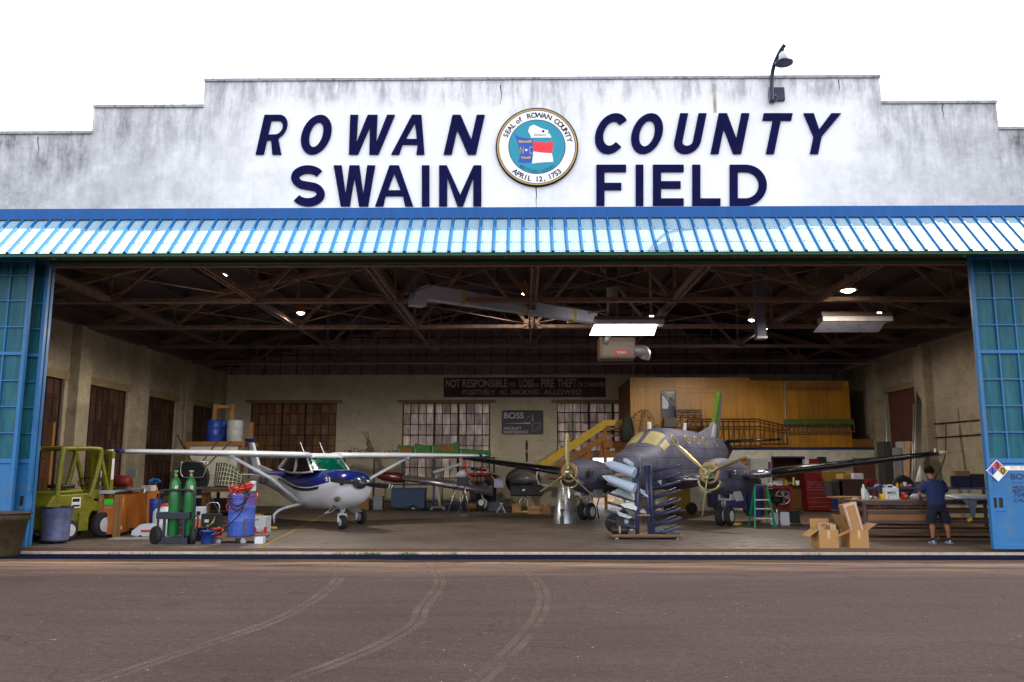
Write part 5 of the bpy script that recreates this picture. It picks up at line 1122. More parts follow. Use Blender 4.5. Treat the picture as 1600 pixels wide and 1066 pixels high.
    for yy in [2.5,2.9,3.4,4.4,5.6,6.8,7.5]:
        t_ = (yy-2.5)/5.1; rings.append(foil(-1.15-0.35*t_, lerp(1.9,0.95,t_), lerp(0.27,0.10,t_), s_*yy, 1.30+0.118*(yy-2.3)))
    wg = MB().loft(rings).build('wing', M_prim, root)
    rings = []
    for yy in [3.45,4.4,5.6,6.8,7.45]:
        t_ = (yy-2.5)/5.1; f_ = foil(-1.15-0.35*t_, lerp(1.9,0.95,t_), lerp(0.27,0.10,t_), s_*yy, 1.30+0.118*(yy-2.3)); c_ = sum(f_, Vector())/len(f_)
        n_ = len(f_); pick = [f_[i] for i in (4,3,2,1,0)] + [f_[n_-i] for i in (1,2,3,4)]
        rings.append([Vector((p.x+0.012, p.y, p.z+(0.010 if p.z > c_.z else -0.010))) for p in pick])
    MB().loft(rings, cap0=True, cap1=True).build('deice_boot', M_boot, wg)
    rings = []
    for yy in [2.7,3.0,3.44]:
        t_ = (yy-2.5)/5.1; f_ = foil(-1.15-0.35*t_, lerp(1.9,0.95,t_), lerp(0.27,0.10,t_), s_*yy, 1.30+0.118*(yy-2.3)); c_ = sum(f_, Vector())/len(f_); n_ = len(f_)
        pick = [f_[i] for i in (4,3,2,1,0)] + [f_[n_-i] for i in (1,2,3,4)]
        rings.append([Vector((p.x+0.008, p.y, p.z+(0.006 if p.z > c_.z else -0.006))) for p in pick])
    MB().loft(rings).build('bare_leading_edge', M_bare, wg)
    MB().tube([(-1.55,s_*7.5,1.92),(-1.6,s_*7.62,1.935),(-1.75,s_*7.72,1.94)], [0.05,0.04,0.01], 10).build('tip_lamp', M('tip_pale', (0.55,0.55,0.4), 0.3), wg)
    MB().bx(-1.58,-1.5,s_*7.42-0.02,s_*7.42+0.02,1.93,2.03).build('tip_tab', M_white, wg)
    rr_ = [foil(-0.75,2.3,0.30,s_*0.45,1.22), foil(-0.85,2.2,0.29,s_*1.9,1.25)]
    cs_ = MB().loft(rr_).build('centre_wing', M_bare, root)
    # main wheel and leg
    MB().tube([(-1.05,y,0.98),(-0.98,y,0.30)], [0.06,0.045], 10).tube([(-0.85,y,0.78),(-0.80,y,0.55),(-0.97,y,0.36)], 0.022, 6).build('gear_leg', M_alu, root)
    wheel(root, (-0.98,y-0.12,0.265), 0.265, 0.18); wheel(root, (-0.98,y+0.14,0.265), 0.265, 0.12)
    MB().box((-1.1,y+0.36,0.80), (0.55,0.02,0.26), rx=R(18)).build('gear_door', M('door_pale', (0.45,0.47,0.52), 0.4), root)
    # tailplane
    MB().loft([foil(-5.95,0.95,0.11,s_*0.05,2.46), foil(-6.35,0.55,0.07,s_*2.05,2.50)]).build('tailplane', M_prim, root)
    MB().loft([foil(-5.93,0.3,0.12,s_*0.4,2.462), foil(-6.33,0.18,0.08,s_*2.07,2.50)]).build('tailplane_boot', M_boot, root)
nacelle(-1); nacelle(1)
MB().prism([(-4.4,2.66),(-5.7,2.6),(-5.9,3.15),(-5.5,2.95)], -0.03, 0.03).build('dorsal_fin', M('pale_primer', (0.25,0.27,0.34), 0.5), tw)
MB().prism([(-5.62,2.5),(-6.15,2.45),(-6.68,4.12),(-6.40,4.16)], -0.055, 0.055).build('fin', M('fin_grey', (0.13,0.14,0.155), 0.5, var=0.3), tw, bevel=0.02)
MB().prism([(-5.80,3.05),(-5.98,3.05),(-6.52,4.19),(-6.37,4.20)], -0.07, 0.07).build('fin_leading_edge', M('zinc_green', (0.08,0.17,0.02), 0.6, var=0.25), tw)
MB().prism([(-5.52,2.6),(-5.8,2.6),(-5.98,3.09),(-5.80,3.09)], -0.065, 0.065).build('fin_root_cuff', M('cuff_pale', (0.45,0.47,0.5), 0.5), tw)
nl = MB().tube([(0.75,0,1.1),(0.8,0,0.35)], [0.05,0.04], 8).build('nose_leg', M_alu, tw); wheel(tw, (0.82,0,0.22), 0.22, 0.15, 'nose_wheel')
# ================================================================ LOOSE THINGS, LEFT SIDE
M_card = M('cardboard', (0.40,0.21,0.075), 0.85, var=0.12, scale=2.5, dirt=(0.26,0.13,0.05), dirt_amt=0.2)
M_cardD = M('old_cardboard', (0.24,0.13,0.055), 0.85, var=0.2); M_tape = M('packing_tape', (0.55,0.36,0.2), 0.3)
M_red = M('shop_red', (0.17,0.007,0.008), 0.4, var=0.15); M_brightred = M('bright_red', (0.62,0.03,0.02), 0.4); M_blueP = M('drum_blue', (0.012,0.05,0.33), 0.4, var=0.15); M_whiteP = M('white_plastic', (0.66,0.68,0.72), 0.45, var=0.08, dirt=(0.4,0.4,0.4), dirt_amt=0.15)
M_yel = M('chock_yellow', (0.66,0.44,0.02), 0.5); M_blackP = M('black_plastic', (0.012,0.012,0.016), 0.5, var=0.3); M_chrome = M('chrome', (0.6,0.6,0.62), 0.15, metal=0.95, var=0.05); M_rubber = M('black_rubber', (0.012,0.012,0.012), 0.7)
M_lumber = wood_mat('rough_lumber', (0.36,0.17,0.05), (0.22,0.10,0.03), axis='z'); M_lumberx = wood_mat('rough_board', (0.36,0.17,0.05), (0.22,0.10,0.03), axis='x')
M_greyP = M('grey_plastic', (0.22,0.23,0.27), 0.5); M_navy = M('navy_frame', (0.01,0.012,0.04), 0.45, var=0.3)
def PXM(Y): return F_PX/(Y+CAM_D)       # photo pixels per metre at a depth
def place(px, py, z=FZ): return G(px, py, z)
def carton(px, py, wpx, hpx, label, d=0.35, rz=0.0, mat=None, z=FZ, Y=None, group=None, tape=True, name='carton', cat='box', script=None):
    """closed carton whose front bottom centre shows at (px, py)"""
    p = G(px, py, z) if Y is None else A(px, py, Y); k = PXM(p.y); w_, h_ = wpx/k, hpx/k
    if Y is not None: z = p.z
    t = thing(name, label, cat, (p.x, p.y, p.z), rz, group)
    MB().bx(-w_/2, w_/2, 0, d, 0, h_).build('carton_body', mat or M_card, t, bevel=0.006)
    if tape: MB().bx(-0.03, 0.03, -0.002, d+0.002, h_-0.05, h_+0.002).build('tape', M_tape, t)
    if script: text('stencil', script, M_blk, (-w_*0.4, -0.004, h_*0.35), h_*0.4, t, depth=0.0008)
    return t
# brown bin outside
p = G(2, 871, 0.0); t = thing('waste_bin', 'dirty brown plastic bin standing outside in front of the left door', 'bin', (p.x-0.12, p.y+0.15, 0))
MB().lathe([(0.30,0.0),(0.33,0.05),(0.42,0.66),(0.45,0.67),(0.455,0.80),(0.43,0.82),(0.40,0.80),(0.38,0.62)], n=28).build('bin_body', M('bin_brown', (0.055,0.035,0.012), 0.75, dirt=(0.015,0.012,0.008), dirt_amt=0.6, scale=3), t)
MB().tube([Vector((0.46*math.cos(2*math.pi*j/28),0.46*math.sin(2*math.pi*j/28),0.80)) for j in range(28)], 0.022, 8, close=True).build('rim', M_blackP, t)
# galvanised can on casters
p = G(85, 851); t = thing('metal_can', 'round galvanised metal waste can with dented rim beside the left door edge', 'waste can', p)
prof = [(0.27,0.10),(0.275,0.12),(0.29,0.55),(0.292,0.56),(0.305,0.58),(0.31,0.76),(0.325,0.78),(0.32,0.80),(0.30,0.79),(0.285,0.60)]
MB().lathe(prof, n=32).build('can_body', M('can_steel', (0.23,0.26,0.47), 0.36, metal=0.55, var=0.3, scale=3, dirt=(0.03,0.03,0.07), dirt_amt=0.25, bump=0.25, bscale=5), t)
MB().tube([Vector((0.325*math.cos(2*math.pi*j/32),0.325*math.sin(2*math.pi*j/32),0.80)) for j in range(32)], 0.016, 8, close=True).build('rim', M_navy, t)
MB().lathe([(0.26,0.06),(0.27,0.10)], n=28).build('dolly_plate', M_blackP, t)
for a_ in (0.6,2.2,3.7,5.3): MB().lathe([(0.035,-0.015),(0.035,0.015)], (0.2*math.cos(a_),0.2*math.sin(a_),0.035), 12, axis='x').build('caster', M_rubber, t)
# forklift
w1 = G(104, 848); w2 = w1+Vector((0.30,0.98,0)); dv = (w2-w1); ang = math.atan2(dv.y, dv.x); wb = dv.length
mid = (w1+w2)/2; off = Vector((-math.sin(ang), math.cos(ang), 0))*0.45
t = thing('forklift', 'old olive yellow forklift with overhead guard and mast, parked by the left wall', 'forklift', (mid.x+off.x, mid.y+off.y, FZ), ang); print('forklift', ang, wb)
M_ol = M('forklift_olive', (0.20,0.19,0.008), 0.45, var=0.25, scale=2, dirt=(0.05,0.045,0.01), dirt_amt=0.35)
hb_ = wb/2
MB().prism([(-hb_-0.5,0.28),(-hb_-0.32,0.2),(-hb_+0.3,0.2),(-hb_+0.3,0.42),(hb_-0.42,0.42),(hb_-0.3,0.62),(hb_+0.22,0.62),(hb_+0.22,0.80),(hb_-0.25,0.86),(0.25,0.90),(0.1,1.05),(-hb_-0.40,1.02),(-hb_-0.56,0.8)], -0.40, 0.40).build('chassis', M_ol, t, bevel=0.03)
MB().bx(-hb_+0.32, hb_-0.42, -0.43, -0.405, 0.2, 0.62).build('side_skirt', M_ol, t, bevel=0.01)
MB().prism([(-hb_-0.35,1.025),(0.02,1.055),(-0.05,1.15),(-hb_-0.3,1.10)], -0.32, 0.32).build('engine_hood', M_ol, t, bevel=0.03)
MB().bx(-0.55, -0.15, -0.22, 0.22, 1.16, 1.25).build('seat', M_blackP, t, bevel=0.03)
g_ = MB()
for s_ in (-1, 1):
    g_.tube(dense([Vector((-hb_-0.3,s_*0.38,1.0)), Vector((-hb_-0.25,s_*0.38,1.95)), Vector((-hb_-0.15,s_*0.38,2.05)), Vector((0.2,s_*0.38,2.07)), Vector((0.36,s_*0.38,2.0)), Vector((0.30,s_*0.38,1.6)), Vector((0.12,s_*0.38,0.95))],4), 0.056, 8)
g_.build('overhead_guard', M_ol, t, fix=False)
g2 = MB()
g2.bx(-hb_-0.15, 0.22, -0.42, 0.42, 2.05, 2.10)
for i in range(6): pass
g2.build('guard_top', M_ol, t, bevel=0.015)
for s_ in (-1, 1):
    MB().bx(hb_+0.24, hb_+0.34, s_*0.30-0.05, s_*0.30+0.05, 0.12, 2.02).bx(hb_+0.345, hb_+0.43, s_*0.22-0.035, s_*0.22+0.035, 0.15, 1.98).build('mast_rail', M_ol, t)
    MB().beam((0.36,s_*0.36,1.98), (hb_+0.2,s_*0.36,1.0), 0.07, 0.07).build('brace', M_ol, t)
    MB().bx(hb_+0.45, hb_+1.3, s_*0.2-0.06, s_*0.2+0.06, 0.10, 0.14).bx(hb_+0.45, hb_+0.5, s_*0.2-0.06, s_*0.2+0.06, 0.14, 0.7).build('fork', M_blackP, t)
    wheel(t, (-hb_, s_*0.46, 0.24), 0.24, 0.16, 'rear_wheel'); wheel(t, (hb_, s_*0.43, 0.30), 0.30, 0.2, 'front_wheel')
for z in (2.0, 1.35, 0.5): MB().bx(hb_+0.25, hb_+0.33, -0.25, 0.25, z-0.05, z+0.05).build('mast_crossbar', M_ol, t)
MB().tube([(hb_+0.30,0,0.3),(hb_+0.30,0,1.1)], 0.055, 12).tube([(hb_+0.30,0,1.1),(hb_+0.30,0,1.98)], 0.032, 12).build('lift_cylinder', M('polished_rod', (0.8,0.8,0.85), 0.12, metal=0.9), t, fix=False)
MB().tube([Vector((0.32+0.06*math.cos(a_),0.17*math.sin(a_),1.30+0.1*math.cos(a_))) for a_ in [2*math.pi*j/16 for j in range(16)]], 0.014, 6, close=True).build('steering_wheel', M_blackP, t)
MB().bx(0.2, 0.5, -0.3, 0.3, 0.9, 1.12).build('dash', M_ol, t, bevel=0.02)
s2 = MB().bx(-0.42, -0.16, -0.412, -0.4055, 0.72, 0.96).build('white_plate', M_white, t)
MB().bx(-0.40, -0.2, -0.415, -0.4125, 0.86, 0.93).bx(-0.40, -0.19, -0.415, -0.4125, 0.75, 0.79).build('plate_print', M_blk, s2)
MB().bx(hb_+0.25, hb_+0.33, -0.3555, -0.3525, 1.35, 1.85).build('mast_decal', M_white, t)
# turbine engine on its stand, behind the forklift
p = G(84, 812); e0 = A(60,757,p.y); t = thing('turbine_engine', 'silver turbine engine lying in a dark cradle behind the forklift', 'engine', (A(84,800,p.y).x, p.y+1.2, FZ)); zc = e0.z-FZ+0.02
MB().lathe([(0.20,-0.6),(0.24,-0.55),(0.24,-0.05),(0.22,0.0)], (0,0,zc), 28, axis='x').build('casing', M('engine_blue_grey', (0.05,0.06,0.12), 0.35, metal=0.6), t)
MB().lathe([(0.25,0.0),(0.26,0.05),(0.25,0.1)], (0,0,zc), 28, axis='x').build('flange', M_ol, t)
MB().lathe([(0.22,0.10),(0.25,0.16),(0.22,0.32),(0.16,0.40),(0.17,0.5),(0.10,0.55)], (0,0,zc), 28, axis='x').build('nozzle', M_chrome, t)
for x in (-0.4,0.2): MB().bx(x-0.04, x+0.04, -0.3, 0.3, 0, zc-0.22).build('cradle', M_blackP, t)
# plywood crate
P0, P1, P2 = G(183,842), G(149,836), G(250,823); ax = (P2-P0).normalized(); angc = math.atan2(ax.y, ax.x); Lc = (P2-P0).length; Wc = 0.45; Hc = A(183,773,P0.y).z-FZ
t = thing('plywood_crate', 'big open plywood crate with green sticker beside the forklift', 'crate', (P0.x, P0.y, FZ), angc); print('crate', angc, Lc, Hc)
M_crate = wood_mat('orange_plywood', (0.70,0.20,0.015), (0.38,0.10,0.01), scale=0.6, axis='z', knots=0.8)
MB().bx(0.0, Lc, 0.0, 0.03, 0.08, Hc-0.02).build('long_side', M_crate, t); MB().bx(0.0, Lc, Wc-0.03, Wc, 0.08, Hc-0.02).build('long_side', M_crate, t)
MB().bx(-0.03, -0.001, 0.0, Wc, 0.08, Hc-0.12).build('end_panel', M_crate, t); MB().bx(Lc, Lc+0.03, 0, Wc, 0.08, Hc-0.02).build('end_panel', M_crate, t)
for x in (0.04, Lc*0.55, Lc-0.06): MB().bx(x-0.05, x+0.05, -0.045, -0.001, 0.0, Hc).build('batten', M_lumber, t)
for y in (0.05, Wc-0.05): MB().bx(-0.075, -0.032, y-0.05, y+0.05, 0, Hc).build('batten', M_lumber, t)
MB().bx(-0.06, -0.031, 0.11, Wc-0.11, Hc-0.2, Hc-0.1).build('batten', M_lumber, t)
MB().bx(-0.064, -0.061, 0.13, 0.33, Hc-0.24, Hc-0.1).build('green_sticker', M('sticker_green', (0.02,0.55,0.02), 0.5), t)
MB().bx(-0.0345, -0.0315, 0.13, 0.3, Hc-0.32, Hc-0.26).build('pink_sticker', M('sticker_pink', (0.6,0.15,0.15), 0.5), t)
MB().bx(0.06, 0.14, -0.049, -0.0455, 0.18, 0.26).build('white_sticker', M_white, t)
MB().bx(0.08, 0.14, -0.049, -0.0455, Hc-0.18, Hc-0.1).build('green_sticker', M('sticker_lime', (0.35,0.6,0.02), 0.5), t)
MB().bx(0.1, Lc-0.1, 0.1, Wc-0.1, 0.1, Hc-0.25).build('packing', M_blackP, t)
T = Matrix.Rotation(angc, 3, 'Z')
def oncrate(x, y, z): return P0*1 + T @ Vector((x, y, z)) + Vector((0,0,0))
q = oncrate(0.1, 0.15, 0); t = thing('wing_flap', 'pale blue grey metal flap laid across the top of the plywood crate', 'aircraft part', (q.x, q.y, FZ+Hc+0.02), angc+R(3))
MB().loft([foil(0,0.5,0.12,0,0.04), foil(0,0.5,0.12,1,0.04)]).build('x', M_bare) if False else None
MB().loft([[Vector((x, y, z+0.03)) for y, z in ((0,0.0),(0.1,0.045),(0.5,0.012),(0.5,-0.01),(0.1,-0.02))] for x in (0, Lc*0.95)]).build('flap_skin', M('flap_pale', (0.33,0.38,0.50), 0.35, metal=0.3), t)
MB().bx(-0.02, 0.0, 0.0, 0.5, 0.0, 0.08).build('end_rib', M_alu, t)
q = oncrate(-0.02, 0.9, 0); carton(0,0,1,1,'',Y=0) if False else None
def box_at(x, y, z, w_, d, h_, label, mat=None, rz=0.0, name='carton', cat='box', group=None, tape=True):
    t = thing(name, label, cat, (x, y, z), rz, group); MB().bx(-w_/2, w_/2, 0, d, 0, h_).build('carton_body' if mat is None or 'card' in (mat.name) else 'body', mat or M_card, t, bevel=0.006)
    if tape: MB().bx(-0.025, 0.025, -0.002, d+0.002, h_-0.05, h_+0.002).build('tape', M_tape, t)
    return t
# trestle table behind the crate with clutter
q = A(206,770,7.2); tb = thing('trestle_table', 'dark trestle table against the left wall behind the plywood crate', 'table', (q.x, q.y, FZ))
MB().bx(-1.6, 1.8, 0, 0.9, 0.86, 0.92).build('table_top', M_blackP, tb)
for x in (-1.5, 0, 1.7):
    MB().bx(x-0.04, x+0.04, 0.05, 0.12, 0, 0.86).build('leg', M_lumber, tb)
tz = FZ+0.921
box_at(q.x-0.55, q.y+0.1, tz, 0.75, 0.4, 0.2, 'long brown carton on the trestle table behind the crate', M_cardD)
t = thing('red_cowling', 'crumpled dark red engine cowling resting on the trestle table', 'aircraft part', (q.x-0.5, q.y+0.25, tz+0.2))
MB().loft([[Vector((x, y*w_, z*w_+0.0)) for y, z in ((-0.25,0),(-0.22,0.25),(-0.05,0.36),(0.15,0.34),(0.25,0.2),(0.25,0))] for x, w_ in ((-0.25,0.55),(0,0.9),(0.25,0.8),(0.34,0.5))]).build('shell', M('dull_red',(0.16,0.008,0.008),0.6,bump=0.5,bscale=6), t)
carton(228, 768, 16, 9, 'small pale tin box on the trestle table left of the blue duster', Y=q.y+0.2, mat=M_whiteP, name='tin_box', cat='tin')
# long light tube leaning on the crate
p = G(221, 826); t = thing('fluorescent_tube', 'thin white fluorescent tube leaning upright against the plywood crate', 'tube', p)
pt_ = A(226, 764, p.y+0.1)-p; MB().tube([(0,0,0.01), pt_], 0.022, 10).build('glass_tube', M_white, t); MB().tube([(0,0,0),(pt_.x*0.03,pt_.y*0.03,pt_.z*0.03)], 0.025, 10).build('end_cap', M_alu, t)
# white wedge cart and cabinet
p = G(226, 843); t = thing('floor_jack', 'low white wedge-shaped tug base lying left of the gas cylinders', 'tug', p, R(10))
MB().prism([(-0.32,0.10),(-0.30,0.2),(-0.12,0.34),(0.55,0.38),(0.55,0.06),(-0.2,0.06)], 0, 0.5).build('housing', M_whiteP, t, bevel=0.02)
MB().bx(-0.26, 0.5, 0.02, 0.48, 0.015, 0.06).build('skid', M_blackP, t)
for x in (-0.1, 0.4): MB().lathe([(0.05,-0.03),(0.05,0.03)], (x,0.0,0.05), 14, axis='y').build('roller', M_rubber, t)
MB().bx(-0.1, 0.3, -0.004, -0.0005, 0.16, 0.22).build('red_tab', M_brightred, t)
p = G(247, 842); t = thing('white_cabinet', 'white plastic tank half hidden behind the gas cylinder cart', 'tank', (p.x, p.y+0.25, FZ))
MB().lathe([(0.24,0.0),(0.25,0.03),(0.25,0.58),(0.2,0.66),(0.1,0.68),(0.09,0.72)], n=24).build('tank_body', M_whiteP, t)
MB().lathe([(0.1,0.72),(0.1,0.77),(0.02,0.78)], n=20).build('cap', M_brightred, t)
p = G(308, 838); t = thing('white_locker', 'narrow white upright locker just right of the green cylinders, with orange patch', 'locker', (p.x-0.15, p.y+0.4, FZ))
MB().bx(-0.2, 0.1, 0, 0.3, 0, 0.66).build('body', M_whiteP, t, bevel=0.015); MB().bx(-0.12, 0.08, -0.006, -0.001, 0.12, 0.36).build('orange_patch', M('orange_patch', (0.75,0.22,0.02), 0.5), t)
MB().bx(-0.05, 0.05, -0.01, -0.001, 0.45, 0.55).build('black_switch', M_blk, t)
# aluminium sheet on the floor
p = G(200, 846); tag(MB().box((p.x+0.1, p.y+0.2, FZ+0.02), (1.1, 0.55, 0.03), rz=R(8)).build('sheet_offcut', M('pale_sheet', (0.3,0.29,0.27), 0.6, dirt=(0.12,0.1,0.08)), bevel=0.004), 'pale flat sheet lying on the floor left of the gas cylinder cart', 'sheet')
# gas cylinder cart
p = G(267, 853); ct = thing('cylinder_cart', 'black two-wheeled cart holding the two green gas cylinders', 'cart', p)
k = PXM(p.y); X = lambda px: (px-267)/k
M_cartb = M('cart_black', (0.012,0.014,0.03), 0.4, var=0.3)
MB().tube(dense([Vector((X(244),0.05,0.02)), Vector((X(243),0.05,0.9)), Vector((X(244),0.05,1.12)), Vector((X(249),0.05,1.17)), Vector((X(290),0.05,1.17)), Vector((X(297),0.05,1.10)), Vector((X(299),0.05,0.9)), Vector((X(298),0.05,0.02))],5), 0.026, 10).build('handle_frame', M_cartb, ct)
MB().bx(X(241), X(293), 0.0, 0.28, 0.56, 0.70).build('tool_tray', M_cartb, ct, bevel=0.008)
MB().bx(X(246), X(292), 0.0, 0.42, 0.02, 0.17).build('base_tray', M_cartb, ct, bevel=0.008)
[MB().bx(X(q), X(q+4), 0.01, 0.04, 0.17, 0.56).build('upright', M_cartb, ct) for q in (252,282)]
MB().tube(dense([Vector((X(298),0.05,0.62)), Vector((X(305),0.02,0.62)), Vector((X(306),0.0,0.45)), Vector((X(305),0.0,0.2))],4), 0.02, 8).build('side_handle', M_cartb, ct)
for px in (237, 298):
    w_ = MB().lathe([(0.11,-0.05),(0.185,-0.055),(0.205,-0.02),(0.205,0.02),(0.185,0.055),(0.11,0.05)], (X(px),0.08,0.205), 28, axis='x' if px == 237 else 'y').build('wheel', M_rubber, ct) if False else MB().lathe([(0.11,-0.05),(0.185,-0.055),(0.205,-0.02),(0.205,0.02),(0.185,0.055),(0.11,0.05)], (0,0,0), 28, axis='x').build('wheel', M_rubber, ct)
    w_.location = (X(px)+(0.04 if px < 260 else -0.02), 0.1, 0.205); w_.rotation_euler = (0,0,R(50 if px < 260 else 30))
    MB().lathe([(0.03,-0.056),(0.11,-0.03),(0.11,0.03),(0.03,0.056)], (0,0,0), 20, axis='x').build('hub', M_cartb, w_)
M_gg = M('gas_green', (0.012,0.16,0.035), 0.3, var=0.15, coat=0.3)
def gas(px, tip, label):
    t = thing('gas_cylinder', label, 'gas cylinder', (p.x+X(px), p.y+0.2, FZ+0.17), group='green gas cylinders on the cart'); r_ = 0.118; H = 1.05
    MB().lathe([(r_-0.01,0),(r_,0.02),(r_,H),(r_*0.9,H+0.09),(r_*0.6,H+0.16),(r_*0.32,H+0.19),(r_*0.3,H+0.23)], n=28).build('cylinder_body', M_gg, t)
    MB().lathe([(0.036,H+0.225),(0.036,H+0.26),(0.018,H+0.27),(0.018,H+0.31)], n=14).tube([(0.0,-0.05,H+0.27),(0,0.05,H+0.27)], 0.014, 8).build('valve', M('brass', (0.4,0.25,0.08), 0.3, metal=0.9), t, fix=False)
    MB().lathe([(0.045,H+0.31),(0.05,H+0.32),(0.045,H+0.345),(0.01,H+0.35)], n=14).build('hand_wheel', M('valve_'+tip, {'teal': (0.02,0.35,0.3), 'grey': (0.3,0.3,0.35)}[tip], 0.4), t)
    a_ = 0.3; MB().add([Vector((r_*1.01*math.sin(a_+j*0.15), -r_*1.01*math.cos(a_+j*0.15), H-0.02-z*0.1+0.04)) for z in (0,1) for j in range(5)], [(j, j+1, j+6, j+5) for j in range(4)], 0, True).build('paper_label', M('label_cream', (0.6,0.62,0.45), 0.5), t, fix=False)
gas(262.5, 'teal', 'green gas cylinder with teal valve wheel, left of the two on the cart'); gas(286.5, 'grey', 'green gas cylinder with grey valve wheel, right of the two on the cart')
t = thing('blue_cylinder', 'slim blue gas bottle with white stripes standing between the green cylinders', 'gas cylinder', (p.x+X(275), p.y+0.52, FZ))
MB().lathe([(0.09,0),(0.1,0.02),(0.1,0.92),(0.06,1.02),(0.03,1.04)], n=24).build('cylinder_body', M_blueP, t); MB().box((0.0,-0.103,0.82), (0.09,0.006,0.03), ry=R(-40)).box((0.0,-0.103,0.70), (0.09,0.006,0.03), ry=R(-40)).build('white_stripe', M_white, t)
# feather duster
p = G(243, 842); dY = p.y+0.9; a = A(242,752,dY); b_ = A(250,778,dY)
t = thing('blue_duster', 'fluffy bright blue duster with orange handle sticking up left of the cylinders', 'duster', a)
dm = MB()
for i in range(420):
    th = random.uniform(0, 6.28); ph = random.uniform(-0.6, 1.3); r_ = random.uniform(0.6,1); d = Vector((math.cos(th)*math.cos(ph), math.sin(th)*math.cos(ph), math.sin(ph)*0.5)); q = d*0.14*r_; s = Vector((random.uniform(-1,1),random.uniform(-1,1),random.uniform(-1,1)))*0.02
    dm.add([q*0.4, q*1.0+s, q*1.15-s*0.6], [(0,1,2)])
dm.build('fibres', M('duster_blue', (0.02,0.22,0.55), 0.8), t, fix=False)
MB().tube([(0,0,0), b_-a], 0.014, 8).build('handle', M('orange_handle', (0.7,0.22,0.02), 0.5), t)
q = A(242,790,dY); t = thing('blue_bucket', 'small blue tub standing behind the cylinder cart under the duster', 'bucket', (q.x, dY+0.05, FZ+0.0))
MB().lathe([(0.12,0.0),(0.15,0.85-0.1),(0.155,0.87)], n=20).build('bucket_body', M_blueP, t)
# charger with chrome handle
p = G(321, 843); cz = A(321,829,p.y).z
t = thing('battery_charger', 'black shop charger with chrome loop handle and yellow swoosh between cylinders and blue drum', 'charger', (p.x, p.y+0.2, FZ))
k = PXM(p.y+0.2); w_ = 27/k; h_ = A(321,803,p.y+0.2).z-FZ
MB().bx(-w_/2, w_/2, 0, 0.3, 0.18, h_).build('case', M_blackP, t, bevel=0.015); MB().bx(-w_/2+0.02, w_/2-0.02, 0.02, 0.28, 0.0, 0.178).build('stand', M_red, t)
MB().tube(dense([Vector((-w_*0.33,0.15,h_)), Vector((-w_*0.33,0.15,h_+0.18)), Vector((-w_*0.2,0.15,h_+0.25)), Vector((w_*0.25,0.15,h_+0.25)), Vector((w_*0.38,0.15,h_+0.18)), Vector((w_*0.38,0.15,h_))],4), 0.014, 8).build('handle', M_chrome, t)
MB().prism([(-0.06,0.24),(0.10,0.34),(0.14,h_-0.05),(0.02,0.30),(-0.08,0.28)], -0.006, -0.001).build('yellow_swoosh', M_yel, t); MB().bx(-0.12, -0.02, -0.006, -0.001, h_-0.2, h_-0.13).build('white_label', M_white, t)
def bucket(px, py, r_, h_, mat, label, name='bucket', dy=0.0, grp=None):
    p = G(px, py); t = thing(name, label, 'bucket', (p.x, p.y+dy, FZ), 0, grp)
    MB().lathe([(r_*0.8,0),(r_*0.82,0.01),(r_,h_-0.03),(r_*1.06,h_-0.03),(r_*1.06,h_),(r_*0.94,h_),(r_*0.78,0.03)], n=26).build('bucket_body', mat, t)
    MB().tube([Vector((r_*1.06*math.cos(a_), -0.02-abs(math.sin(a_))*0.1, h_-0.03-abs(math.sin(a_))*0.08)) for a_ in [math.pi*j/12 for j in range(13)]], 0.006, 6).build('bail', M_alu, t); return t
bucket(324, 852, 0.16, 0.28, M('bucket_blue', (0.01,0.04,0.22), 0.45), 'dark blue bucket on the floor in front of the black charger')
bucket(309, 848, 0.14, 0.3, M('bucket_dark', (0.02,0.03,0.05), 0.5), 'dark grey bucket just left of the dark blue bucket', dy=0.2)
bucket(335, 848, 0.13, 0.28, M_brightred, 'red bucket partly behind the dark blue bucket', dy=0.12)
p = G(341, 842); t = thing('antifreeze_jug', 'yellow green fluid jug standing left of the blue drum', 'jug', p)
MB().lathe([(0.08,0),(0.085,0.02),(0.085,0.2),(0.04,0.26),(0.025,0.28)], n=18).build('jug_body', M('jug_lime', (0.4,0.5,0.05), 0.4), t); MB().lathe([(0.03,0.28),(0.03,0.31)], n=14).build('cap', M_blk, t)
p = G(345, 846); t = thing('spray_bottle', 'white spray bottle tucked against the blue drum', 'bottle', (p.x, p.y-0.05, FZ))
MB().lathe([(0.045,0),(0.045,0.17),(0.02,0.22)], n=16).build('bottle_body', M_whiteP, t); MB().bx(-0.05, 0.03, -0.015, 0.015, 0.22, 0.27).build('trigger', M_whiteP, t)
# blue drum on dolly
p = G(372, 851); k = PXM(p.y); d = thing('drum_dolly', 'rusty wheeled platform dolly under the blue drum', 'dolly', p)
M_rst = M('rust_brown', (0.12,0.07,0.05), 0.7, var=0.3, dirt=(0.05,0.03,0.02))
MB().bx(-36/k, 36/k, -0.05, 0.6, 0.135, 0.165).build('deck', M_rst, d, bevel=0.006)
MB().tube(dense([Vector((9/k,-0.03,0.165)), Vector((9/k,-0.03,0.50)), Vector((11/k,-0.03,0.53)), Vector((30/k,-0.03,0.53))],4), 0.012, 8).build('corner_rail', M_rst, d)
for x, y in ((-31/k,0.0),(8/k,0.0),(30/k,0.15),(-12/k,0.5),(30/k,0.55)):
    c_ = MB().lathe([(0.02,-0.022),(0.06,-0.022),(0.066,0),(0.06,0.022),(0.02,0.022)], (x,y,0.066), 18, axis='y').build('caster_wheel', M('caster_grey', (0.35,0.35,0.36), 0.5), d)
    MB().bx(x-0.045, x+0.045, y-0.03, y+0.03, 0.11, 0.134).build('caster_fork', M_alu, c_)
dr_ = thing('blue_drum', 'speckled blue plastic drum with red hoses coiled on top, on the wheeled dolly', 'drum', (p.x-3/k, p.y+0.28, p.z+0.166))
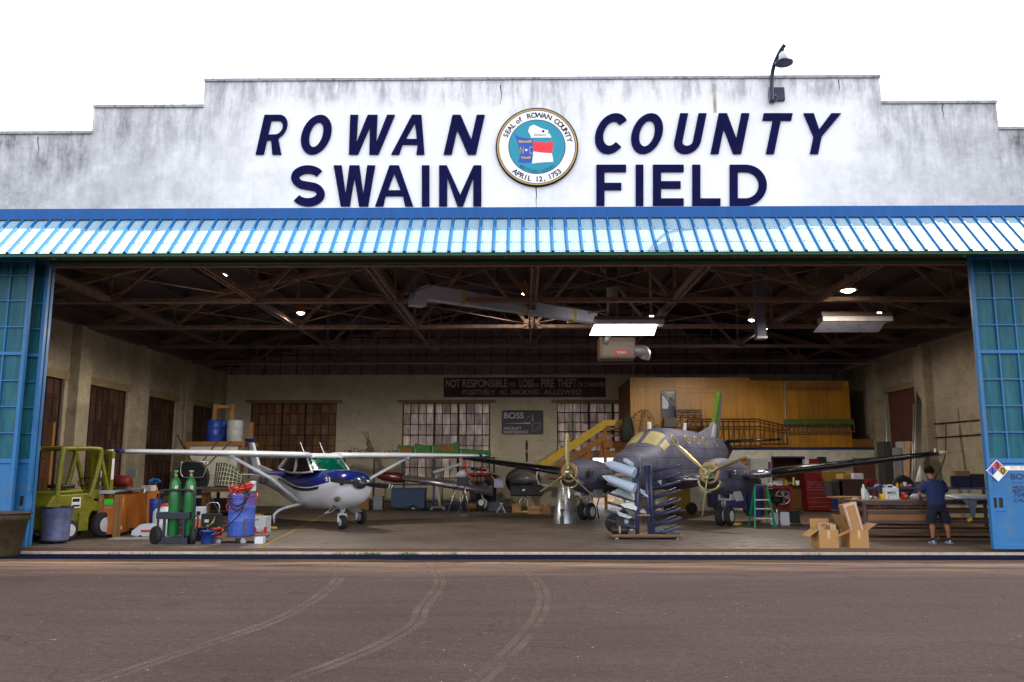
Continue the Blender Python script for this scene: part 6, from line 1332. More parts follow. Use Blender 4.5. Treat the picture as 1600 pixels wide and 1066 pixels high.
def speck():
    m, nt, b = _nt('speckled_blue'); tc = N(nt, 'ShaderNodeTexCoord'); v = N(nt, 'ShaderNodeTexNoise', ins={'Scale': 38.0, 'Detail': 2.0}); L(nt, tc.outputs['Object'], v.inputs[0])
    r = N(nt, 'ShaderNodeMapRange', ins={1: 0.66, 2: 0.70, 3: 0.0, 4: 0.8}); L(nt, v.outputs[0], r.inputs[0]); n = N(nt, 'ShaderNodeTexNoise', ins={'Scale': 2.0, 'Detail': 5.0}); L(nt, tc.outputs['Object'], n.inputs[0])
    cr = N(nt, 'ShaderNodeValToRGB'); cr.color_ramp.elements[0].color = (0.035,0.09,0.46,1); cr.color_ramp.elements[1].color = (0.09,0.17,0.62,1); L(nt, n.outputs[0], cr.inputs[0])
    mx = N(nt, 'ShaderNodeMixRGB'); mx.inputs[2].default_value = (0.5,0.55,0.8,1); L(nt, r.outputs[0], mx.inputs[0]); L(nt, cr.outputs[0], mx.inputs[1]); L(nt, mx.outputs[0], b.inputs['Base Color']); b.inputs['Roughness'].default_value = 0.45; return m
MB().lathe([(0.27,0),(0.29,0.02),(0.285,0.3),(0.295,0.32),(0.285,0.34),(0.29,0.60),(0.30,0.62),(0.29,0.64),(0.295,0.86),(0.305,0.88),(0.305,0.905),(0.28,0.91),(0.27,0.89)], n=36).build('drum_body', speck(), dr_)
dp = Vector(dr_.location)
M_rhose = M('red_hose', (0.60,0.03,0.015), 0.4); hs_ = thing('red_hose_coil', 'tangled coils of red air hose heaped on the blue drum', 'hose', dp+Vector((0,0,0.92)))
pts = []
for i in range(90):
    a_ = i*0.42; r_ = 0.22+0.09*math.sin(i*0.37); pts.append(Vector((r_*math.cos(a_), r_*math.sin(a_)*0.95, 0.02+0.16*abs(math.sin(i*0.23))+0.03*math.cos(i))))
MB().tube(dense(pts,3), 0.011, 6).build('hose', M_rhose, hs_)
for k_, (r_, dz_, ph) in enumerate(((0.32,-0.25,0),(0.325,-0.13,0.5),(0.33,-0.42,1.0))):
    MB().tube(dense([Vector((r_*math.cos(a_), r_*math.sin(a_)*1.0-0.02, 0.05+dz_*(0.5-0.5*math.cos(a_*1.0+1.57+math.pi+ph*0.3)))) for a_ in [2*math.pi*j/14+math.pi for j in range(15)]],3), 0.008, 6).build('hose_loop', M_rhose, hs_)
MB().lathe([(0.05,-0.1),(0.08,-0.06),(0.08,0.08),(0.05,0.12)], (0.12,-0.08,0.16), 14, axis='x').build('red_reel', M_rhose, hs_)
MB().bx(0.18, 0.3, -0.1, 0.0, 0.05, 0.28).build('white_fitting', M_whiteP, hs_, bevel=0.02); MB().tube([(0.15,-0.12,0.05),(0.2,-0.14,0.25)], 0.03, 8).build('red_nozzle', M_rhose, hs_)
bh_ = thing('black_hose', 'thick black rubber hose hanging in loops down the front of the blue drum', 'hose', dp+Vector((0,0,0.92)))
for pts in ([(-0.22,-0.15,0.02),(-0.2,-0.30,-0.10),(-0.05,-0.34,-0.26),(0.12,-0.33,-0.2),(0.2,-0.25,-0.02),(0.1,-0.2,0.05)], [(-0.15,-0.2,0.04),(-0.17,-0.33,-0.18),(-0.02,-0.35,-0.36),(0.14,-0.34,-0.24),(0.23,-0.22,0.02)], [(-0.1,-0.1,0.03),(0.0,-0.15,0.22),(0.12,-0.25,0.2),(0.17,-0.35,0.0),(0.12,-0.37,-0.35),(-0.08,-0.38,-0.6),(-0.25,-0.36,-0.76)]):
    MB().tube(dense([Vector(q) for q in pts],6), 0.014, 8).build('hose_loop', M_rubber, bh_)
carton(405, 832, 19, 24, 'white carton standing right of the blue drum', d=0.3, mat=M_whiteP, rz=R(-12), tape=False)
carton(399, 812, 15, 8, 'small brown carton lid showing above the white carton by the drum', Y=G(405,832).y+0.1, d=0.25)
t = carton(404, 850, 13, 10, 'small white tub on the floor at the right end of the drum dolly', d=0.2, mat=M_whiteP, tape=False, name='white_tub', cat='tub')
p = G(400, 848); t = thing('red_tool_caddy', 'red caddy of small white bottles on the right end of the drum dolly', 'caddy', (p.x, p.y+0.15, FZ+0.17))
MB().bx(-0.12, 0.14, 0, 0.16, 0.0, 0.02).bx(-0.12, -0.1, 0, 0.16, 0.021, 0.13).bx(0.12, 0.14, 0, 0.16, 0.021, 0.13).build('tray', M_brightred, t, fix=False)
for x in (-0.06, 0.08): MB().lathe([(0.03,0.021),(0.03,0.11),(0.012,0.14)], (x,0.06,0), 12).build('bottle', M_whiteP, t)
def chock(px, py, wpx, label, rz=0):
    p = G(px, py); k = PXM(p.y); w_ = wpx/k; t = thing('wheel_chock', label, 'wheel chock', p, rz, 'yellow wheel chocks')
    MB().prism([(-0.03,0),(0.11,0),(0.09,0.07),(0.0,0.09)], -w_/2, w_/2, plane='yz').build('block', M_yel, t, bevel=0.006)
    MB().tube([(-w_/2,0.04,0.05),(-w_/2-0.05,0.06,0.01)], 0.006, 6).build('rope', M('rope', (0.5,0.45,0.3), 0.8), t)
chock(425, 828, 15, 'yellow wheel chock at the left main wheel of the high wing aeroplane'); chock(1146, 822, 17, 'yellow wheel chock at the right main wheels of the twin engine aeroplane'); chock(1158, 821, 9, 'short yellow chock tucked behind the right main wheels of the twin', R(60)); chock(819, 802, 15, 'distant yellow chock by the cartons under the grey cowling')
# grey flap on saw horse behind the drum
p = G(350, 822); t = thing('grey_wing_panel', 'long flat grey wing panel held level behind the red hoses', 'aircraft part', (A(350,762,p.y).x, p.y, A(350,764,p.y).z)); k = PXM(p.y)
MB().bx(-40/k, 42/k, 0, 0.5, 0, 0.035).bx(-52/k, -38/k, 0, 0.5, 0.0, 0.03).build('panel_skin', M('panel_grey', (0.25,0.27,0.33), 0.4, metal=0.3), t, bevel=0.008)
MB().tube([(-36/k,0.0,0.05),(42/k,0.0,0.05)], 0.018, 8).build('edge_rod', M_chrome, t)
t = thing('saw_horse', 'rough timber saw horse carrying the grey wing panel', 'saw horse', (p.x, p.y+0.1, FZ)); zt_ = A(350,764,p.y).z-FZ-0.003
for x in (-36/k, 20/k):
    MB().bx(x-0.06, x+0.06, 0, 0.08, 0, zt_-0.09).build('leg', M_lumber, t); MB().bx(x-0.06, x+0.06, 0.35, 0.42, 0, zt_-0.09).build('leg', M_lumber, t)
MB().bx(-40/k, 24/k, 0, 0.42, zt_-0.09, zt_).build('beam', M_lumberx, t)
bucket(325, 800, 0.2, 0.32, M_greyP, 'grey pail on the floor under the grey wing panel', dy=0.0)
# ---------------------------------------------------------------- left rear: platform, drums, skeleton
pY = 13.3; a = A(290,697,pY); b_ = A(384,697,pY); t = thing('timber_platform', 'timber shelf platform over a white partition at the left rear', 'platform', (a.x, pY, FZ)); W = b_.x-a.x; zt_ = a.z-FZ; ztp = A(300,690,pY).z-FZ
MB().bx(0, W, 0, 1.5, zt_, ztp).build('deck_edge', M_lumberx, t); MB().bx(0.02, W-0.3, 0.05, 0.1, 0.6, zt_-0.002).build('white_partition', M_owhite, t); MB().bx(0.02, W-0.3, 0.05, 0.1, 0, 0.598).build('dark_base', M_blackP, t)
for x in (0.05, W-0.15): MB().bx(x, x+0.1, -0.0, 0.045, 0, zt_-0.003).build('post', M_lumber, t)
k = PXM(pY)
def Xp(px): return A(px,690,pY).x-a.x
for px, top in ((321,632),(349,632),(381,660)): MB().bx(Xp(px)-0.06, Xp(px)+0.06, 0.75, 0.85, ztp+0.002, A(px,top,pY+0.8).z-FZ).build('upright', M_lumber, t)
MB().bx(Xp(316), Xp(352), 0.86, 0.94, A(330,638,pY+0.8).z-FZ, A(330,633,pY+0.8).z-FZ).build('cross_beam', M_lumberx, t)
MB().beam((Xp(312),0.7,ztp+0.05),(Xp(322),0.7,ztp+1.1),0.06,0.06).build('diagonal', M_lumber, t)
def drum(px, Y, z, mat, label, r_=0.29, h_=0.78):
    p = A(px, 690, Y); t = thing('storage_drum', label, 'drum', (p.x, Y, z), group='plastic drums on the timber platform')
    MB().lathe([(r_*0.95,0),(r_,0.03),(r_*0.98,h_*0.3),(r_*1.03,h_*0.33),(r_*0.98,h_*0.36),(r_*0.99,h_*0.66),(r_*1.03,h_*0.69),(r_,h_*0.72),(r_*0.98,h_*0.95),(r_*0.85,h_)], n=28).build('drum_body', mat, t)
    MB().lathe([(0.04,h_),(0.04,h_+0.03)], (0.12,0,0), 12).build('bung', M_blackP, t)
zz = FZ+ztp+0.003; drum(334, pY+0.4, zz, M_blueP, 'blue plastic drum on the left of the timber platform'); drum(348, pY+0.95, zz, M_blueP, 'blue plastic drum behind, between the other blue and the white drum'); drum(366, pY+0.4, zz, M('drum_white', (0.42,0.43,0.45), 0.5), 'white plastic drum on the right of the timber platform')
sY = 10.6; a = A(356,762,sY); t = thing('fuselage_skeleton', 'bare curved aircraft frame with rows of pale ribs at the left rear', 'aircraft frame', (a.x, sY, FZ)); k = PXM(sY)
M_oliveD = M('olive_skin', (0.05,0.065,0.02), 0.6, var=0.3); zb_ = A(350,758,sY).z-FZ; zt2 = A(350,723,sY).z-FZ; H = zt2-zb_
def domept(u_, v): # u along x 0..1, v 0..1 height
    w_ = 42/k; return Vector((-20/k+w_*u_, -0.5*math.sin(math.pi*min(1,u_*0.9+0.1))*(1-v*0.6), zb_+H*v*math.sqrt(max(0.0,1-max(0,(u_-0.3)/0.75)**2))))
m_ = MB()
for i in range(9): m_.tube([domept(0.12+i*0.105, v/8) for v in range(9)], 0.012, 5)
for v in (0.0,0.2,0.4,0.6,0.8): m_.tube([domept(0.05+u_/10*0.93, v) for u_ in range(11)], 0.012, 5)
m_.build('rib_lattice', M('rib_pale', (0.45,0.45,0.40), 0.5), t, fix=False)
vs = [domept(u_/10, v/6)+Vector((0,0.05,0)) for v in range(7) for u_ in range(11)]
MB().add(vs, [(v*11+u_, v*11+u_+1, (v+1)*11+u_+1, (v+1)*11+u_) for v in range(6) for u_ in range(10)], 0, True).build('inner_skin', M_oliveD, t)
for x in (-15/k, 15/k): MB().bx(x-0.04, x+0.04, 0, 0.08, 0, zb_).build('stand_leg', M_blackP, t)
MB().bx(-20/k, 22/k, -0.05, 0.3, zb_-0.05, zb_-0.005).build('stand_rail', M_blackP, t)
fY = 9.5; pts = [A(284,721,fY), A(282,735,fY), A(284,743,fY), A(290,746,fY), A(312,746,fY), A(318,743,fY), A(325,722,fY)]
o = pts[3]; t = thing('bent_tube_frame', 'pale bent tube frame hanging below the left wing of the high wing aeroplane', 'frame', o)
MB().tube(dense([q-o for q in pts],4), 0.02, 8).build('tube', M_alu, t); MB().tube([pts[0]-o, pts[-1]-o], 0.018, 8).build('top_tube', M_alu, t)
a = A(302,722,fY+0.3)-o; MB().lathe([(0.5,-0.06),(0.55,0.0),(0.5,0.06)], (a.x,0.3,a.z-0.5), 24, axis='y').build('dark_drum', M_blackP, t)
q = A(300,700,11.5); 
for j, (u0, v0, u1, v1, lb) in enumerate(((277,680,291,706,'dark pole leaning left of the timber platform'),(347,680,328,706,'dark pole leaning across the front of the white partition'),(361,690,343,708,'short dark pole leaning at the right of the white partition'))):
    p0, p1 = A(u0,v0,11.0), A(u1,v1,10.6); d = (p1-p0); fl_ = p0 + d*((p0.z-FZ)/(-d.z)); tag(MB().tube([p0, fl_], 0.025, 8).build('leaning_pole', M('pole_dark', (0.05,0.045,0.03), 0.6)), lb, 'pole', 'poles leaning at the left rear')
# timber post by left door and wall things
p = A(80,660,7.0); tag(MB().bx(p.x-0.07, p.x+0.07, 7.0, 7.12, FZ, A(80,660,7.0).z).build('timber_post', M_lumber, bevel=0.006), 'orange timber post standing behind the forklift at the left wall', 'post')
p = G(330, 815); t = thing('low_cart', 'low dark shelf cart behind the charger under the wing panel', 'cart', (p.x, p.y, FZ))
MB().bx(-0.9, 0.9, 0, 0.5, 0.25, 0.29).build('shelf', M_blackP, t); 
for x in (-0.85, 0.85): MB().bx(x-0.03, x+0.03, 0.0, 0.5, 0.0, 0.248).build('leg', M_blackP, t)
for i, (px, py, wp, hp, m_, lb) in enumerate(((200,792,30,34,M_blackP,'dark steel locker against the left wall behind the crate'),(262,790,28,40,M_greyP,'dark grey cabinet against the left wall behind the duster'),(303,788,22,26,M_blackP,'low black cabinet below the bent tube frame'))):
    carton(px, py, wp, hp, lb, d=0.6, mat=M('cab_%d' % i, (0.015,0.016,0.02), 0.6), tape=False, name='steel_cabinet', cat='cabinet')
carton(205, 745, 14, 12, 'brown wall box fixed on the pilaster above the crate', Y=8.4, mat=M_greyP, d=0.1, tape=False, name='switch_box', cat='switch box')
# ================================================================ MIDDLE OF THE HANGAR
# long storage rack against the back wall
rY = 18.6; a = A(492,714,rY); b_ = A(772,714,rY); rt_ = thing('storage_rack', 'long dark steel rack along the back wall, loaded with green cowlings and boxes', 'rack', (a.x, rY, FZ)); W = b_.x-a.x; zt_ = a.z-FZ
for z in (zt_-0.06, 0.95, 0.25): MB().bx(0, W, 0, 0.9, z, z+0.05).build('shelf', M_blackP, rt_)
for i in range(7): MB().bx(W*i/6-0.04, W*i/6+0.04, -0.045, -0.001, 0, zt_).build('post', M_blackP, rt_)
rz_ = FZ+zt_-0.008
def on_rack(px, wpx, hpx, label, mat, d=0.35, **kw):
    k = PXM(rY); x = A(px,700,rY).x; return box_at(x, rY+kw.pop('dy',0.1), rz_, wpx/k, d, hpx/k, label, mat, **kw)
on_rack(524,13,6,'small white box on the back rack, left of the garland of leaves',M_whiteP,tape=False); on_rack(540,8,11,'square tin with red and white sides on the back rack',M('tin_rw',(0.5,0.2,0.2),0.5),tape=False,name='tin_box',cat='tin')
on_rack(509,12,9,'dark brown carton at the left end of the back rack',M_cardD); on_rack(618,13,11,'grey box on the back rack beside the green cowlings',M('grey_box',(0.17,0.17,0.21),0.6),tape=False)
for i,(px,wp,hp,lb) in enumerate(((553,14,7,'low brown carton under the trailing leaves on the rack'),(590,16,5,'flat brown carton right of the cardboard tube'),(603,8,9,'upright brown carton between tube and grey box'))): on_rack(px,wp,hp,lb,M_cardD)
lv = MB(); c0 = A(558,706,rY+0.1)
for i in range(160):
    t_ = random.random(); q = Vector((A(545+t_*38,706,rY+0.1).x, rY+random.uniform(-0.05,0.15), rz_+0.2+random.uniform(-0.1,0.16)+0.12*math.sin(t_*9)*(1-t_))); s = Vector((random.uniform(-.06,.06),random.uniform(-.03,.03),random.uniform(-.05,.05)))
    lv.add([q, q+s, q+Vector((s.z,s.y,-s.x))*0.8], [(0,1,2)])
tag(lv.build('leaf_garland', M('leaf_dark', (0.03,0.08,0.02), 0.7), fix=False), 'straggling green artificial garland lying along the boxes of the rack', 'garland')
a = A(583,712,rY); t = thing('rod_tube', 'leaning cardboard tube with thin rods sticking out, on the back rack', 'tube', (a.x, rY+0.2, rz_)); tp = A(575,690,rY+0.2)-Vector(t.location)
MB().tube([(0,0,0), tp], 0.1, 12).build('cardboard_tube', M_cardD, t)
for dx_ in (-0.22,-0.1,0.0): MB().tube([tp*0.8, tp+Vector((dx_-0.02,0,0.42))], 0.012, 6).build('rod', M_blackP, t)
M_cg = M('cowling_green', (0.012,0.17,0.01), 0.55, var=0.3, dirt=(0.25,0.09,0.02), dirt_amt=0.22, scale=1.4)
def cowl(poly, Y, label, d=0.25, orange=False):
    ps = [A(x,y,Y) for x, y in poly]; o = Vector((min(p.x for p in ps), Y, min(p.z for p in ps))); t = thing('green_cowling', label, 'aircraft part', o, 0, 'green cowling panels on the rack')
    q = [(p.x-o.x, p.z-o.z) for p in ps]; MB().prism(q, 0, d).build('panel', M_cg, t, bevel=0.02)
    zc = sum(b for a_, b in q)/len(q); W_ = max(a_ for a_, b in q)
    if orange: MB().prism([(W_*0.12,zc-0.02),(W_*0.3,zc+0.12),(W_*0.8,zc+0.10),(W_*0.85,zc-0.08),(W_*0.4,zc-0.06)], -0.006, -0.001).build('primer_patch', M('primer_orange',(0.32,0.10,0.015),0.7,var=0.3), t)
    MB().bx(q[0][0]+0.05, q[0][0]+0.07, -0.006, -0.001, zc-0.15, zc+0.1).build('edge_strip', M('strip_pale',(0.4,0.5,0.4),0.5), t)
    return t
cowl([(621,713),(621,695),(646,698),(645,713)], rY+0.05, 'leftmost green cowling panel with an orange primer patch', orange=True)
cowl([(646.5,713),(648,693),(673,697),(673,713),(665,708),(655,708)], rY+0.08, 'green cowling panel with arched cutout, second from left')
cowl([(673.5,713),(674,695),(700,695),(716,690),(717,713)], rY+0.06, 'tallest green cowling panel, sweeping up to the right', orange=True)
cowl([(717.5,713),(717,701),(765,704),(767,712)], rY+0.1, 'long low green cowling panel at the right end of the rack')
for px, py, wp, hp, m_, lb in ((530,786,26,22,M_blackP,'black chest on the floor at the back under the left of the rack'),(565,788,22,16,M_cardD,'brown carton on the floor in front of the back rack'),(590,786,14,20,M_greyP,'grey upright bin before the rack')):
    carton(px,py,wp,hp,lb,Y=None,d=0.5,mat=m_,tape=(m_ is M_cardD),name='storage_box')
# blue chest
p = G(636,788); t = thing('blue_cabinet', 'wide steel blue cabinet on the floor behind the propeller of the high wing aeroplane', 'cabinet', (p.x, p.y, FZ)); k = PXM(p.y)
MB().bx(-25/k, 27/k, 0, 0.7, 0.05, 31/k).build('body', M('cabinet_blue', (0.025,0.06,0.15), 0.5), t, bevel=0.015); MB().bx(-26/k, 28/k, -0.02, 0.72, 31/k+0.002, 31/k+0.05).build('lid', M('cabinet_blue_lid', (0.03,0.07,0.19), 0.5), t, bevel=0.01); MB().bx(-24/k, 26/k, 0.05, 0.65, 0, 0.049).build('plinth', M_blackP, t)
p = G(646,797); t = thing('spun_dome', 'shiny silver dome lying on the floor beside the engine hoist', 'dome', p); MB().lathe([(0.22,0),(0.21,0.1),(0.17,0.19),(0.09,0.24),(0.01,0.25)], n=28).build('shell', M_bare, t); MB().lathe([(0.225,0),(0.23,0.02),(0.22,0.03)], n=28).build('rim', M_alu, t)
p = G(617,797); t = thing('brown_mat', 'curled brown rubber seal lying on the floor left of the silver dome', 'seal', p)
MB().tube(dense([Vector((-0.45,0,0.06)), Vector((-0.25,0,0.13)), Vector((0.1,0.05,0.14)), Vector((0.5,0.1,0.05))],5), 0.045, 8).build('upper_loop', M('seal_brown', (0.07,0.03,0.03), 0.7), t); MB().tube(dense([Vector((-0.45,0,0.06)), Vector((-0.2,-0.1,0.05)), Vector((0.2,-0.05,0.06)), Vector((0.5,0.1,0.05))],5), 0.04, 8).build('lower_loop', M('seal_brown', (0.07,0.03,0.03), 0.7), t)
# engine hoist
p = G(684,797); t = thing('engine_hoist', 'pale green and blue engine hoist with raised boom in the middle of the hangar', 'hoist', p); o = p
M_pg = M('hoist_pale_green', (0.40,0.47,0.42), 0.5, dirt=(0.2,0.2,0.15)); M_hb = M('hoist_blue', (0.02,0.05,0.25), 0.5)
hY = p.y; H_ = lambda px, py, dy=0: A(px,py,hY+dy)-o
MB().beam(H_(677,793), H_(679,735), 0.08, 0.08).build('mast', M_hb, t); MB().beam(H_(677,738), H_(727,723), 0.09, 0.10).build('boom', M_pg, t); MB().beam(H_(688,792), H_(680,742), 0.10, 0.07).build('front_mast', M_pg, t)
MB().bx(-0.28, 0.28, -0.05, 0.4, 0.08, 0.17).build('base', M_pg, t, bevel=0.01)
MB().beam((0.25,0.0,0.12), (1.5,0.5,0.14), 0.09, 0.09).build('base_leg', M_hb, t); MB().beam((0.25,0.4,0.12), (1.4,1.2,0.14), 0.09, 0.09).build('base_leg', M_hb, t)
MB().tube([H_(690,790), H_(693,733)], 0.03, 8).build('ram', M_chrome, t); MB().tube([H_(725,726), H_(726,739)], 0.015, 6).build('chain', M_brightred, t); MB().bx(H_(722,0).x, H_(728,0).x, -0.06, 0.06, H_(0,729).z, H_(0,722).z).build('boom_tip', M_brightred, t)
for x in (-0.25,0.25): MB().lathe([(0.05,-0.03),(0.06,0),(0.05,0.03)], (x,-0.05,0.06), 14, axis='y').build('caster', M_whiteP, t)
# A-frame work stand
p = G(716,809); t = thing('work_stand', 'folding work stand with thin metal legs and dark seat under the engine', 'stand', p); o = p; k = PXM(p.y); W_ = lambda px, py, dy=0: A(px,py,p.y+dy)-o
MB().bx(W_(713,0).x, W_(731,0).x, 0.1, 0.4, W_(0,759).z, W_(0,746).z).build('seat_box', M_blackP, t, bevel=0.02)
for a_, b2 in (((714,757),(697,809)),((731,750),(714,810)),((724,752),(735,808)),((716,752),(722,806))): MB().tube([W_(*a_)+Vector((0,0.1,0)), Vector((W_(*b2).x, W_(*b2).y, 0.0))], 0.014, 8).build('leg', M_chrome, t)
MB().tube([W_(716,806)+Vector((0,0,0.02)), W_(735,806)+Vector((0,0.1,0.02))], 0.014, 6).build('stretcher', M_chrome, t); MB().tube([W_(706,783)+Vector((0,0.1,0)), W_(727,783)+Vector((0,0.1,0))], 0.01, 6).build('stretcher', M_chrome, t)
# silver low-wing aeroplane with exposed engine
aY = 15.2; t = thing('low_wing_aeroplane', 'silver low wing aeroplane with maroon tip tank and bare engine, behind the work stand', 'aeroplane', (A(758,795,aY).x, aY, FZ)); o = Vector(t.location)
def Q(px, py, Y=aY): return A(px,py,Y)-o
M_mar = M('maroon_paint', (0.10,0.01,0.012), 0.25, coat=0.5)
MB().loft([[Q(632,747)+Vector((0.0,0.6*c,0.15*s)) for c, s in ((-1,0),(-0.7,0.6),(0,0.9),(0.9,0.2),(1.2,-0.1),(0,-0.7),(-0.7,-0.6))], [Q(770,768)+Vector((0.0,0.85*c,0.24*s)) for c, s in ((-1,0),(-0.7,0.6),(0,0.9),(0.9,0.2),(1.2,-0.1),(0,-0.7),(-0.7,-0.6))]]).build('wing', M('brushed_silver', (0.35,0.33,0.38), 0.28, metal=0.7, var=0.1), t)
tt_ = Q(585,743); te = Q(636,748); MB().tube([tt_, lerp(tt_,te,0.25), lerp(tt_,te,0.7), te], [0.03,0.16,0.2,0.15], 16).build('tip_tank', M_mar, t)
MB().tube([te+Vector((-0.06,0,0)), te], [0.19,0.175], 16).build('tank_band', M_white, t)
MB().loft([[Q(735,762)+Vector((0,0.5*math.cos(j/8*math.pi),0.5*math.sin(j/8*math.pi))) for j in range(16)], [Q(775,762,aY+1.5)+Vector((0,0.6*math.cos(j/8*math.pi),0.55*math.sin(j/8*math.pi))) for j in range(16)]]).build('firewall_body', M('hull_dark', (0.05,0.05,0.06), 0.5), t)
MB().tube([Q(709,744), Q(720,741), Q(730,740)], [0.01,0.14,0.19], 16).build('spinner', M_whiteP, t)
for i, (u0,v0,u1,v1,m_,r_) in enumerate(((726,733,745,760,M_brightred,0.03),(730,742,768,742,M_red,0.06),(728,748,765,750,M_mar,0.05),(752,730,756,760,M_brightred,0.04),(735,752,765,758,M_blackP,0.09),(742,735,748,756,M_alu,0.05),(762,737,775,752,M_yel,0.03),(768,738,780,745,M_chrome,0.03),(772,742,782,760,M_blackP,0.07),(736,733,760,735,M_blackP,0.05))):
    MB().tube([Q(u0,v0,aY-0.3+0.07*i), Q(u1,v1,aY-0.2+0.07*i)], r_, 8).build('engine_tube', m_, t)
MB().lathe([(0.1,-0.25),(0.2,-0.2),(0.2,0.2),(0.1,0.25)], Q(752,762), 16, axis='x').build('crankcase', M('crank_grey', (0.12,0.12,0.14), 0.5, metal=0.5), t)
for px in (737,743,749,755): MB().lathe([(0.07,-0.02),(0.07,0.16)], Q(px,752,aY-0.35), 12).build('cylinder_head', M_steel, t)
MB().bx(Q(772,0).x, Q(787,0).x, -0.3, 0.1, Q(0,762).z, Q(0,748).z).build('accessory_box', M('violet_grey', (0.34,0.33,0.48), 0.4), t, bevel=0.02)
MB().tube(dense([Q(753,767,aY-0.2), Q(754,778,aY-0.2), Q(760,784,aY-0.2), Q(757,794,aY-0.2)],4), 0.04, 8).build('nose_leg', M_alu, t); wheel(t, Q(752,793,aY-0.1)+Vector((0,0,0.18)), 0.2, 0.12, 'nose_wheel')
# second grey-cowled aeroplane
bY = 15.6; t = thing('cowled_aeroplane', 'dark low aeroplane with big grey domed cowling and upright propeller blade', 'aeroplane', (A(818,800,bY).x, bY, FZ)); o = Vector(t.location)
def Q(px, py, Y=bY): return A(px,py,Y)-o
MB().ball(Q(816,748), 1.0, 12, sq=(0.55,0.8,0.27)).build('domed_cowling', M('cowl_grey', (0.27,0.25,0.26), 0.3, metal=0.3, var=0.1), t)
MB().loft([[Q(818,752,bY+dy)+Vector((w_*1.0*math.cos(j/10*math.pi)*0.62, 0, w_*math.sin(j/10*math.pi)*0.50)) for j in range(20)] for dy, w_ in ((0.3,0.9),(0.9,1.15),(3.0,1.2),(4.5,0.5))]).build('fuselage', M('fuse_dark', (0.045,0.04,0.045), 0.4), t)
MB().loft([[Q(px,766,bY-0.2+dy)+Vector((0,0,z)) for dy, z in ((-0.4,-0.22),(0.5,-0.22),(0.5,0.2),(-0.4,0.2))] for px in (797,848)], smooth=False).build('lower_cowl', M_blackP, t, bevel=0.05)
blade_root = Q(823,718,bY+0.9); MB().loft([[blade_root+Vector((0.05*w_*c, 0.02*s, z)) for c, s in ((-1,0),(0,1),(1,0),(0,-1))] for z, w_ in ((-0.1,0.6),(0.2,1.0),(0.6,1.0),(0.75,0.5))]).build('propeller_blade', M_blackP, t)
MB().bx(blade_root.x-0.04, blade_root.x+0.04, blade_root.y-0.022, blade_root.y+0.022, blade_root.z+0.28, blade_root.z+0.36).build('blade_decal', M_brightred, t)
MB().tube(dense([Q(812,793), Q(812,783), Q(818,777), Q(824,783), Q(824,793)],4), 0.035, 8).build('fork_leg', M_chrome, t); MB().tube([Q(818,777), Q(818,765)], 0.05, 8).build('oleo', M_alu, t); MB().ball(Q(818,766,bY-0.6), 0.12, 8).build('oil_filter', M_chrome, t)
MB().tube(dense([Q(841,735,bY-0.3), Q(838,745,bY-0.3), Q(842,757,bY-0.3)],4), 0.03, 8).build('white_pipe', M_whiteP, t)
for px0, px1, yy0, yy1 in ((838,860,757,759),(856,905,748,752)): MB().beam(Q(px0,yy0,bY+0.6), Q(px1,yy1,bY+0.6), 0.3, 0.08).build('wing_stub', M_mar if px0 > 850 else M_alu, t)
# small floor cartons
carton(807,801,14,13,'brown carton with white shipping label standing before the back wall',rz=R(10)); carton(834,803,19,12,'brown carton with black stencilled lines right of the yellow chock',script='AVIATION'); carton(852,803,16,14,'open brown carton with red rag beside the stencilled carton',mat=M_cardD); carton(775,799,23,15,'grey plastic storage bin behind the small white stand',mat=M('bin_grey',(0.2,0.21,0.26),0.5),tape=False,name='storage_bin',cat='bin'); carton(736,794,15,9,'low brown carton behind the engine hoist legs')
p = G(783,803); t = thing('folding_stool', 'small white folding stool with splayed legs before the grey storage bin', 'stool', p)
for dx_, dy in ((-0.2,0),(0.2,0.05),(-0.12,0.3),(0.15,0.3)): MB().tube([(0,0.15,0.35),(dx_,dy,0)], 0.012, 6).build('leg', M_whiteP, t)
MB().lathe([(0.07,0.34),(0.09,0.36),(0.05,0.39)], (0,0.15,0), 14).build('seat', M_whiteP, t)
# cone tail stand
p = G(882,819); k = PXM(p.y); t = thing('cone_stand', 'shiny galvanised cone stand with a dark keyhole slot beneath the left engine', 'stand', p)
hc_ = 56/k; M_cone = M('cone_galvanised', (0.42,0.44,0.46), 0.3, metal=0.75, var=0.2, scale=4)
MB().lathe([(18/k,0),(17.2/k,0.05),(9.5/k,hc_),(8/k,hc_+0.01)], n=36).build('cone_body', M_cone, t)
ks = MB()
for z0, z1, w_ in ((0.0,0.24,0.06),(0.241,0.38,0.025),(0.381,0.46,0.055)):
    r0, r1 = lerp(17.6/k, 9.5/k, z0/hc_)+0.008, lerp(17.6/k, 9.5/k, z1/hc_)+0.008; n0 = Vector((math.sin(R(-15)), -math.cos(R(-15)), 0)); tn = Vector((math.cos(R(-15)), math.sin(R(-15)), 0))
    ks.beam(n0*r0+Vector((0,0,z0)), n0*r1+Vector((0,0,z1)), w_*2, 0.03, up=n0)
ks.build('keyhole_slot', M_blackP, t, fix=False); MB().box((15.5/k*0.9,-0.18,0.1), (0.03,0.05,0.2)).build('side_slot', M_blackP, t)
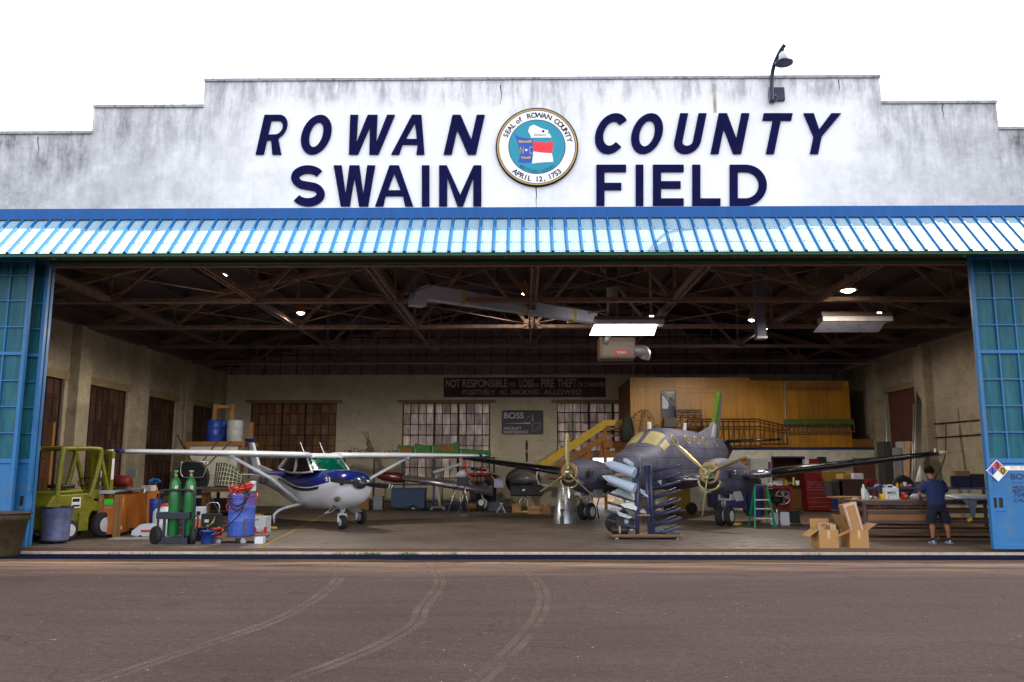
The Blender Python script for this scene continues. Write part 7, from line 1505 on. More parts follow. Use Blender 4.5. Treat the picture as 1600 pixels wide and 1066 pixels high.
# stool, red stand, folding tray behind the pipe rack
p = G(908,802); t = thing('tray_stand', 'pale folding tray stand with crossed legs behind the cone stand', 'stand', p); k = PXM(p.y)
MB().bx(-9/k, 9/k, 0, 0.3, 27/k, 31/k).build('tray', M_whiteP, t); MB().tube([(-7/k,0,27/k),(12/k,0,0)], 0.015, 6).build('leg', M_blackP, t); MB().tube([(7/k,0,27/k),(-12/k,0,0)], 0.015, 6).build('leg', M_blackP, t)
p = G(934,812); t = thing('red_stand', 'red tube stand with loop foot left of the pipe rack', 'stand', p); k = PXM(p.y)
MB().tube([(2/k,0,0),(-1/k,0,20/k),(4/k,0,38/k)], 0.02, 8).build('post', M_red, t); MB().tube([Vector((12/k*math.cos(a_), 0.2*math.sin(a_), 0.015)) for a_ in [2*math.pi*j/20 for j in range(20)]], 0.015, 6, close=True).build('foot_ring', M_blackP, t)
# ---------------------------------------------------------------- pipe rack
p = G(1010,845); rk = thing('pipe_rack', 'dark blue pipe rack on a wheeled wooden base holding aircraft fairings', 'rack', p); o = p; k = PXM(p.y); rkY = p.y
def K(px, py, dy=0.3): return A(px,py,rkY+dy)-o
MB().bx(K(957,0,0).x, K(1066,0,0).x, 0.0, 0.75, 0.085, 0.13).build('base_board', wood_mat('plank_pine', (0.45,0.25,0.12), (0.3,0.16,0.08), axis='x'), rk); MB().bx(K(957,0,0).x, K(1066,0,0).x, -0.02, -0.002, 0.075, 0.12).build('base_rail', M_rst, rk)
for px in (963,1058):
    for dy in (0.05,0.65): 
        x = K(px,0,0).x; c_ = MB().lathe([(0.02,-0.015),(0.036,-0.015),(0.036,0.015),(0.02,0.015)], (x,dy,0.036), 14, axis='y').build('caster', M('caster_teal', (0.3,0.45,0.45), 0.4), rk)
M_pipe = M('rack_pipe_navy', (0.035,0.042,0.10), 0.35, var=0.3)
for a_, b2 in (((997,730),(996,838)),((1009,728),(1015,838)),((1015,724),(1021,840))):
    q0, q1 = K(*a_), K(*b2); q1.z = 0.131; MB().tube([q0, q1], 0.05 if a_[0] < 1000 else 0.042, 10).build('upright', M_pipe, rk)
MB().tube([K(998,773), K(1016,773)], 0.03, 8).build('cross_pipe', M_pipe, rk); MB().bx(K(1004,0).x, K(1017,0).x, 0.25, 0.36, K(0,728).z, K(0,716).z).build('grey_cap', M('cap_grey', (0.12,0.12,0.14), 0.6), rk, bevel=0.01)
for y0, y1, dy in ((738,727,-0.35),(752,740,-0.35),(764,752,-0.2),(780,766,-0.35),(796,781,-0.35),(809,795,-0.35),(824,809,-0.35),(838,824,-0.3)):
    MB().tube([K(1021,y0-1,0.3), K(1064,y1,0.3+dy)], 0.031, 8).build('arm', M_pipe, rk)
    if y0 > 770: MB().tube([K(1020,y0-4,0.36), K(1056,y1-3,0.36+dy+0.6)], 0.02, 8).build('arm', M_pipe, rk)
for y0, y1 in ((741,730),(761,748),(771,756),(785,770),(799,785),(812,799),(826,812)):
    MB().tube([K(996,y0,0.3), K(949,y1,0.75)], 0.03, 8).build('arm', M_pipe, rk)
M_fair = M('fairing_pale_blue', (0.47,0.56,0.72), 0.35, var=0.06)
def fairing(u0, v0, u1, v1, r0, r1, label, mat=None, tip=True, dy=0.2):
    a_, b2 = K(u0,v0,dy+0.25), K(u1,v1,dy-0.1); t = thing('aircraft_fairing', label, 'fairing', o+a_, 0, 'pale fairings stored on the pipe rack'); d = b2-a_
    n_ = 10; pts = [d*(i/n_) for i in range(n_+1)]; rs = [max(0.012, lerp(r0, r1, i/n_)*min(1, (0.45 if i == 0 else 0.75 if i == 1 else 1))) for i in range(n_+1)]
    MB().tube(pts, rs, 14).build('shell', mat or M_fair, t)
    if tip: MB().tube([-d*0.05, d*0.04], [0.02,0.045], 10).build('tip', M_whiteP, t)
    sd = MB().tube([d*0.06+Vector((0,-r0*0.95,0.0)), d*0.95+Vector((0,-r1*0.98,0.0))], 0.006, 6).build('seam', M('seam_dark', (0.1,0.12,0.18), 0.5), t); return t
fairing(947,724,992,739,0.10,0.125,'upper long pale blue fairing lying across the left arms of the pipe rack'); fairing(944,745,992,764,0.085,0.125,'second long pale blue fairing just below the upper one on the pipe rack')
fairing(975,718,988,726,0.06,0.05,'small pale cone fairing peeking above the upper long fairing',tip=False); fairing(960,743,985,742,0.05,0.05,'tan rounded fairing between the two long pale ones',mat=M('tan_fairing',(0.42,0.3,0.2),0.5),tip=False,dy=0.5)
fairing(998,766,1012,776,0.05,0.02,'pointed pale fairing wedged between the two uprights',tip=False)
def shard(poly, label, mat, dy=0.3, d=0.02, cat='panel'):
    ps = [K(x,y,dy) for x, y in poly]; c_ = ps[0]; t = thing('loose_panel', label, cat, o+c_, 0, 'loose panels stacked on the pipe rack'); q = [(p.x-c_.x, p.z-c_.z) for p in ps]
    MB().prism(q, -d, d).build('sheet', mat, t, bevel=0.004); MB().tube([Vector((q[0][0],-d,q[0][1])), Vector((q[1][0],-d,q[1][1]))], 0.008, 6).build('rolled_edge', M_alu, t)
M_pane = M('panel_pale', (0.42,0.50,0.55), 0.4, var=0.15); M_creamP = M('panel_cream', (0.42,0.34,0.16), 0.5, var=0.2)
shard([(957,768),(970,764),(985,770),(991,783),(978,778),(968,774)],'curved grey green panel on the third left arm of the rack',M('panel_grey_green',(0.22,0.30,0.32),0.45),0.35)
shard([(958,786),(962,777),(976,785),(990,784),(975,791)],'cream scoop-shaped panel in the middle of the left arms',M_creamP,0.3); shard([(967,787),(985,785),(996,793),(994,798),(975,793)],'bright white panel lying under the cream scoop',M_whiteP,0.25)
shard([(961,794),(968,800),(988,808),(983,811),(967,806)],'narrow white strip hanging below the bright white panel',M_pane,0.32); shard([(997,800),(1005,795),(1010,800),(1015,805)],'small pale blue gusset between the uprights',M_pane,0.4)
shard([(975,772),(985,768),(990,778),(982,776)],'small bare metal bracket beside the curved grey green panel',M_bare,0.5); shard([(1026,751),(1034,745),(1033,758)],'small pale triangular plate beyond the right arms',M_pane,0.6); shard([(972,738),(988,740),(988,758),(972,752)],'pale green square cover behind the upper fairings',M('panel_mint',(0.33,0.45,0.38),0.5),0.6); shard([(996,762),(1012,768),(1012,778),(996,774)],'pale blue plate bridging the two uprights',M_fair,0.55)
def on_base(px, py, dy): q = K(px, py, dy); return o+Vector((q.x, dy, 0.131))
q = on_base(968,836,0.2); t = thing('black_tank', 'black cylinder with a cream band on the left of the rack base', 'tank', q)
MB().lathe([(0.02,-0.20),(0.085,-0.18),(0.09,0.18),(0.02,0.22)], (0,0,0.09), 20, axis='x').build('shell', M_blackP, t); MB().lathe([(0.093,-0.02),(0.093,0.02)], (0,0,0.09), 20, axis='x').build('cream_band', M_creamP, t); MB().lathe([(0.03,0.22),(0.03,0.32)], (0,0,0.09), 12, axis='x').build('spigot', M_alu, t)
t = thing('black_case', 'black case with pale label standing on the lower left arms of the rack', 'case', o+K(978,824,0.45)); MB().bx(-0.22, 0.2, 0, 0.25, -0.05, 0.24).build('case_body', M_blackP, t, bevel=0.01); MB().bx(-0.03, 0.06, -0.004, -0.001, 0.09, 0.18).build('label', M('label_grey',(0.4,0.42,0.45),0.5), t)
t = thing('rubber_tyre', 'worn black tyre standing behind the left arms of the rack', 'tyre', (K(962,800,1.6)+o).xy.to_3d()+Vector((0,0,FZ)))
MB().lathe([(0.16,-0.08),(0.23,-0.09),(0.265,0),(0.23,0.09),(0.16,0.08)], (0,0,0.265), 32, axis='y').build('tread', M_rubber, t); MB().lathe([(0.03,-0.05),(0.17,-0.04),(0.17,0.04),(0.03,0.05)], (0,0,0.265), 24, axis='y').build('rim', M_blackP, t)
t = thing('wooden_plank', 'short pine plank bridging the rack uprights', 'plank', o+K(1006,805,0.3)); MB().bx(-0.16, 0.14, -0.06, 0.1, -0.02, 0.02).build('board', M_lumberx, t, bevel=0.004); MB().bx(-0.15, -0.1, -0.062, -0.0605, -0.01, 0.01).build('end_mark', M_rst, t)
q = on_base(1035,835,0.3); t = thing('blue_cloth', 'crumpled bright blue cloth lying on the rack base', 'cloth', q); cl = MB(); n_ = 12; vs = []
for i in range(n_+1):
    for j in range(7): vs.append(Vector((-0.2+0.4*i/n_, -0.12+0.24*j/6, 0.02+0.07*abs(math.sin(i*1.1+j*0.7))*math.exp(-((i-6)/4)**2)+0.02*random.random())))
cl.add(vs, [(i*7+j, i*7+j+1, (i+1)*7+j+1, (i+1)*7+j) for i in range(n_) for j in range(6)], 0, True).build('fold', M('cloth_blue', (0.03,0.25,0.55), 0.8), t)
q = on_base(1055,836,0.25); t = thing('navy_folder', 'flat dark blue folder on the right end of the rack base', 'folder', q, R(-8)); MB().box((0,0,0.03), (0.24,0.3,0.02), ry=R(6)).build('cover', M('folder_blue', (0.02,0.06,0.13), 0.5), t); MB().box((0,-0.01,0.052), (0.2,0.26,0.008), ry=R(6)).build('sheets', M('sheet_dim', (0.12,0.14,0.18), 0.6), t)
# ---------------------------------------------------------------- stairs up to the loft
sY = 17.6; st = thing('yellow_stairs', 'timber stairs with yellow guard boards climbing to the plywood loft', 'stairs', (A(900,790,sY).x, sY, FZ)); o = Vector(st.location)
def Q(px, py, dy=0): return A(px,py,sY+dy)-o
M_yw = M('stair_yellow', (0.56,0.36,0.012), 0.5, var=0.15); M_ow = wood_mat('stair_timber', (0.34,0.14,0.02), (0.22,0.08,0.012), axis='x')
for dy in (0, 0.9):
    MB().beam(Q(845,729,dy), Q(944,663,dy), 0.05, 0.30).build('guard_board', M_yw, st); MB().bx(Q(944,0,dy).x, Q(976,0,dy).x, dy-0.025, dy+0.025, Q(0,666,dy).z, Q(0,657,dy).z).build('guard_board', M_yw, st)
    MB().beam(Q(862,737,dy), Q(946,682,dy), 0.05, 0.22).build('stringer', M_ow, st)
    MB().beam(Q(875,745,dy), Q(925,709,dy), 0.05, 0.20).build('stringer', M_ow, st)
    for px, y1 in ((920,742),(945,790),(973,790)): 
        q0 = Q(px,668 if px > 940 else 690,dy+0.06); MB().bx(q0.x-0.06, q0.x+0.06, dy+0.03, dy+0.12, 0.0 if px > 940 else q0.z-1.0, q0.z).build('post', M_ow, st)
for i in range(9):
    u_ = (i+0.5)/9; c_ = Q(lerp(862,945,u_), lerp(739,686,u_)); MB().bx(c_.x-0.14, c_.x+0.14, 0.03, 0.87, c_.z-0.02, c_.z+0.02).build('tread', M_ow, st)
MB().bx(Q(944,0).x, Q(984,0).x, -0.02, 0.9, Q(0,700).z, Q(0,690).z).build('landing', M_ow, st)
for y0, y1 in ((672,669),(683,680)): MB().bx(Q(946,0).x, Q(975,0).x, -0.03, 0.0, Q(0,y0).z, Q(0,y1).z).build('rail', M_ow, st)
MB().bx(Q(938,0).x, Q(974,0).x, 0.1, 0.14, Q(0,714).z, Q(0,691).z).build('landing_panel', M_ow, st)
pn = MB().bx(Q(955,0).x, Q(963,0).x, 0.07, 0.095, Q(0,705).z, Q(0,695).z).build('notice', M_whiteP, st)
# ---------------------------------------------------------------- frames hung on the loft wall
def hung(name, label, px, py, Y, cat='frame'): return thing(name, label, cat, A(px,py,Y))
hY = OY-0.25
t = hung('circular_frame', 'round spoked metal frame hung at the left of the plywood loft wall', 1006, 662, hY); o = Vector(t.location); r_ = 17/PXM(hY)
MB().tube([Vector((r_*math.cos(a_)*0.95,0,r_*1.25*math.sin(a_))) for a_ in [R(-30+i*240/20) for i in range(21)]], 0.02, 6).build('hoop', M_steel, t)
MB().tube([(-r_*0.3,0,-r_*1.4),(r_*0.1,0,r_*1.2)], 0.025, 6).build('spar', M_steel, t)
for z in (-0.7,-0.25,0.2,0.65): MB().tube([(-r_*0.8,0,r_*z+0.05),(r_*0.85,0,r_*z-0.05)], 0.012, 6).build('spoke', M_steel, t)
def truss_frame(name, label, u0, u1, v0, v1, mat, n_, Y=hY, taper=0.0, name2='frame'):
    t = hung(name, label, u0, v1, Y); o = Vector(t.location); a_ = A(u1,v0,Y)-o; W, H = a_.x, a_.z; m_ = MB()
    for z in (0, H*0.72, H): m_.tube([(0,0,z),(W,0,z*(1-taper))], 0.028, 6)
    m_.build('longeron', mat, t, fix=False); c_ = MB()
    for i in range(n_+1):
        x = W*i/n_; c_.tube([(x,0,0),(x,0,H*(1-taper*i/n_))], 0.018, 6)
        if i < n_ and i % 2 == 0: c_.tube([(x,0,0),(x+W/n_,0,H*0.72)], 0.012, 6)
    c_.build('cross_members', mat, t, fix=False); return t
M_rf = M('brown_frame_tube', (0.10,0.035,0.012), 0.5, metal=0.3)
truss_frame('welded_frame', 'brown welded fuselage frame with many uprights hung on the loft wall', 1075, 1187, 655, 697, M_rf, 14); truss_frame('welded_frame', 'shorter brown welded frame tapering to the right beside the longer one', 1189, 1228, 656, 694, M_rf, 6, taper=0.25)
truss_frame('welded_frame', 'small dark wire frame hung just left of the tail fin', 1057, 1096, 641, 668, M_steel_d, 4)
t = truss_frame('green_rib_frame', 'long green topped rib frame hung on the right of the plywood wall', 1226, 1334, 659, 675, M_steel_d, 16)
o = Vector(t.location); a_ = A(1334,655,hY)-o; b2 = A(1226,662,hY)-o; MB().bx(b2.x-0.02, a_.x, -0.05, 0.05, b2.z-0.05, a_.z).build('green_cap', M('moss_green', (0.06,0.10,0.012), 0.7, var=0.4), t, bevel=0.03)
p = A(1321,640,OY-0.06); tag(MB().tube([A(1226,596,OY-0.1), A(1228,692,OY-0.1)], 0.012, 6).build('white_rope', M_whiteP), 'thin white rope running down the joint of the plywood wall', 'rope')
tag(MB().tube([A(989,560,16.5), A(992,690,16.5)], 0.012, 6).build('pull_cord', M('cord_pale', (0.45,0.3,0.2), 0.7)), 'thin pull cord dropping from the conduit at the left of the loft', 'cord')
t = hung('dark_dome', 'small dark round lantern sitting on top of the loft rail left of the window', 1027, 668, hY, 'lantern'); MB().ball((0,0,0), 0.13, 8).build('globe', M_cardD, t); MB().lathe([(0.08,-0.2),(0.06,-0.1)], n=12).build('foot', M_blackP, t)
t = hung('dark_tarp', 'tall dark green cover hanging at the left end of the loft', 981, 690, 17.0, 'cover'); MB().loft([[Vector((w_*math.cos(a_)*1.0, w_*math.sin(a_)*0.5, z)) for a_ in [2*math.pi*j/14 for j in range(14)]] for z, w_ in ((0,0.28),(0.5,0.26),(0.9,0.18),(1.15,0.05))]).build('fabric', M('tarp_dark', (0.03,0.035,0.025), 0.8), t)
# ================================================================ SIGNS ON THE BACK WALL
bY_ = YB-0.012; a = A(693,621,bY_); b_ = A(946,590,bY_); t = thing('painted_notice', 'faded painted wall notice about loss by fire and theft, high on the back wall', 'sign', (a.x, YB-0.002, a.z)); W, H = b_.x-a.x, b_.z-a.z
M_sb = brick_mat('notice_brick', (0.085,0.045,0.045), (0.07,0.036,0.04), (0.06,0.035,0.035), var=0.25, grime=0.1); MB().bx(0, W, -0.012, 0.0, 0, H).build('painted_field', M_sb, t)
M_ft = M('faded_letter_paint', (0.5,0.43,0.40), 0.85, var=0.3, scale=3, dirt=(0.1,0.06,0.055), dirt_amt=0.35); M_ft2 = M('worn_letter_paint', (0.42,0.32,0.27), 0.85, var=0.3, scale=3, dirt=(0.085,0.045,0.045), dirt_amt=0.6)
def nx(px): return A(px,600,bY_).x-a.x
def fit_text(body, x0, x1, z, cap, mat, bold=0.004):
    o_ = text('notice_lettering', body, mat, (x0, -0.0155, z), cap/0.7, t, depth=0.001, bold=bold); w_ = max(v.co.x for v in o_.data.vertices)
    for v in o_.data.vertices: v.co.x *= (x1-x0)/w_
z1_ = A(700,605,bY_).z-a.z; cp = 12/PXM(bY_)
for body, u0, u1, c_ in (('NOT',696,719,1.0),('RESPONSIBLE',722,793,1.0),('for',796,806,0.6),('LOSS',811,834,1.0),('by',836,843,0.5),('FIRE',845,866,1.05),('THEFT',871,901,1.05),('OR OTHERWISE',903,944,0.62)): fit_text(body.upper(), nx(u0), nx(u1), z1_, cp*c_, M_ft, 0.012 if c_ > 0.9 else 0.003)
z2_ = A(700,616.5,bY_).z-a.z
for body, u0, u1 in (('POSITIVELY',722,774),('NO',781,792),('SMOKING',798,842),('ALLOWED',850,908)): fit_text(body, nx(u0), nx(u1), z2_, cp*0.62, M_ft2, 0.006)
a = A(784,679,YB-0.04); b_ = A(849,641,YB-0.04); t = thing('banner', 'dark grey vinyl banner with company lettering and thin propeller line drawing on the back wall', 'banner', (a.x, YB-0.04, a.z)); W, H = b_.x-a.x, b_.z-a.z
MB().bx(0, W, 0, 0.015, 0, H).build('vinyl', M('vinyl_dark', (0.055,0.05,0.065), 0.5, var=0.2), t); M_bt = M('banner_silver', (0.6,0.58,0.62), 0.5)
def ft(body, x0, x1, z, cap, bold=0.0):
    o_ = text('banner_lettering', body, M_bt, (x0, -0.003, z), cap/0.7, t, depth=0.001, bold=bold); w_ = max(v.co.x for v in o_.data.vertices)
    for v in o_.data.vertices: v.co.x *= (x1-x0)/w_
ft('BOSS', W*0.04, W*0.53, H*0.66, H*0.24, 0.008); ft('AIRCRAFT', W*0.04, W*0.47, H*0.20, H*0.11, 0.002); ft('MAINTENANCE', W*0.04, W*0.63, H*0.05, H*0.11, 0.002)
cx_, cz_ = W*0.74, H*0.46; ln = MB(); ln.prism([(W*0.03,cz_-0.01),(cx_-0.1,cz_-0.03),(cx_-0.1,cz_+0.03)], -0.004, -0.001); ln.prism([(cx_-0.02,cz_+0.12),(cx_+0.02,cz_+0.12),(cx_+0.005,H*0.93)], -0.004, -0.001)
def rng(r_, a0, a1, th=0.008): return band([(cx_+r_*math.cos(R(a)), cz_+r_*math.sin(R(a))) for a in range(a0, a1+1, 6)], th)
for pl_ in (rng(0.08,0,180), rng(0.08,180,360), rng(0.34,100,180), rng(0.34,-84,0)): ln.prism(pl_, -0.004, -0.001)
ln.bx(cx_+0.09, cx_+0.36, -0.004, -0.001, cz_-0.005, cz_+0.005); ln.bx(cx_-0.005, cx_+0.005, -0.004, -0.001, cz_-0.4, cz_-0.09); ln.build('line_drawing', M_bt, t, fix=False)
for x in (0.02,W/3,2*W/3,W-0.02):
    for z in (0.02,H-0.02): MB().ball((x,-0.004,z), 0.018, 4).build('grommet', M_white, t)
# ================================================================ RIGHT SIDE
def lamp_ok(): pass
# green step ladder
p = G(1196,827); k = PXM(p.y); t = thing('step_ladder', 'green fibreglass step ladder with pale treads standing behind the right engine', 'ladder', p); h_ = 64/k
M_lg = M('ladder_green', (0.005,0.28,0.10), 0.4, var=0.1); M_tr = M('tread_pale', (0.55,0.58,0.6), 0.35, metal=0.3)
for s_ in (-1, 1):
    MB().beam((s_*15.5/k,0,0), (s_*9/k,0.28,h_), 0.035, 0.07).build('rail', M_lg, t); MB().beam((s_*15/k,0.75,0), (s_*8.5/k,0.33,h_), 0.03, 0.05).build('rear_rail', M_lg, t); MB().beam((s_*13/k,0.12,0.35),(s_*12.5/k,0.55,0.30), 0.012, 0.02).build('spreader', M_alu, t)
for i, z in enumerate((0.27,0.53,0.77)):
    f_ = z*k/64; w_ = lerp(15.5,9,z/h_)/k; MB().bx(-w_, w_, 0.28*z/h_-0.01, 0.28*z/h_+0.09, z*1.0, z+0.03).build('tread', M_tr, t)
MB().bx(-9.5/k, 9.5/k, 0.22, 0.42, h_, h_+0.05).build('top_cap', M('cap_navy', (0.04,0.05,0.12), 0.5), t, bevel=0.01)
# red cart with clutter, fan, blue barrel, bins
p = G(1218,806); k = PXM(p.y); t = thing('red_tool_cart', 'dark red shop cart behind the ladder, its top crowded with bottles and paper', 'cart', p); X = lambda px: (px-1218)/k
MB().bx(X(1193), X(1240), 0, 0.6, 41/k, 44/k).build('top_shelf', M_red, t, bevel=0.005); MB().bx(X(1194), X(1239), 0.02, 0.58, 8/k, 10/k).build('lower_shelf', M_red, t)
for px in (1195,1236): MB().bx(X(px), X(px)+0.05, 0.0, 0.05, 0, 41/k).build('post', M_red, t); MB().bx(X(px), X(px)+0.05, 0.55, 0.6, 0, 41/k).build('post', M_red, t)
MB().bx(X(1196), X(1238), 0.3, 0.32, 10/k, 40/k).build('back_panel', M('panel_wine', (0.10,0.008,0.01), 0.5), t)
cz = FZ+44/k+0.003
def small(px, wpx, hpx, label, mat, name, cat, shape='cyl', dy=0.15, base=None, Y=None, cap=None, z=None):
    Y = p.y+dy if Y is None else Y; kk = PXM(Y); x = A(px,770,Y).x; z = cz if z is None else z; t = thing(name, label, cat, (x, Y, z)); w_, h_ = wpx/kk, hpx/kk
    if shape == 'cyl': MB().lathe([(w_*0.46,0),(w_*0.5,0.01),(w_*0.5,h_*0.72),(w_*0.25 if cap else w_*0.5,h_*0.9),(w_*0.2 if cap else w_*0.45,h_)], n=16).build('body', mat, t)
    elif shape == 'cloth':
        m_ = MB(); n_ = 8; vs = [Vector((-w_/2+w_*i/n_, -0.08+0.2*j/5, h_*(0.2+0.8*random.random())*math.sin(math.pi*(i+0.5)/(n_+1)))) for i in range(n_+1) for j in range(6)]
        m_.add(vs, [(i*6+j, i*6+j+1, (i+1)*6+j+1, (i+1)*6+j) for i in range(n_) for j in range(5)]).build('folds', mat, t)
    else: MB().bx(-w_/2, w_/2, 0, 0.18, 0, h_).build('body', mat, t, bevel=0.006)
    if cap: MB().lathe([(w_*0.2,h_),(w_*0.22,h_+0.01),(w_*0.15,h_+0.045)], n=12).build('cap', cap, t)
    return t
small(1217,15,7,'white folded carton on the red cart top','' or M_whiteP,'carton','box','box'); small(1221,13,11,'brown square carton behind the white one on the red cart',M_card,'carton','box','box',dy=0.3)
small(1206,13,5,'crumpled white rag at the left of the red cart top',M_whiteP,'rag','rag','cloth',dy=0.05); small(1229,7,9,'short amber bottle on the red cart',M_yel,'bottle','bottle',cap=M_blk); small(1236,9,6,'small wad of blue white paper on the red cart',M_fair,'rag','rag','cloth'); small(1247,6,7,'white tin standing right of the red cart clutter',M_whiteP,'tin','tin',dy=0.3); small(1241,3,12,'thin yellow brush standing among the bottles',M_yel,'brush','brush',dy=0.3)
t = thing('shop_fan', 'round shop fan on the lower red cart behind the ladder', 'fan', (p.x+X(1226), p.y+0.1, FZ+0.62)); r_ = 11/k
MB().tube([Vector((r_*math.cos(a_),0,r_*math.sin(a_))) for a_ in [2*math.pi*j/28 for j in range(28)]], 0.018, 6, close=True).build('guard_ring', M_alu, t)
gd = MB()
for j in range(20): a_ = 2*math.pi*j/20; gd.tube([(0.03*math.cos(a_),-0.04,0.03*math.sin(a_)),(r_*math.cos(a_),0,r_*math.sin(a_))], 0.004, 4)
gd.build('wire_guard', M_alu, t, fix=False)
for j in range(4): a_ = j*math.pi/2; MB().add([Vector((0.02*math.cos(a_),0.03,0.02*math.sin(a_))), Vector((r_*0.85*math.cos(a_-0.35),0.02,r_*0.85*math.sin(a_-0.35))), Vector((r_*0.85*math.cos(a_+0.35),0.05,r_*0.85*math.sin(a_+0.35)))], [(0,1,2)]).build('fan_blade', M_greyP, t, fix=False)
p2 = G(1218,820); k = PXM(p2.y)
t = thing('round_stool', 'black round shop stool seat in front of the red cart', 'stool', (p2.x, p2.y+0.2, FZ)); MB().lathe([(9.5/k,30/k),(10.5/k,33/k),(10.5/k,38/k),(9/k,40/k)], n=24).build('seat', M_rubber, t); MB().lathe([(0.03,0.05),(0.03,30/k)], n=12).build('column', M_chrome, t)
for j in range(5): a_ = j*1.256; MB().tube([(0,0,0.08),(0.22*math.cos(a_),0.22*math.sin(a_),0.03)], 0.016, 6).build('leg', M_blackP, t)
carton(1211,820,13,18,'white carton leaning open at the foot of the red cart, left one',d=0.05,mat=M_whiteP,tape=False,rz=R(12)); carton(1227,821,13,20,'white carton with small print at the foot of the red cart, right one',d=0.05,mat=M_whiteP,tape=False,rz=R(-10))
carton(1245,818,11,19,'dark plastic bin right of the white cartons',d=0.3,mat=M('bin_dark',(0.02,0.022,0.03),0.5),tape=False,name='plastic_bin',cat='bin')
p3 = G(1180,808); k = PXM(p3.y); t = thing('blue_barrel', 'tall dark blue barrel standing left behind the green ladder', 'barrel', (p3.x, p3.y, FZ)); MB().lathe([(12/k,0),(12.5/k,0.03),(12.5/k,40/k),(13/k,41/k),(12.5/k,44/k),(11/k,48/k)], n=28).build('barrel_body', M('barrel_blue',(0.01,0.035,0.14),0.5), t); MB().lathe([(12.8/k,48/k),(12.8/k,50/k),(2/k,51/k)], n=28).build('lid', M('barrel_lid',(0.02,0.03,0.06),0.5), t)
p3 = G(1128,796); t = thing('tug_cart', 'low dark blue tug with small wheels under the right engine nacelle', 'tug', (p3.x, p3.y-1.4, FZ)); MB().bx(-0.7, 0.9, 0, 0.8, 0.2, 0.75).build('body', M('tug_blue',(0.01,0.02,0.1),0.5), t, bevel=0.05)
for x in (-0.45,0.6): w_ = MB().lathe([(0.06,-0.05),(0.17,-0.05),(0.18,0),(0.17,0.05),(0.06,0.05)], (x,-0.03,0.18), 20, axis='y').build('wheel', M_rubber, t); MB().lathe([(0.01,-0.06),(0.07,-0.055)], (x,-0.03,0.18), 14, axis='y').build('hub', M_creamP, w_)
p3 = G(1072,806); t = thing('yellow_jack', 'yellow wheeled aircraft jack behind the pipe rack', 'jack', (p3.x, p3.y+0.6, FZ)); MB().bx(-0.55, 0.3, 0, 0.5, 0.25, 1.0).build('body', M('jack_yellow',(0.30,0.18,0.01),0.5), t, bevel=0.03)
MB().bx(-0.7, 0.45, -0.05, 0.55, 0.15, 0.25).build('chassis', M('jack_yellow',(0.30,0.18,0.01),0.5), t)
for x in (-0.5,0.3): MB().lathe([(0.06,-0.05),(0.2,-0.05),(0.21,0),(0.2,0.05),(0.06,0.05)], (x,-0.1,0.21), 22, axis='y').build('wheel', M_rubber, t)
# tool chests
p3 = G(1282,797); k = PXM(p3.y); t = thing('tool_chest', 'tall dark red roller tool chest stacked in tiers left of the loft office door panel', 'tool chest', p3); X = lambda px: (px-1282)/k
for u0, u1, z0, z1, nm, dy in ((1263,1300,3,30,'roller_cabinet',0),(1262.5,1294,30.2,46,'middle_chest',0.05),(1262,1288,46.2,64,'top_chest',0.1)):
    b_ = MB().bx(X(u0), X(u1), dy, 0.6, z0/k, z1/k).build(nm, M_red, t, bevel=0.008); n_ = 4 if nm != 'top_chest' else 1
    for i in range(n_): z = z0+(z1-z0)*(i+0.8)/n_; MB().bx(X(u0)+0.06, X(u1)-0.06, dy-0.014, dy-0.002, z/k, z/k+0.022).build('drawer_pull', M('pull_pale',(0.4,0.25,0.25),0.3,metal=0.6), b_)
for x in (X(1266), X(1297)): MB().lathe([(0.045,-0.02),(0.045,0.02)], (x,0.08,0.045), 12, axis='x').build('caster', M_rubber, t)
carton(1306,797,10,21,'small dark blue bin right of the red tool chest',d=0.4,mat=M('bin_blue',(0.01,0.035,0.14),0.5),tape=False,name='plastic_bin',cat='bin')
# high shelf things, notice, fridge
def wallthing(name, label, u0, u1, v0, v1, mat, cat, d=0.3, Y=OY-0.35, part='body'):
    a = A(u0,v1,Y); b_ = A(u1,v0,Y); t = thing(name, label, cat, a); MB().bx(0, b_.x-a.x, 0, d, 0, b_.z-a.z).build(part, mat, t, bevel=0.008); return t, b_.x-a.x, b_.z-a.z
t, W, H = wallthing('warning_notice','orange warning notice on the white office wall above the right engine',1157,1170,716,735,M('notice_orange',(0.42,0.13,0.01),0.6),'sign',0.02,OY-0.03,'board')
MB().bx(W*0.1, W*0.9, -0.006, -0.001, H*0.78, H*0.92).bx(W*0.2, W*0.8, -0.006, -0.001, H*0.2, H*0.3).bx(W*0.2, W*0.8, -0.006, -0.001, H*0.4, H*0.5).build('print_bars', M('ink_brown',(0.1,0.02,0.01),0.6), t)
a = A(1176,790,OY-0.7); b_ = A(1200,716,OY-0.7); t = thing('refrigerator', 'white upright fridge against the office wall behind the right wing', 'fridge', (a.x, OY-0.72, FZ)); W, H = b_.x-a.x, b_.z-FZ
MB().bx(0, W, 0.04, 0.68, 0, H).build('cabinet', M('fridge_white',(0.42,0.42,0.40),0.4), t, bevel=0.01); MB().bx(0.01, W-0.01, -0.01, 0.035, 0.05, H*0.66).build('lower_door', M('fridge_white',(0.42,0.42,0.40),0.4), t, bevel=0.01); MB().bx(0.01, W-0.01, -0.01, 0.035, H*0.68, H-0.01).build('freezer_door', M('fridge_white',(0.42,0.42,0.40),0.4), t, bevel=0.01); MB().bx(0.05, 0.08, -0.05, -0.011, H*0.4, H*0.6).build('handle', M_alu, t)
t, W, H = wallthing('wall_shelf','narrow shelf board on the white office wall right of the doorway',1257,1335,726.5,728,M_lumberx,'shelf',0.33,part='board')
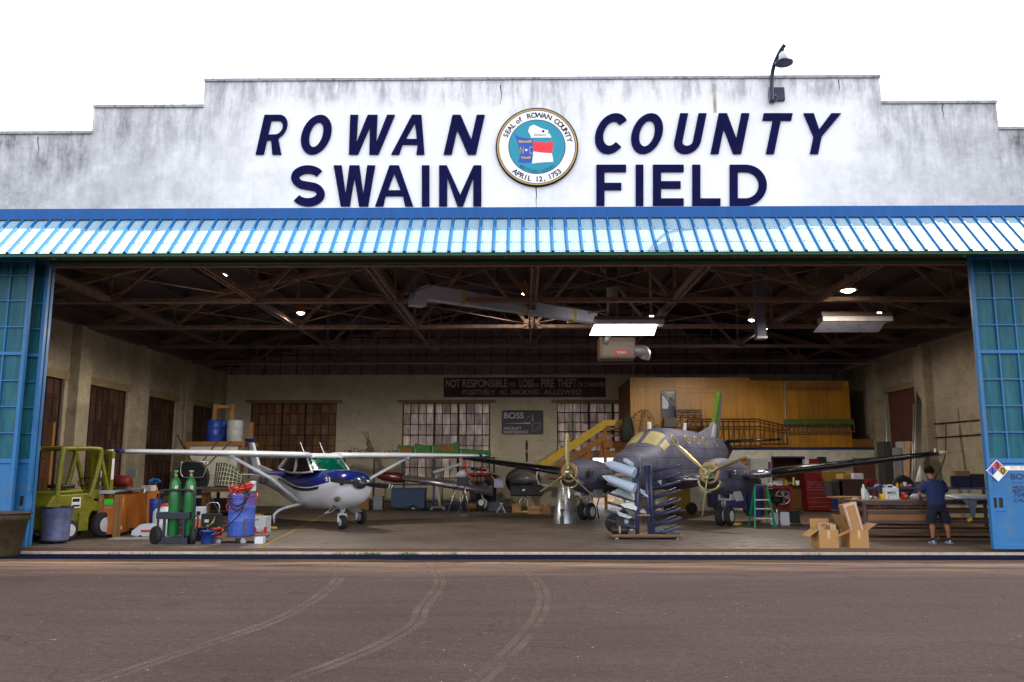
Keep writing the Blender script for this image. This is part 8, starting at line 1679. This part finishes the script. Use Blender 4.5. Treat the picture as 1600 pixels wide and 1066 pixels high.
wallthing('red_case','red tool case on the wall shelf',1267,1280,717,726,M_red,'case'); wallthing('black_radio','black radio beside the red tool case on the wall shelf',1281,1291,714,726,M_blackP,'radio'); wallthing('white_tub','round white tub at the left end of the wall shelf',1258,1264,718,726,M_whiteP,'tub')
wallthing('fire_extinguisher','small red fire extinguisher on the office wall between fridge and doorway',1201,1204,722,731,M_red,'extinguisher',0.08,OY-0.1,'cylinder')
wallthing('yellow_paper','yellow paper pinned to the amber panel under the right wing',1322,1331,737,748,M('paper_yellow',(0.5,0.42,0.05),0.7),'paper',0.01,OY-0.05,'sheet')
wallthing('white_first_aid','white printed box on the clutter behind the left of the workbench',1334,1349,740,749,M_whiteP,'box',0.2,9.0)
# clutter heap
for i,(u0,u1,v0,v1,m_,lb,nm) in enumerate(((1312,1348,749,775,M('drum_brown',(0.05,0.02,0.015),0.7),'big dark brown carton behind the left end of the workbench','carton'),(1349,1371,750,776,M('crate_wine',(0.16,0.02,0.015),0.6),'dark red crate behind the white spray bottle','crate'),(1318,1330,741,749,M('pale_carton',(0.35,0.22,0.08),0.7),'yellowish carton on the big dark brown carton','carton'),(1300,1316,752,776,M('hedge_dark',(0.04,0.035,0.03),0.8),'dark equipment case right of the red tool chest','case'))): wallthing(nm,lb,u0,u1,v0,v1,m_,'box',0.6,8.6 if i!=2 else 8.9)
# cardboard boxes in the doorway
def openbox(px, py, w_, d, h_, rz, label, flaps, inner=None):
    q = G(px, py); t = thing('open_carton', label, 'box', q, rz, 'open cardboard boxes by the workbench'); th = 0.006; m_ = MB()
    m_.bx(0, w_, 0, th, 0, h_).bx(0, w_, d-th, d, 0, h_).bx(0, th, th, d-th, 0, h_).bx(w_-th, w_, th, d-th, 0, h_).bx(th, w_-th, th, d-th, 0, 0.01); m_.build('carton_body', M_card, t, fix=False)
    for side, ang, ln in flaps:
        c, s = math.cos(ang)*ln, math.sin(ang)*ln; f_ = MB()
        if side == 'l': P_ = [(0,0,h_),(0,d,h_),(-c,d,h_+s),(-c,0,h_+s)]
        elif side == 'r': P_ = [(w_,0,h_),(w_,d,h_),(w_+c,d,h_+s),(w_+c,0,h_+s)]
        elif side == 'b': P_ = [(0,d,h_),(w_,d,h_),(w_,d+c,h_+s),(0,d+c,h_+s)]
        else: P_ = [(0,0,h_),(w_,0,h_),(w_,-c,h_+s),(0,-c,h_+s)]
        nn = Vector((0,0,0.005)); f_.add([Vector(a_) for a_ in P_]+[Vector(a_)+nn for a_ in P_], [(0,3,2,1),(4,5,6,7),(0,1,5,4),(1,2,6,5),(2,3,7,6),(3,0,4,7)]).build('flap', M_card, t)
    MB().bx(w_/2-0.025, w_/2+0.025, -0.002, 0.0, h_*0.55, h_-0.002).build('tape', M_tape, t); return t, q
k = PXM(G(1290,858).y)
t, q = openbox(1281,859,30/k,0.42,29/k,R(4),'smaller open cardboard box with loose packing inside, left of the pair',(('l',R(-35),0.24),('b',R(85),0.20)))
i_ = thing('packing_insert', 'creased pale cardboard packing standing in the smaller open box', 'packing', q+Vector((0.03,0.12,0.25))); MB().bx(0.0, 0.3, 0, 0.05, 0, 0.27).bx(0.22, 0.34, -0.08, -0.02, 0, 0.25).build('insert_board', M('insert_card',(0.42,0.26,0.13),0.8), i_, fix=False); MB().tube(dense([Vector((0.06,-0.03,0.22)),Vector((0.12,-0.05,0.26)),Vector((0.18,-0.04,0.21)),Vector((0.14,-0.03,0.17))],4), 0.012, 6).build('paper_curl', M_cardD, i_)
t, q = openbox(1329,859,29/k,0.45,29/k,R(3),'larger open cardboard box with spread flaps, right of the pair',(('l',R(60),0.34),('f',R(-75),0.01),('r',R(32),0.22)))
MB().add([Vector((0,0.0,29/k)),Vector((-0.02,-0.1,29/k-0.02)),Vector((-0.24,-0.02,29/k-0.14)),Vector((-0.22,0.1,29/k-0.10))], [(0,1,2,3)]).build('flap', M_card, t, fix=False)
i_ = thing('inner_carton', 'tall closed carton with white tape standing tilted inside the larger open box', 'box', q+Vector((0.10,0.16,0.12)), R(3)); ic = MB().box((0.06,0.06,0.42), (0.30,0.22,0.78), ry=R(-13)).build('carton_body', M_card, i_, bevel=0.005)
for x in (-0.11,0.11): MB().box((0.06+x*math.cos(R(13)),-0.056,0.42+x*math.sin(R(13))), (0.035,0.006,0.77), ry=R(-13)).build('white_tape', M('tape_white',(0.5,0.38,0.32),0.35), ic)
MB().box((0.06-0.37*math.sin(R(13)),-0.0565,0.42+0.37*math.cos(R(13))), (0.29,0.006,0.05), ry=R(-13)).build('white_tape', M('tape_white',(0.5,0.38,0.32),0.35), ic)
# workbench
B0 = G(1349,846); bY0 = 2.75; bx0 = A(1349,783,bY0).x; bz = A(1400,782,bY0).z; t = thing('workbench', 'long steel framed workbench with timber shelves along the right front of the hangar', 'workbench', (bx0, bY0, FZ)); W = 3.3; k = PXM(bY0)
M_bs = M('bench_steel', (0.085,0.06,0.06), 0.5, var=0.25); M_bt2 = wood_mat('bench_top_wood', (0.42,0.20,0.06), (0.25,0.11,0.04), axis='x'); M_bsh = wood_mat('bench_shelf_wood', (0.38,0.17,0.045), (0.24,0.10,0.03), axis='x')
zt_ = bz-FZ; MB().bx(0, W, 0, 1.1, zt_-0.03, zt_).build('bench_top', M_bt2, t); MB().bx(-0.005, W, -0.012, -0.001, zt_-0.095, zt_-0.005).build('front_rail', M_bs, t)
for i, py in enumerate((798,814,829,843)):
    z = A(1400,py,bY0).z-FZ; MB().bx(0.07, W-0.05, 0.02, 1.05, z, z+0.02).build('shelf', M_bsh, t); MB().bx(0.07, W-0.05, -0.01, 0.018, z-0.06, z+0.008).build('shelf_rail', M_bs, t)
z = A(1400,806,bY0).z-FZ; MB().bx(0.1, 1.6, 0.03, 0.05, A(1400,813.5,bY0).z-FZ, A(1400,801,bY0).z-FZ).build('drawer_board', M_bsh, t)
for x in (0.0, W-0.06): 
    for y in (0.02, 1.0): MB().bx(x, x+0.06, y, y+0.06, 0.1, zt_-0.031).build('leg', M_bs, t)
for x in (0.03, W*0.5, W-0.03): MB().lathe([(0.05,-0.02),(0.05,0.02)], (x,0.08,0.05), 14, axis='y').build('caster', M_chrome, t)
eY = 4.6; ex0 = A(1312,776,eY).x; t2 = thing('side_bench', 'lower bench end with dark posts behind the cardboard boxes', 'workbench', (ex0, eY, FZ)); ez = A(1330,777,eY).z-FZ; EW = bx0-ex0+0.9
MB().bx(0, EW, 0, 0.9, ez-0.04, ez).build('bench_top', M_bt2, t2); MB().bx(0, EW, -0.012, -0.001, ez-0.1, ez-0.004).build('front_rail', M_bs, t2)
for x in (0.0, EW-0.5): MB().bx(x, x+0.06, 0.0, 0.06, 0, ez-0.041).build('leg', M_bs, t2)
for z in (0.28, 0.55): MB().bx(0.06, EW-0.1, 0.02, 0.85, z, z+0.02).build('shelf', M_bs, t2)
q = A(1338,787,eY+0.2); t = thing('blue_bag', 'crumpled bright blue bag on the side bench shelf', 'bag', (q.x, eY+0.2, FZ+0.571)); MB().ball((0,0.1,0.09), 0.2, 8, sq=(1.1,0.8,0.45)).build('bag_body', M('bag_blue',(0.01,0.07,0.26),0.6,bump=0.6,bscale=9), t); MB().tube([(-0.1,0.08,0.16),(-0.04,0.05,0.24),(0.05,0.08,0.17)], 0.01, 6).build('handle', M('bag_blue',(0.01,0.07,0.26)), t)
carton(1340,812,16,14,'brown carton on the low shelf of the side bench',Y=eY+0.2,d=0.4,mat=M_cardD)
# bench things
p = Vector((0,bY0,0)); cz = bz+0.002
def bench(px, wpx, hpx, label, mat, name, cat, shape='cyl', dy=0.3, cap=None): return small(px,wpx,hpx,label,mat,name,cat,shape,Y=bY0+dy,z=cz,cap=cap)
bench(1349.5,7.5,20,'tall white squeeze bottle on the workbench left end',M_whiteP,'bottle','bottle',dy=0.5,cap=M_whiteP); bench(1354.5,7,13,'grey bottle with bright green nozzle in front of the tall white bottle',M('bottle_grey',(0.35,0.37,0.38),0.4),'bottle','bottle',dy=0.1,cap=M('nozzle_green',(0.02,0.5,0.08),0.4))
bench(1362,18,7,'crumpled white rags between bottles and yellow cup',M_whiteP,'rag','rag','cloth',dy=0.35); bench(1339,14,3,'flat pale rag at the left end of the workbench',M('rag_grey',(0.4,0.4,0.42),0.8),'rag','rag','cloth',dy=0.7); bench(1379,9,8.5,'small yellow plastic cup on the workbench',M_yel,'cup','cup',dy=0.4)
t = thing('solvent_jug', 'large white rectangular solvent can with black letters and carry handle on the workbench', 'can', (A(1395.5,779,bY0+0.25).x, bY0+0.25, cz)); w_, h_ = 20.5/k, 21/k
MB().bx(-w_/2, w_/2, 0, 0.2, 0, h_*0.88).build('can_body', M_whiteP, t, bevel=0.02); MB().tube(dense([Vector((-w_*0.3,0.1,h_*0.87)), Vector((-w_*0.25,0.1,h_*1.05)), Vector((w_*0.15,0.1,h_*1.05)), Vector((w_*0.22,0.1,h_*0.87))],4), 0.013, 8).build('handle', M_whiteP, t); MB().lathe([(0.03,h_*0.86),(0.03,h_*0.98)], (w_*0.34,0.1,0), 14).build('cap', M_whiteP, t)
text('can_lettering', 'MEK', M_blk, (-w_*0.42, -0.004, h_*0.42), 0.085, t, depth=0.0008, bold=0.001, sx=1.3); MB().bx(-w_*0.42, w_*0.15, -0.003, -0.0005, h_*0.34, h_*0.355).build('can_rule', M_blk, t); MB().bx(-w_*0.36, -w_*0.33, -0.003, -0.0005, h_*0.1, h_*0.26).build('can_rule', M_blk, t)
t = bench(1413,10,11,'red metal can with pale label right of the solvent jug',M('can_red',(0.36,0.015,0.012),0.4),'can','can',dy=0.3); MB().bx(-0.03, 0.03, -0.078, -0.07, 0.07, 0.11).build('label', M_creamP, t)
fp_ = A(1421,775,bY0+0.3); t = thing('pale_fairing_tip', 'pale blue wing tip fairing lying under the mechanic\'s hands', 'fairing', (fp_.x, bY0+0.3, cz+0.07)); MB().tube([(0,0,0),(0.08,0,0.01),(0.25,0.02,0.01),(0.42,0.05,-0.01)], [0.015,0.055,0.065,0.05], 14).build('shell', M_fair, t); MB().tube([(0.02,-0.05,0.01),(0.4,-0.03,-0.01)], 0.006, 6).build('seam', M('seam_dark',(0.1,0.12,0.18)), t)
bench(1432,18,2.2,'flat dark tool tray on the bench beneath the pale fairing',M_cardD,'tray','tray','box',dy=0.02)
wY = bY0+0.15; t = thing('aileron_part', 'pale grey control surface with yellow tag resting on the bench right of the mechanic', 'aircraft part', (A(1480,775,wY).x, wY, A(1480,777,wY).z)); o = Vector(t.location); Q = lambda px, py, dy=0: A(px,py,wY+dy)-o
MB().loft([[Q(px,778)+Vector((0,0.5*c,0.07*s*f_)) for c, s in ((-1,0),(-0.7,0.8),(0,1.3),(1,0.2),(1,-0.1),(0,-0.8),(-0.7,-0.7))] for px, f_ in ((1475,0.6),(1490,1),(1515,1.1),(1548,0.7))]).build('skin', M('flap_white',(0.42,0.45,0.48),0.35,metal=0.2), t)
MB().prism([(Q(1494,0).x,Q(0,780).z),(Q(1507,0).x,Q(0,780).z),(Q(1502,0).x,Q(0,806).z),(Q(1497,0).x,Q(0,806).z)], -0.53, -0.51).build('bracket', M_alu, t); MB().prism([(Q(1485,0).x,Q(0,779).z),(Q(1493,0).x,Q(0,779).z),(Q(1494,0).x,Q(0,789).z)], -0.53, -0.51).build('bracket', M_alu, t)
tg_ = MB().box((Q(1493.5,0).x,-0.54,Q(0,809).z), (0.11,0.006,0.07), ry=R(-25)).build('yellow_tag', M_yel, t)
# second row table and clutter behind
cY = 5.6; cz2 = A(1390,762,cY).z; t = thing('rear_table', 'narrow blue edged table behind the workbench crowded with shop clutter', 'table', (A(1361,762,cY).x, cY, FZ)); W = A(1545,762,cY).x-A(1361,762,cY).x
MB().bx(0, W, 0, 0.7, cz2-FZ-0.05, cz2-FZ).build('table_top', M('top_blue',(0.06,0.08,0.16),0.4), t)
for x in (0.1, W*0.5, W-0.1): MB().bx(x-0.03, x+0.03, 0.05, 0.11, 0, cz2-FZ-0.051).build('leg', M_bs, t)
def back(px, wpx, hpx, label, mat, name, cat, shape='cyl', dy=0.2, cap=None): return small(px,wpx,hpx,label,mat,name,cat,shape,Y=cY+dy,z=cz2+0.002,cap=cap)
back(1373,12,6,'pale violet rag on the rear table behind the white rags',M('rag_violet',(0.3,0.3,0.55),0.8),'rag','rag','cloth'); back(1384,6,5,'blue white rag on the rear table above the yellow cup',M_fair,'rag','rag','cloth'); back(1415,6,8,'white paper cup on the rear table',M_whiteP,'cup','cup'); back(1422,6,6,'pale violet wad right of the paper cup',M('rag_violet',(0.3,0.3,0.55)),'rag','rag','cloth'); back(1420,9,2,'orange red flat tool below the paper cup',M_brightred,'tool','tool','box',dy=0.02)
back(1403,4,7,'yellow capped bottle on the rear table',M_yel,'bottle','bottle',cap=M_blk); back(1409,5,6,'olive tin on the rear table',M_ol,'tin','tin'); back(1358,12,12,'bright red folded jacket on the left of the rear table',M_red,'jacket','jacket','cloth',dy=0.4); back(1444,8,9,'dark brown bottle on the rear table at the mechanic\'s left',M_cardD,'bottle','bottle',cap=M_blk)
for i,(px,w_,h_,m_,lb,nm) in enumerate(((1505,26,17,M('bin_navy1',(0.008,0.012,0.05),0.5),'dark blue storage bin on the rear table right of the mechanic','storage_bin'),(1530,20,20,M('bin_navy2',(0.006,0.01,0.035),0.5),'darker blue bin at the right end of the rear table','storage_bin'),(1507,22,8,M_cardD,'brown carton perched on the dark blue storage bin','carton'))):
    t = back(px,w_,h_,lb,m_,nm,'bin' if 'bin' in nm else 'box','box',dy=0.3)
    if i == 2: t.location.z += 17/PXM(cY+0.3)+0.002
for px, r_ in ((1390,0.0),): 
    q = A(1394,745,8.5); t = thing('tyre_rack_wheel', 'dark spoked wheel leaning among the clutter behind the rear table', 'wheel', (q.x+0.3, 8.5, FZ+1.0)); MB().lathe([(0.22,-0.06),(0.3,-0.06),(0.33,0),(0.3,0.06),(0.22,0.06)], (0,0,0.1), 28, axis='y').build('tyre', M_rubber, t); MB().lathe([(0.02,-0.03),(0.22,-0.02)], (0,0,0.1), 14, axis='y').build('hub', M_cardD, t)
    t = thing('steel_shelving', 'grey steel shelf unit behind the rear table carrying the dark wheel', 'shelving', (q.x-0.4, 8.2, FZ)); 
    for z in (0.1,0.55,0.99-0.03): MB().bx(0, 1.6, 0, 0.6, z-0.03, z).build('shelf', M_bs, t)
    for x in (0,1.55): MB().bx(x, x+0.05, -0.03, -0.001, 0, 1.0).build('post', M_bs, t)
# white cone + leaning pipes
q = A(1440,752,7.0); t = thing('white_nose_cone', 'plain white cone standing point up behind the mechanic', 'cone', (q.x, 7.0, q.z)); MB().lathe([(0.17,0),(0.165,0.02),(0.02,0.42),(0.005,0.43)], n=24).build('shell', M('cone_white',(0.5,0.48,0.45),0.5), t); MB().lathe([(0.175,-0.02),(0.175,0.0)], n=24).build('base_ring', M_alu, t); MB().lathe([(0.03,-0.9),(0.03,-0.02)], n=10).build('post', M_bs, t)
for i, (u0, v0, u1) in enumerate(((1425,748,1432),(1427,748,1434),(1430,748,1436),(1432,748,1438),(1435,748,1439),(1423,748,1428))):
    p1 = A(u1, 612+i*4, 10.8); p0 = A(u0, 790, 10.3); p0.z = FZ; tag(MB().tube([p0, p1], 0.028, 8).build('steel_pipe', M('pipe_silver',(0.32,0.30,0.28),0.35,metal=0.6)), 'tall pale pipe in the bundle leaning on the right wall', 'pipe', 'bundle of tall pipes leaning at the right wall')
a = A(1385,755,12.5); b_ = A(1385,632,12.5); tag(MB().tube([(a.x,12.5,FZ),(b_.x,12.5,b_.z)], 0.045, 10).build('upright_pipe', M('pipe_grey',(0.25,0.25,0.25),0.4,metal=0.5)), 'single thick upright grey pipe left of the white lockers', 'pipe')
for u0,u1,v0,lb,sh in ((1394,1409,700,'pale grey locker left of the pair behind the right wing tip',0.22),(1409,1426,690,'taller white locker beside the leaning pipe bundle',0.34),(1379,1392,690,'dark narrow locker next to the thick upright pipe',0.03)):
    Yl = 12.0; a = A(u0,v0,Yl); b_ = A(u1,v0,Yl); t = thing('locker', lb, 'locker', (a.x, Yl, FZ)); MB().bx(0, b_.x-a.x, 0, 0.5, 0, a.z-FZ).build('cabinet', M('locker_%d' % u0,(sh,sh,sh*0.95),0.5), t, bevel=0.01); MB().bx(0.03, b_.x-a.x-0.03, -0.012, -0.001, 0.08, a.z-FZ-0.05).build('door', M('locker_%d' % u0,(sh,sh,sh)), t)
q = A(1415,745,10.6); t = thing('brown_plank', 'brown timber plank leaning beside the white lockers', 'plank', (q.x-0.1, 10.6, FZ)); MB().beam((0,0,0),(0.45,0.4,2.5),0.16,0.03).build('board', M_lumber, t); MB().beam((0.1,0,0),(0.5,0.4,2.2),0.05,0.03).build('batten', M_cardD, t)
wc = [A(1478,660,9.0), A(1478,690,9.0), A(1476,715,9.0), A(1468,735,9.0), A(1459,752,9.0), A(1455,770,9.0)]; tag(MB().tube(dense([Vector((WR-0.06, v.y+0.0, v.z)) if False else v for v in wc],4), 0.018, 6).build('wall_cable', M_rubber), 'black cable drooping down past the right wing tip', 'cable')
for (u0,v0,u1,v1,lb) in ((1455,663,1545,655,'upper thin conduit along the right wall'),(1448,685,1545,678,'lower thin conduit along the right wall')):
    xs_ = WR-0.06
    def onwall(px, py): r = _ray(px, py); t_ = (xs_-_C.x)/r.x; return _C + r*t_
    tag(MB().tube([onwall(u0,v0), onwall(u1,v1)], 0.02, 6).build('wall_conduit', M_rubber), lb, 'conduit')

# ================================================================ MECHANIC, seen from behind
def skin(name, verts, edges, mat, parent, levels=2):
    """verts: (x, y, z, rx, ry); first vertex is the root"""
    me = bpy.data.meshes.new(name); me.from_pydata([v[:3] for v in verts], edges, []); me.materials.append(mat)
    o = bpy.data.objects.new(name, me); COL.objects.link(o); o.parent = parent
    md = o.modifiers.new('skin', 'SKIN'); md.use_smooth_shade = True; md.branch_smoothing = 0.6
    for i, v in enumerate(verts): me.skin_vertices[0].data[i].radius = (v[3], v[4]); me.skin_vertices[0].data[i].use_root = (i == 0)
    sb = o.modifiers.new('sub', 'SUBSURF'); sb.levels = levels; sb.render_levels = levels
    dg = bpy.context.evaluated_depsgraph_get(); m2 = bpy.data.meshes.new_from_object(o.evaluated_get(dg)); o.modifiers.clear(); o.data = m2; m2.name = name
    m2.materials.clear(); m2.materials.append(mat)
    for p in m2.polygons: p.use_smooth = True
    return o
mp_ = G(1468,851); man = thing('person', 'mechanic in navy polo shirt and dark shorts working at the bench with his back turned', 'person', mp_, R(0)); man.scale = (0.955,)*3
M_skin = M('skin', (0.36,0.135,0.07), 0.55, var=0.12, scale=6); M_polo = M('navy_polo', (0.014,0.024,0.088), 0.85, var=0.3, scale=5, bump=0.5, bscale=7); M_short = M('dark_shorts', (0.006,0.008,0.024), 0.85, var=0.3, bump=0.4, bscale=7)
# x to the right, y away from the camera (he faces +y), z up; metres for a 1.75 m man
body_v = [(0,0.0,0.93,0.15,0.11),(0,0.0,1.08,0.14,0.10),(0,0.02,1.25,0.16,0.11),(0,0.05,1.36,0.11,0.085),(-0.01,0.09,1.47,0.06,0.06),(-0.03,0.13,1.53,0.055,0.058),(-0.035,0.16,1.60,0.075,0.09),(-0.04,0.17,1.67,0.078,0.095),(-0.04,0.17,1.72,0.055,0.07),
 (-0.165,0.06,1.375,0.05,0.05),(-0.27,0.10,1.25,0.048,0.048),(-0.29,0.16,1.13,0.042,0.042),(-0.22,0.30,1.05,0.034,0.034),(-0.16,0.40,1.02,0.026,0.026),
 (0.165,0.06,1.375,0.05,0.05),(0.25,0.12,1.25,0.048,0.048),(0.26,0.18,1.13,0.042,0.042),(0.17,0.31,1.05,0.034,0.034),(0.09,0.40,1.02,0.026,0.026),
 (-0.11,0.0,0.84,0.095,0.095),(-0.13,-0.01,0.66,0.078,0.08),(-0.14,-0.01,0.49,0.058,0.06),(-0.145,-0.03,0.36,0.06,0.064),(-0.145,-0.02,0.22,0.042,0.044),(-0.145,-0.01,0.10,0.036,0.038),(-0.15,0.07,0.05,0.04,0.035),
 (0.11,0.0,0.84,0.095,0.095),(0.15,0.0,0.66,0.078,0.08),(0.19,0.0,0.49,0.058,0.06),(0.205,-0.02,0.36,0.06,0.064),(0.215,-0.01,0.22,0.042,0.044),(0.22,0.0,0.10,0.036,0.038),(0.23,0.08,0.05,0.04,0.035)]
body_e = [(0,1),(1,2),(2,3),(3,4),(4,5),(5,6),(6,7),(7,8),(3,9),(9,10),(10,11),(11,12),(12,13),(3,14),(14,15),(15,16),(16,17),(17,18),(0,19),(19,20),(20,21),(21,22),(22,23),(23,24),(24,25),(0,26),(26,27),(27,28),(28,29),(29,30),(30,31),(31,32)]
n0 = len(body_v)
def add_hand(side, wi, base):
    global body_v, body_e
    palm = len(body_v); body_v.append((base[0], base[1], base[2], 0.034, 0.018)); body_e.append((wi, palm))
    fi = []
    for j, (dx_, ln) in enumerate(((-0.03,0.068),(-0.01,0.078),(0.01,0.073),(0.03,0.055))):
        prev = palm
        for q_ in (0.35,0.7,1.0):
            body_v.append((base[0]+dx_*(0.9+0.3*q_), base[1]+0.03+ln*q_*0.9, base[2]-0.035*q_*q_, 0.0095-0.002*q_, 0.0095-0.002*q_)); body_e.append((prev, len(body_v)-1)); prev = len(body_v)-1
    prev = palm
    for q_ in (0.5,1.0):
        body_v.append((base[0]+side*(0.03+0.02*q_), base[1]-0.005+0.035*q_, base[2]-0.02*q_, 0.011, 0.011)); body_e.append((prev, len(body_v)-1)); prev = len(body_v)-1
add_hand(1, 13, (-0.135,0.46,1.01)); add_hand(-1, 18, (0.06,0.46,1.01))
bodyo = skin('body', body_v, body_e, M_skin, man)
hd = MB()                                   # face side details sit on the far side; ears and nose show at the rim
for s_ in (-1,1): hd.ball((-0.04+s_*0.082,0.155,1.635), 0.024, 6, sq=(0.45,0.8,1.2))
hd.build('ears', M_skin, bodyo, fix=False)
MB().loft([[Vector((-0.04+w_*c, 0.265+d_, z)) for c, d_ in ((-1,0),(0,dd),(1,0))] for z, w_, dd in ((1.60,0.018,0.03),(1.635,0.012,0.02),(1.655,0.006,0.005))]).build('nose', M_skin, bodyo)
ey = MB()
for s_ in (-1,1): ey.ball((-0.04+s_*0.03,0.25,1.66), 0.012, 6)
ey.build('eyes', M('eye_white',(0.6,0.6,0.6),0.3), bodyo, fix=False); MB().box((-0.04,0.262,1.585), (0.05,0.01,0.008)).build('mouth', M('lips',(0.28,0.08,0.06),0.5), bodyo)
hv = []; hf = []                            # short dark hair cap with an uneven lower edge
n_u, n_v = 22, 9
for v in range(n_v+1):
    for u_ in range(n_u):
        a_ = 2*math.pi*u_/n_u; low = 2.05 if math.sin(a_) < 0.2 else 0.95; ph = low*v/n_v; r_ = 1+0.035*math.sin(u_*5.3+v*2.1)
        hv.append(Vector((-0.04+0.112*r_*math.sin(ph)*math.cos(a_), 0.155+0.128*r_*math.sin(ph)*math.sin(a_), 1.665+0.118*r_*math.cos(ph))))
for v in range(n_v):
    for u_ in range(n_u): hf.append((v*n_u+u_, v*n_u+(u_+1) % n_u, (v+1)*n_u+(u_+1) % n_u, (v+1)*n_u+u_))
MB().add(hv, hf, 0, True).build('hair', M('hair_dark',(0.010,0.006,0.004),0.9,var=0.5,scale=14,bump=0.6,bscale=40), man, fix=False); _mc['hair_dark'].node_tree.nodes['Principled BSDF'].inputs['Specular IOR Level'].default_value = 0.1
ringE = lambda cx, cy, z, rx, ry, n=28, tilt=0.0, wob=0.0: [Vector((cx+rx*math.copysign(abs(math.cos(a_))**0.85, math.cos(a_)), cy+ry*math.copysign(abs(math.sin(a_))**0.85, math.sin(a_)), z+tilt*math.sin(a_)+wob*math.sin(a_*5))) for a_ in [2*math.pi*j/n for j in range(n)]]
sh = MB().loft([ringE(0,0.0,0.90,0.205,0.145,wob=0.006), ringE(0,0.0,0.97,0.195,0.140), ringE(0,0.0,1.08,0.188,0.132), ringE(0,0.01,1.18,0.203,0.136), ringE(0,0.03,1.28,0.222,0.142), ringE(0,0.045,1.35,0.222,0.135), ringE(0,0.06,1.415,0.20,0.118), ringE(-0.005,0.075,1.445,0.145,0.098), ringE(-0.01,0.09,1.468,0.085,0.076)], cap0=False, cap1=False).build('polo_shirt', M_polo, man, sub=1)
MB().loft([ringE(-0.01,0.09,1.455,0.088,0.080), ringE(-0.015,0.10,1.475,0.072,0.070), ringE(-0.018,0.105,1.487,0.070,0.068)], cap0=False, cap1=False).build('collar', M_polo, sh)
for s_ in (-1,1):
    a = Vector((s_*0.155,0.055,1.375)); b_ = Vector((s_*0.235,0.085,1.29)); c_ = Vector((s_*(0.292 if s_ < 0 else 0.275),0.125,1.195))
    MB().tube([a, lerp(a,b_,0.6), b_, c_], [0.10,0.099,0.09,0.085], 18, caps=False).build('sleeve', M_polo, sh)
hip = MB(); hip.loft([ringE(0,0.0,0.70,0.205,0.135), ringE(0,0.0,0.80,0.212,0.148), ringE(0,0.0,0.90,0.196,0.136), ringE(0,0.0,0.955,0.19,0.132)], cap0=True, cap1=False)
so = hip.build('shorts', M_short, man, sub=1)
for s_ in (-1,1): MB().loft([ringE(s_*(0.155 if s_ < 0 else 0.195),0.0,0.475,0.108,0.112,20,wob=0.004), ringE(s_*(0.145 if s_ < 0 else 0.175),0.0,0.60,0.108,0.116,20), ringE(s_*0.118,0.0,0.74,0.112,0.125,20), ringE(s_*0.105,0.0,0.80,0.105,0.120,20)], cap0=False, cap1=False).build('shorts_leg', M_short, so)
M_sole = M('shoe_white',(0.6,0.62,0.66),0.5); M_shoe = M('shoe_blue_white',(0.42,0.48,0.62),0.5,var=0.5,scale=18)
for s_ in (-1,1):
    cx = -0.148 if s_ < 0 else 0.224
    MB().tube([(cx,-0.012,0.09),(cx,-0.012,0.15)], [0.047,0.044], 16).build('sock', M('sock_black',(0.01,0.01,0.012),0.8), man)
    ft = MB(); rings = []
    for y, w_, h_ in ((-0.105,0.030,0.07),(-0.085,0.044,0.10),(-0.03,0.048,0.105),(0.03,0.046,0.085),(0.09,0.050,0.065),(0.14,0.046,0.052),(0.18,0.028,0.038)): rings.append([Vector((cx+w_*math.cos(a_), y, 0.028+max(0,math.sin(a_))*(h_-0.028))) for a_ in [2*math.pi*j/16 for j in range(16)]])
    fo = ft.loft(rings).build('shoe', M_shoe, man); MB().loft([[Vector((cx+w_*c, y, z)) for c, z in ((-1,0.0),(1,0.0),(1,0.030),(-1,0.030))] for y, w_ in ((-0.11,0.036),(-0.06,0.050),(0.03,0.047),(0.10,0.054),(0.16,0.045),(0.185,0.025))], smooth=False).build('sole', M_sole, fo)
    MB().box((cx,-0.106,0.07), (0.03,0.012,0.035)).build('heel_tab', M_signnavy, fo); 
    for j in (-1,1): MB().box((cx+j*0.047,-0.03,0.065), (0.006,0.06,0.02), rx=R(25)).build('side_stripe', M_signnavy, fo)
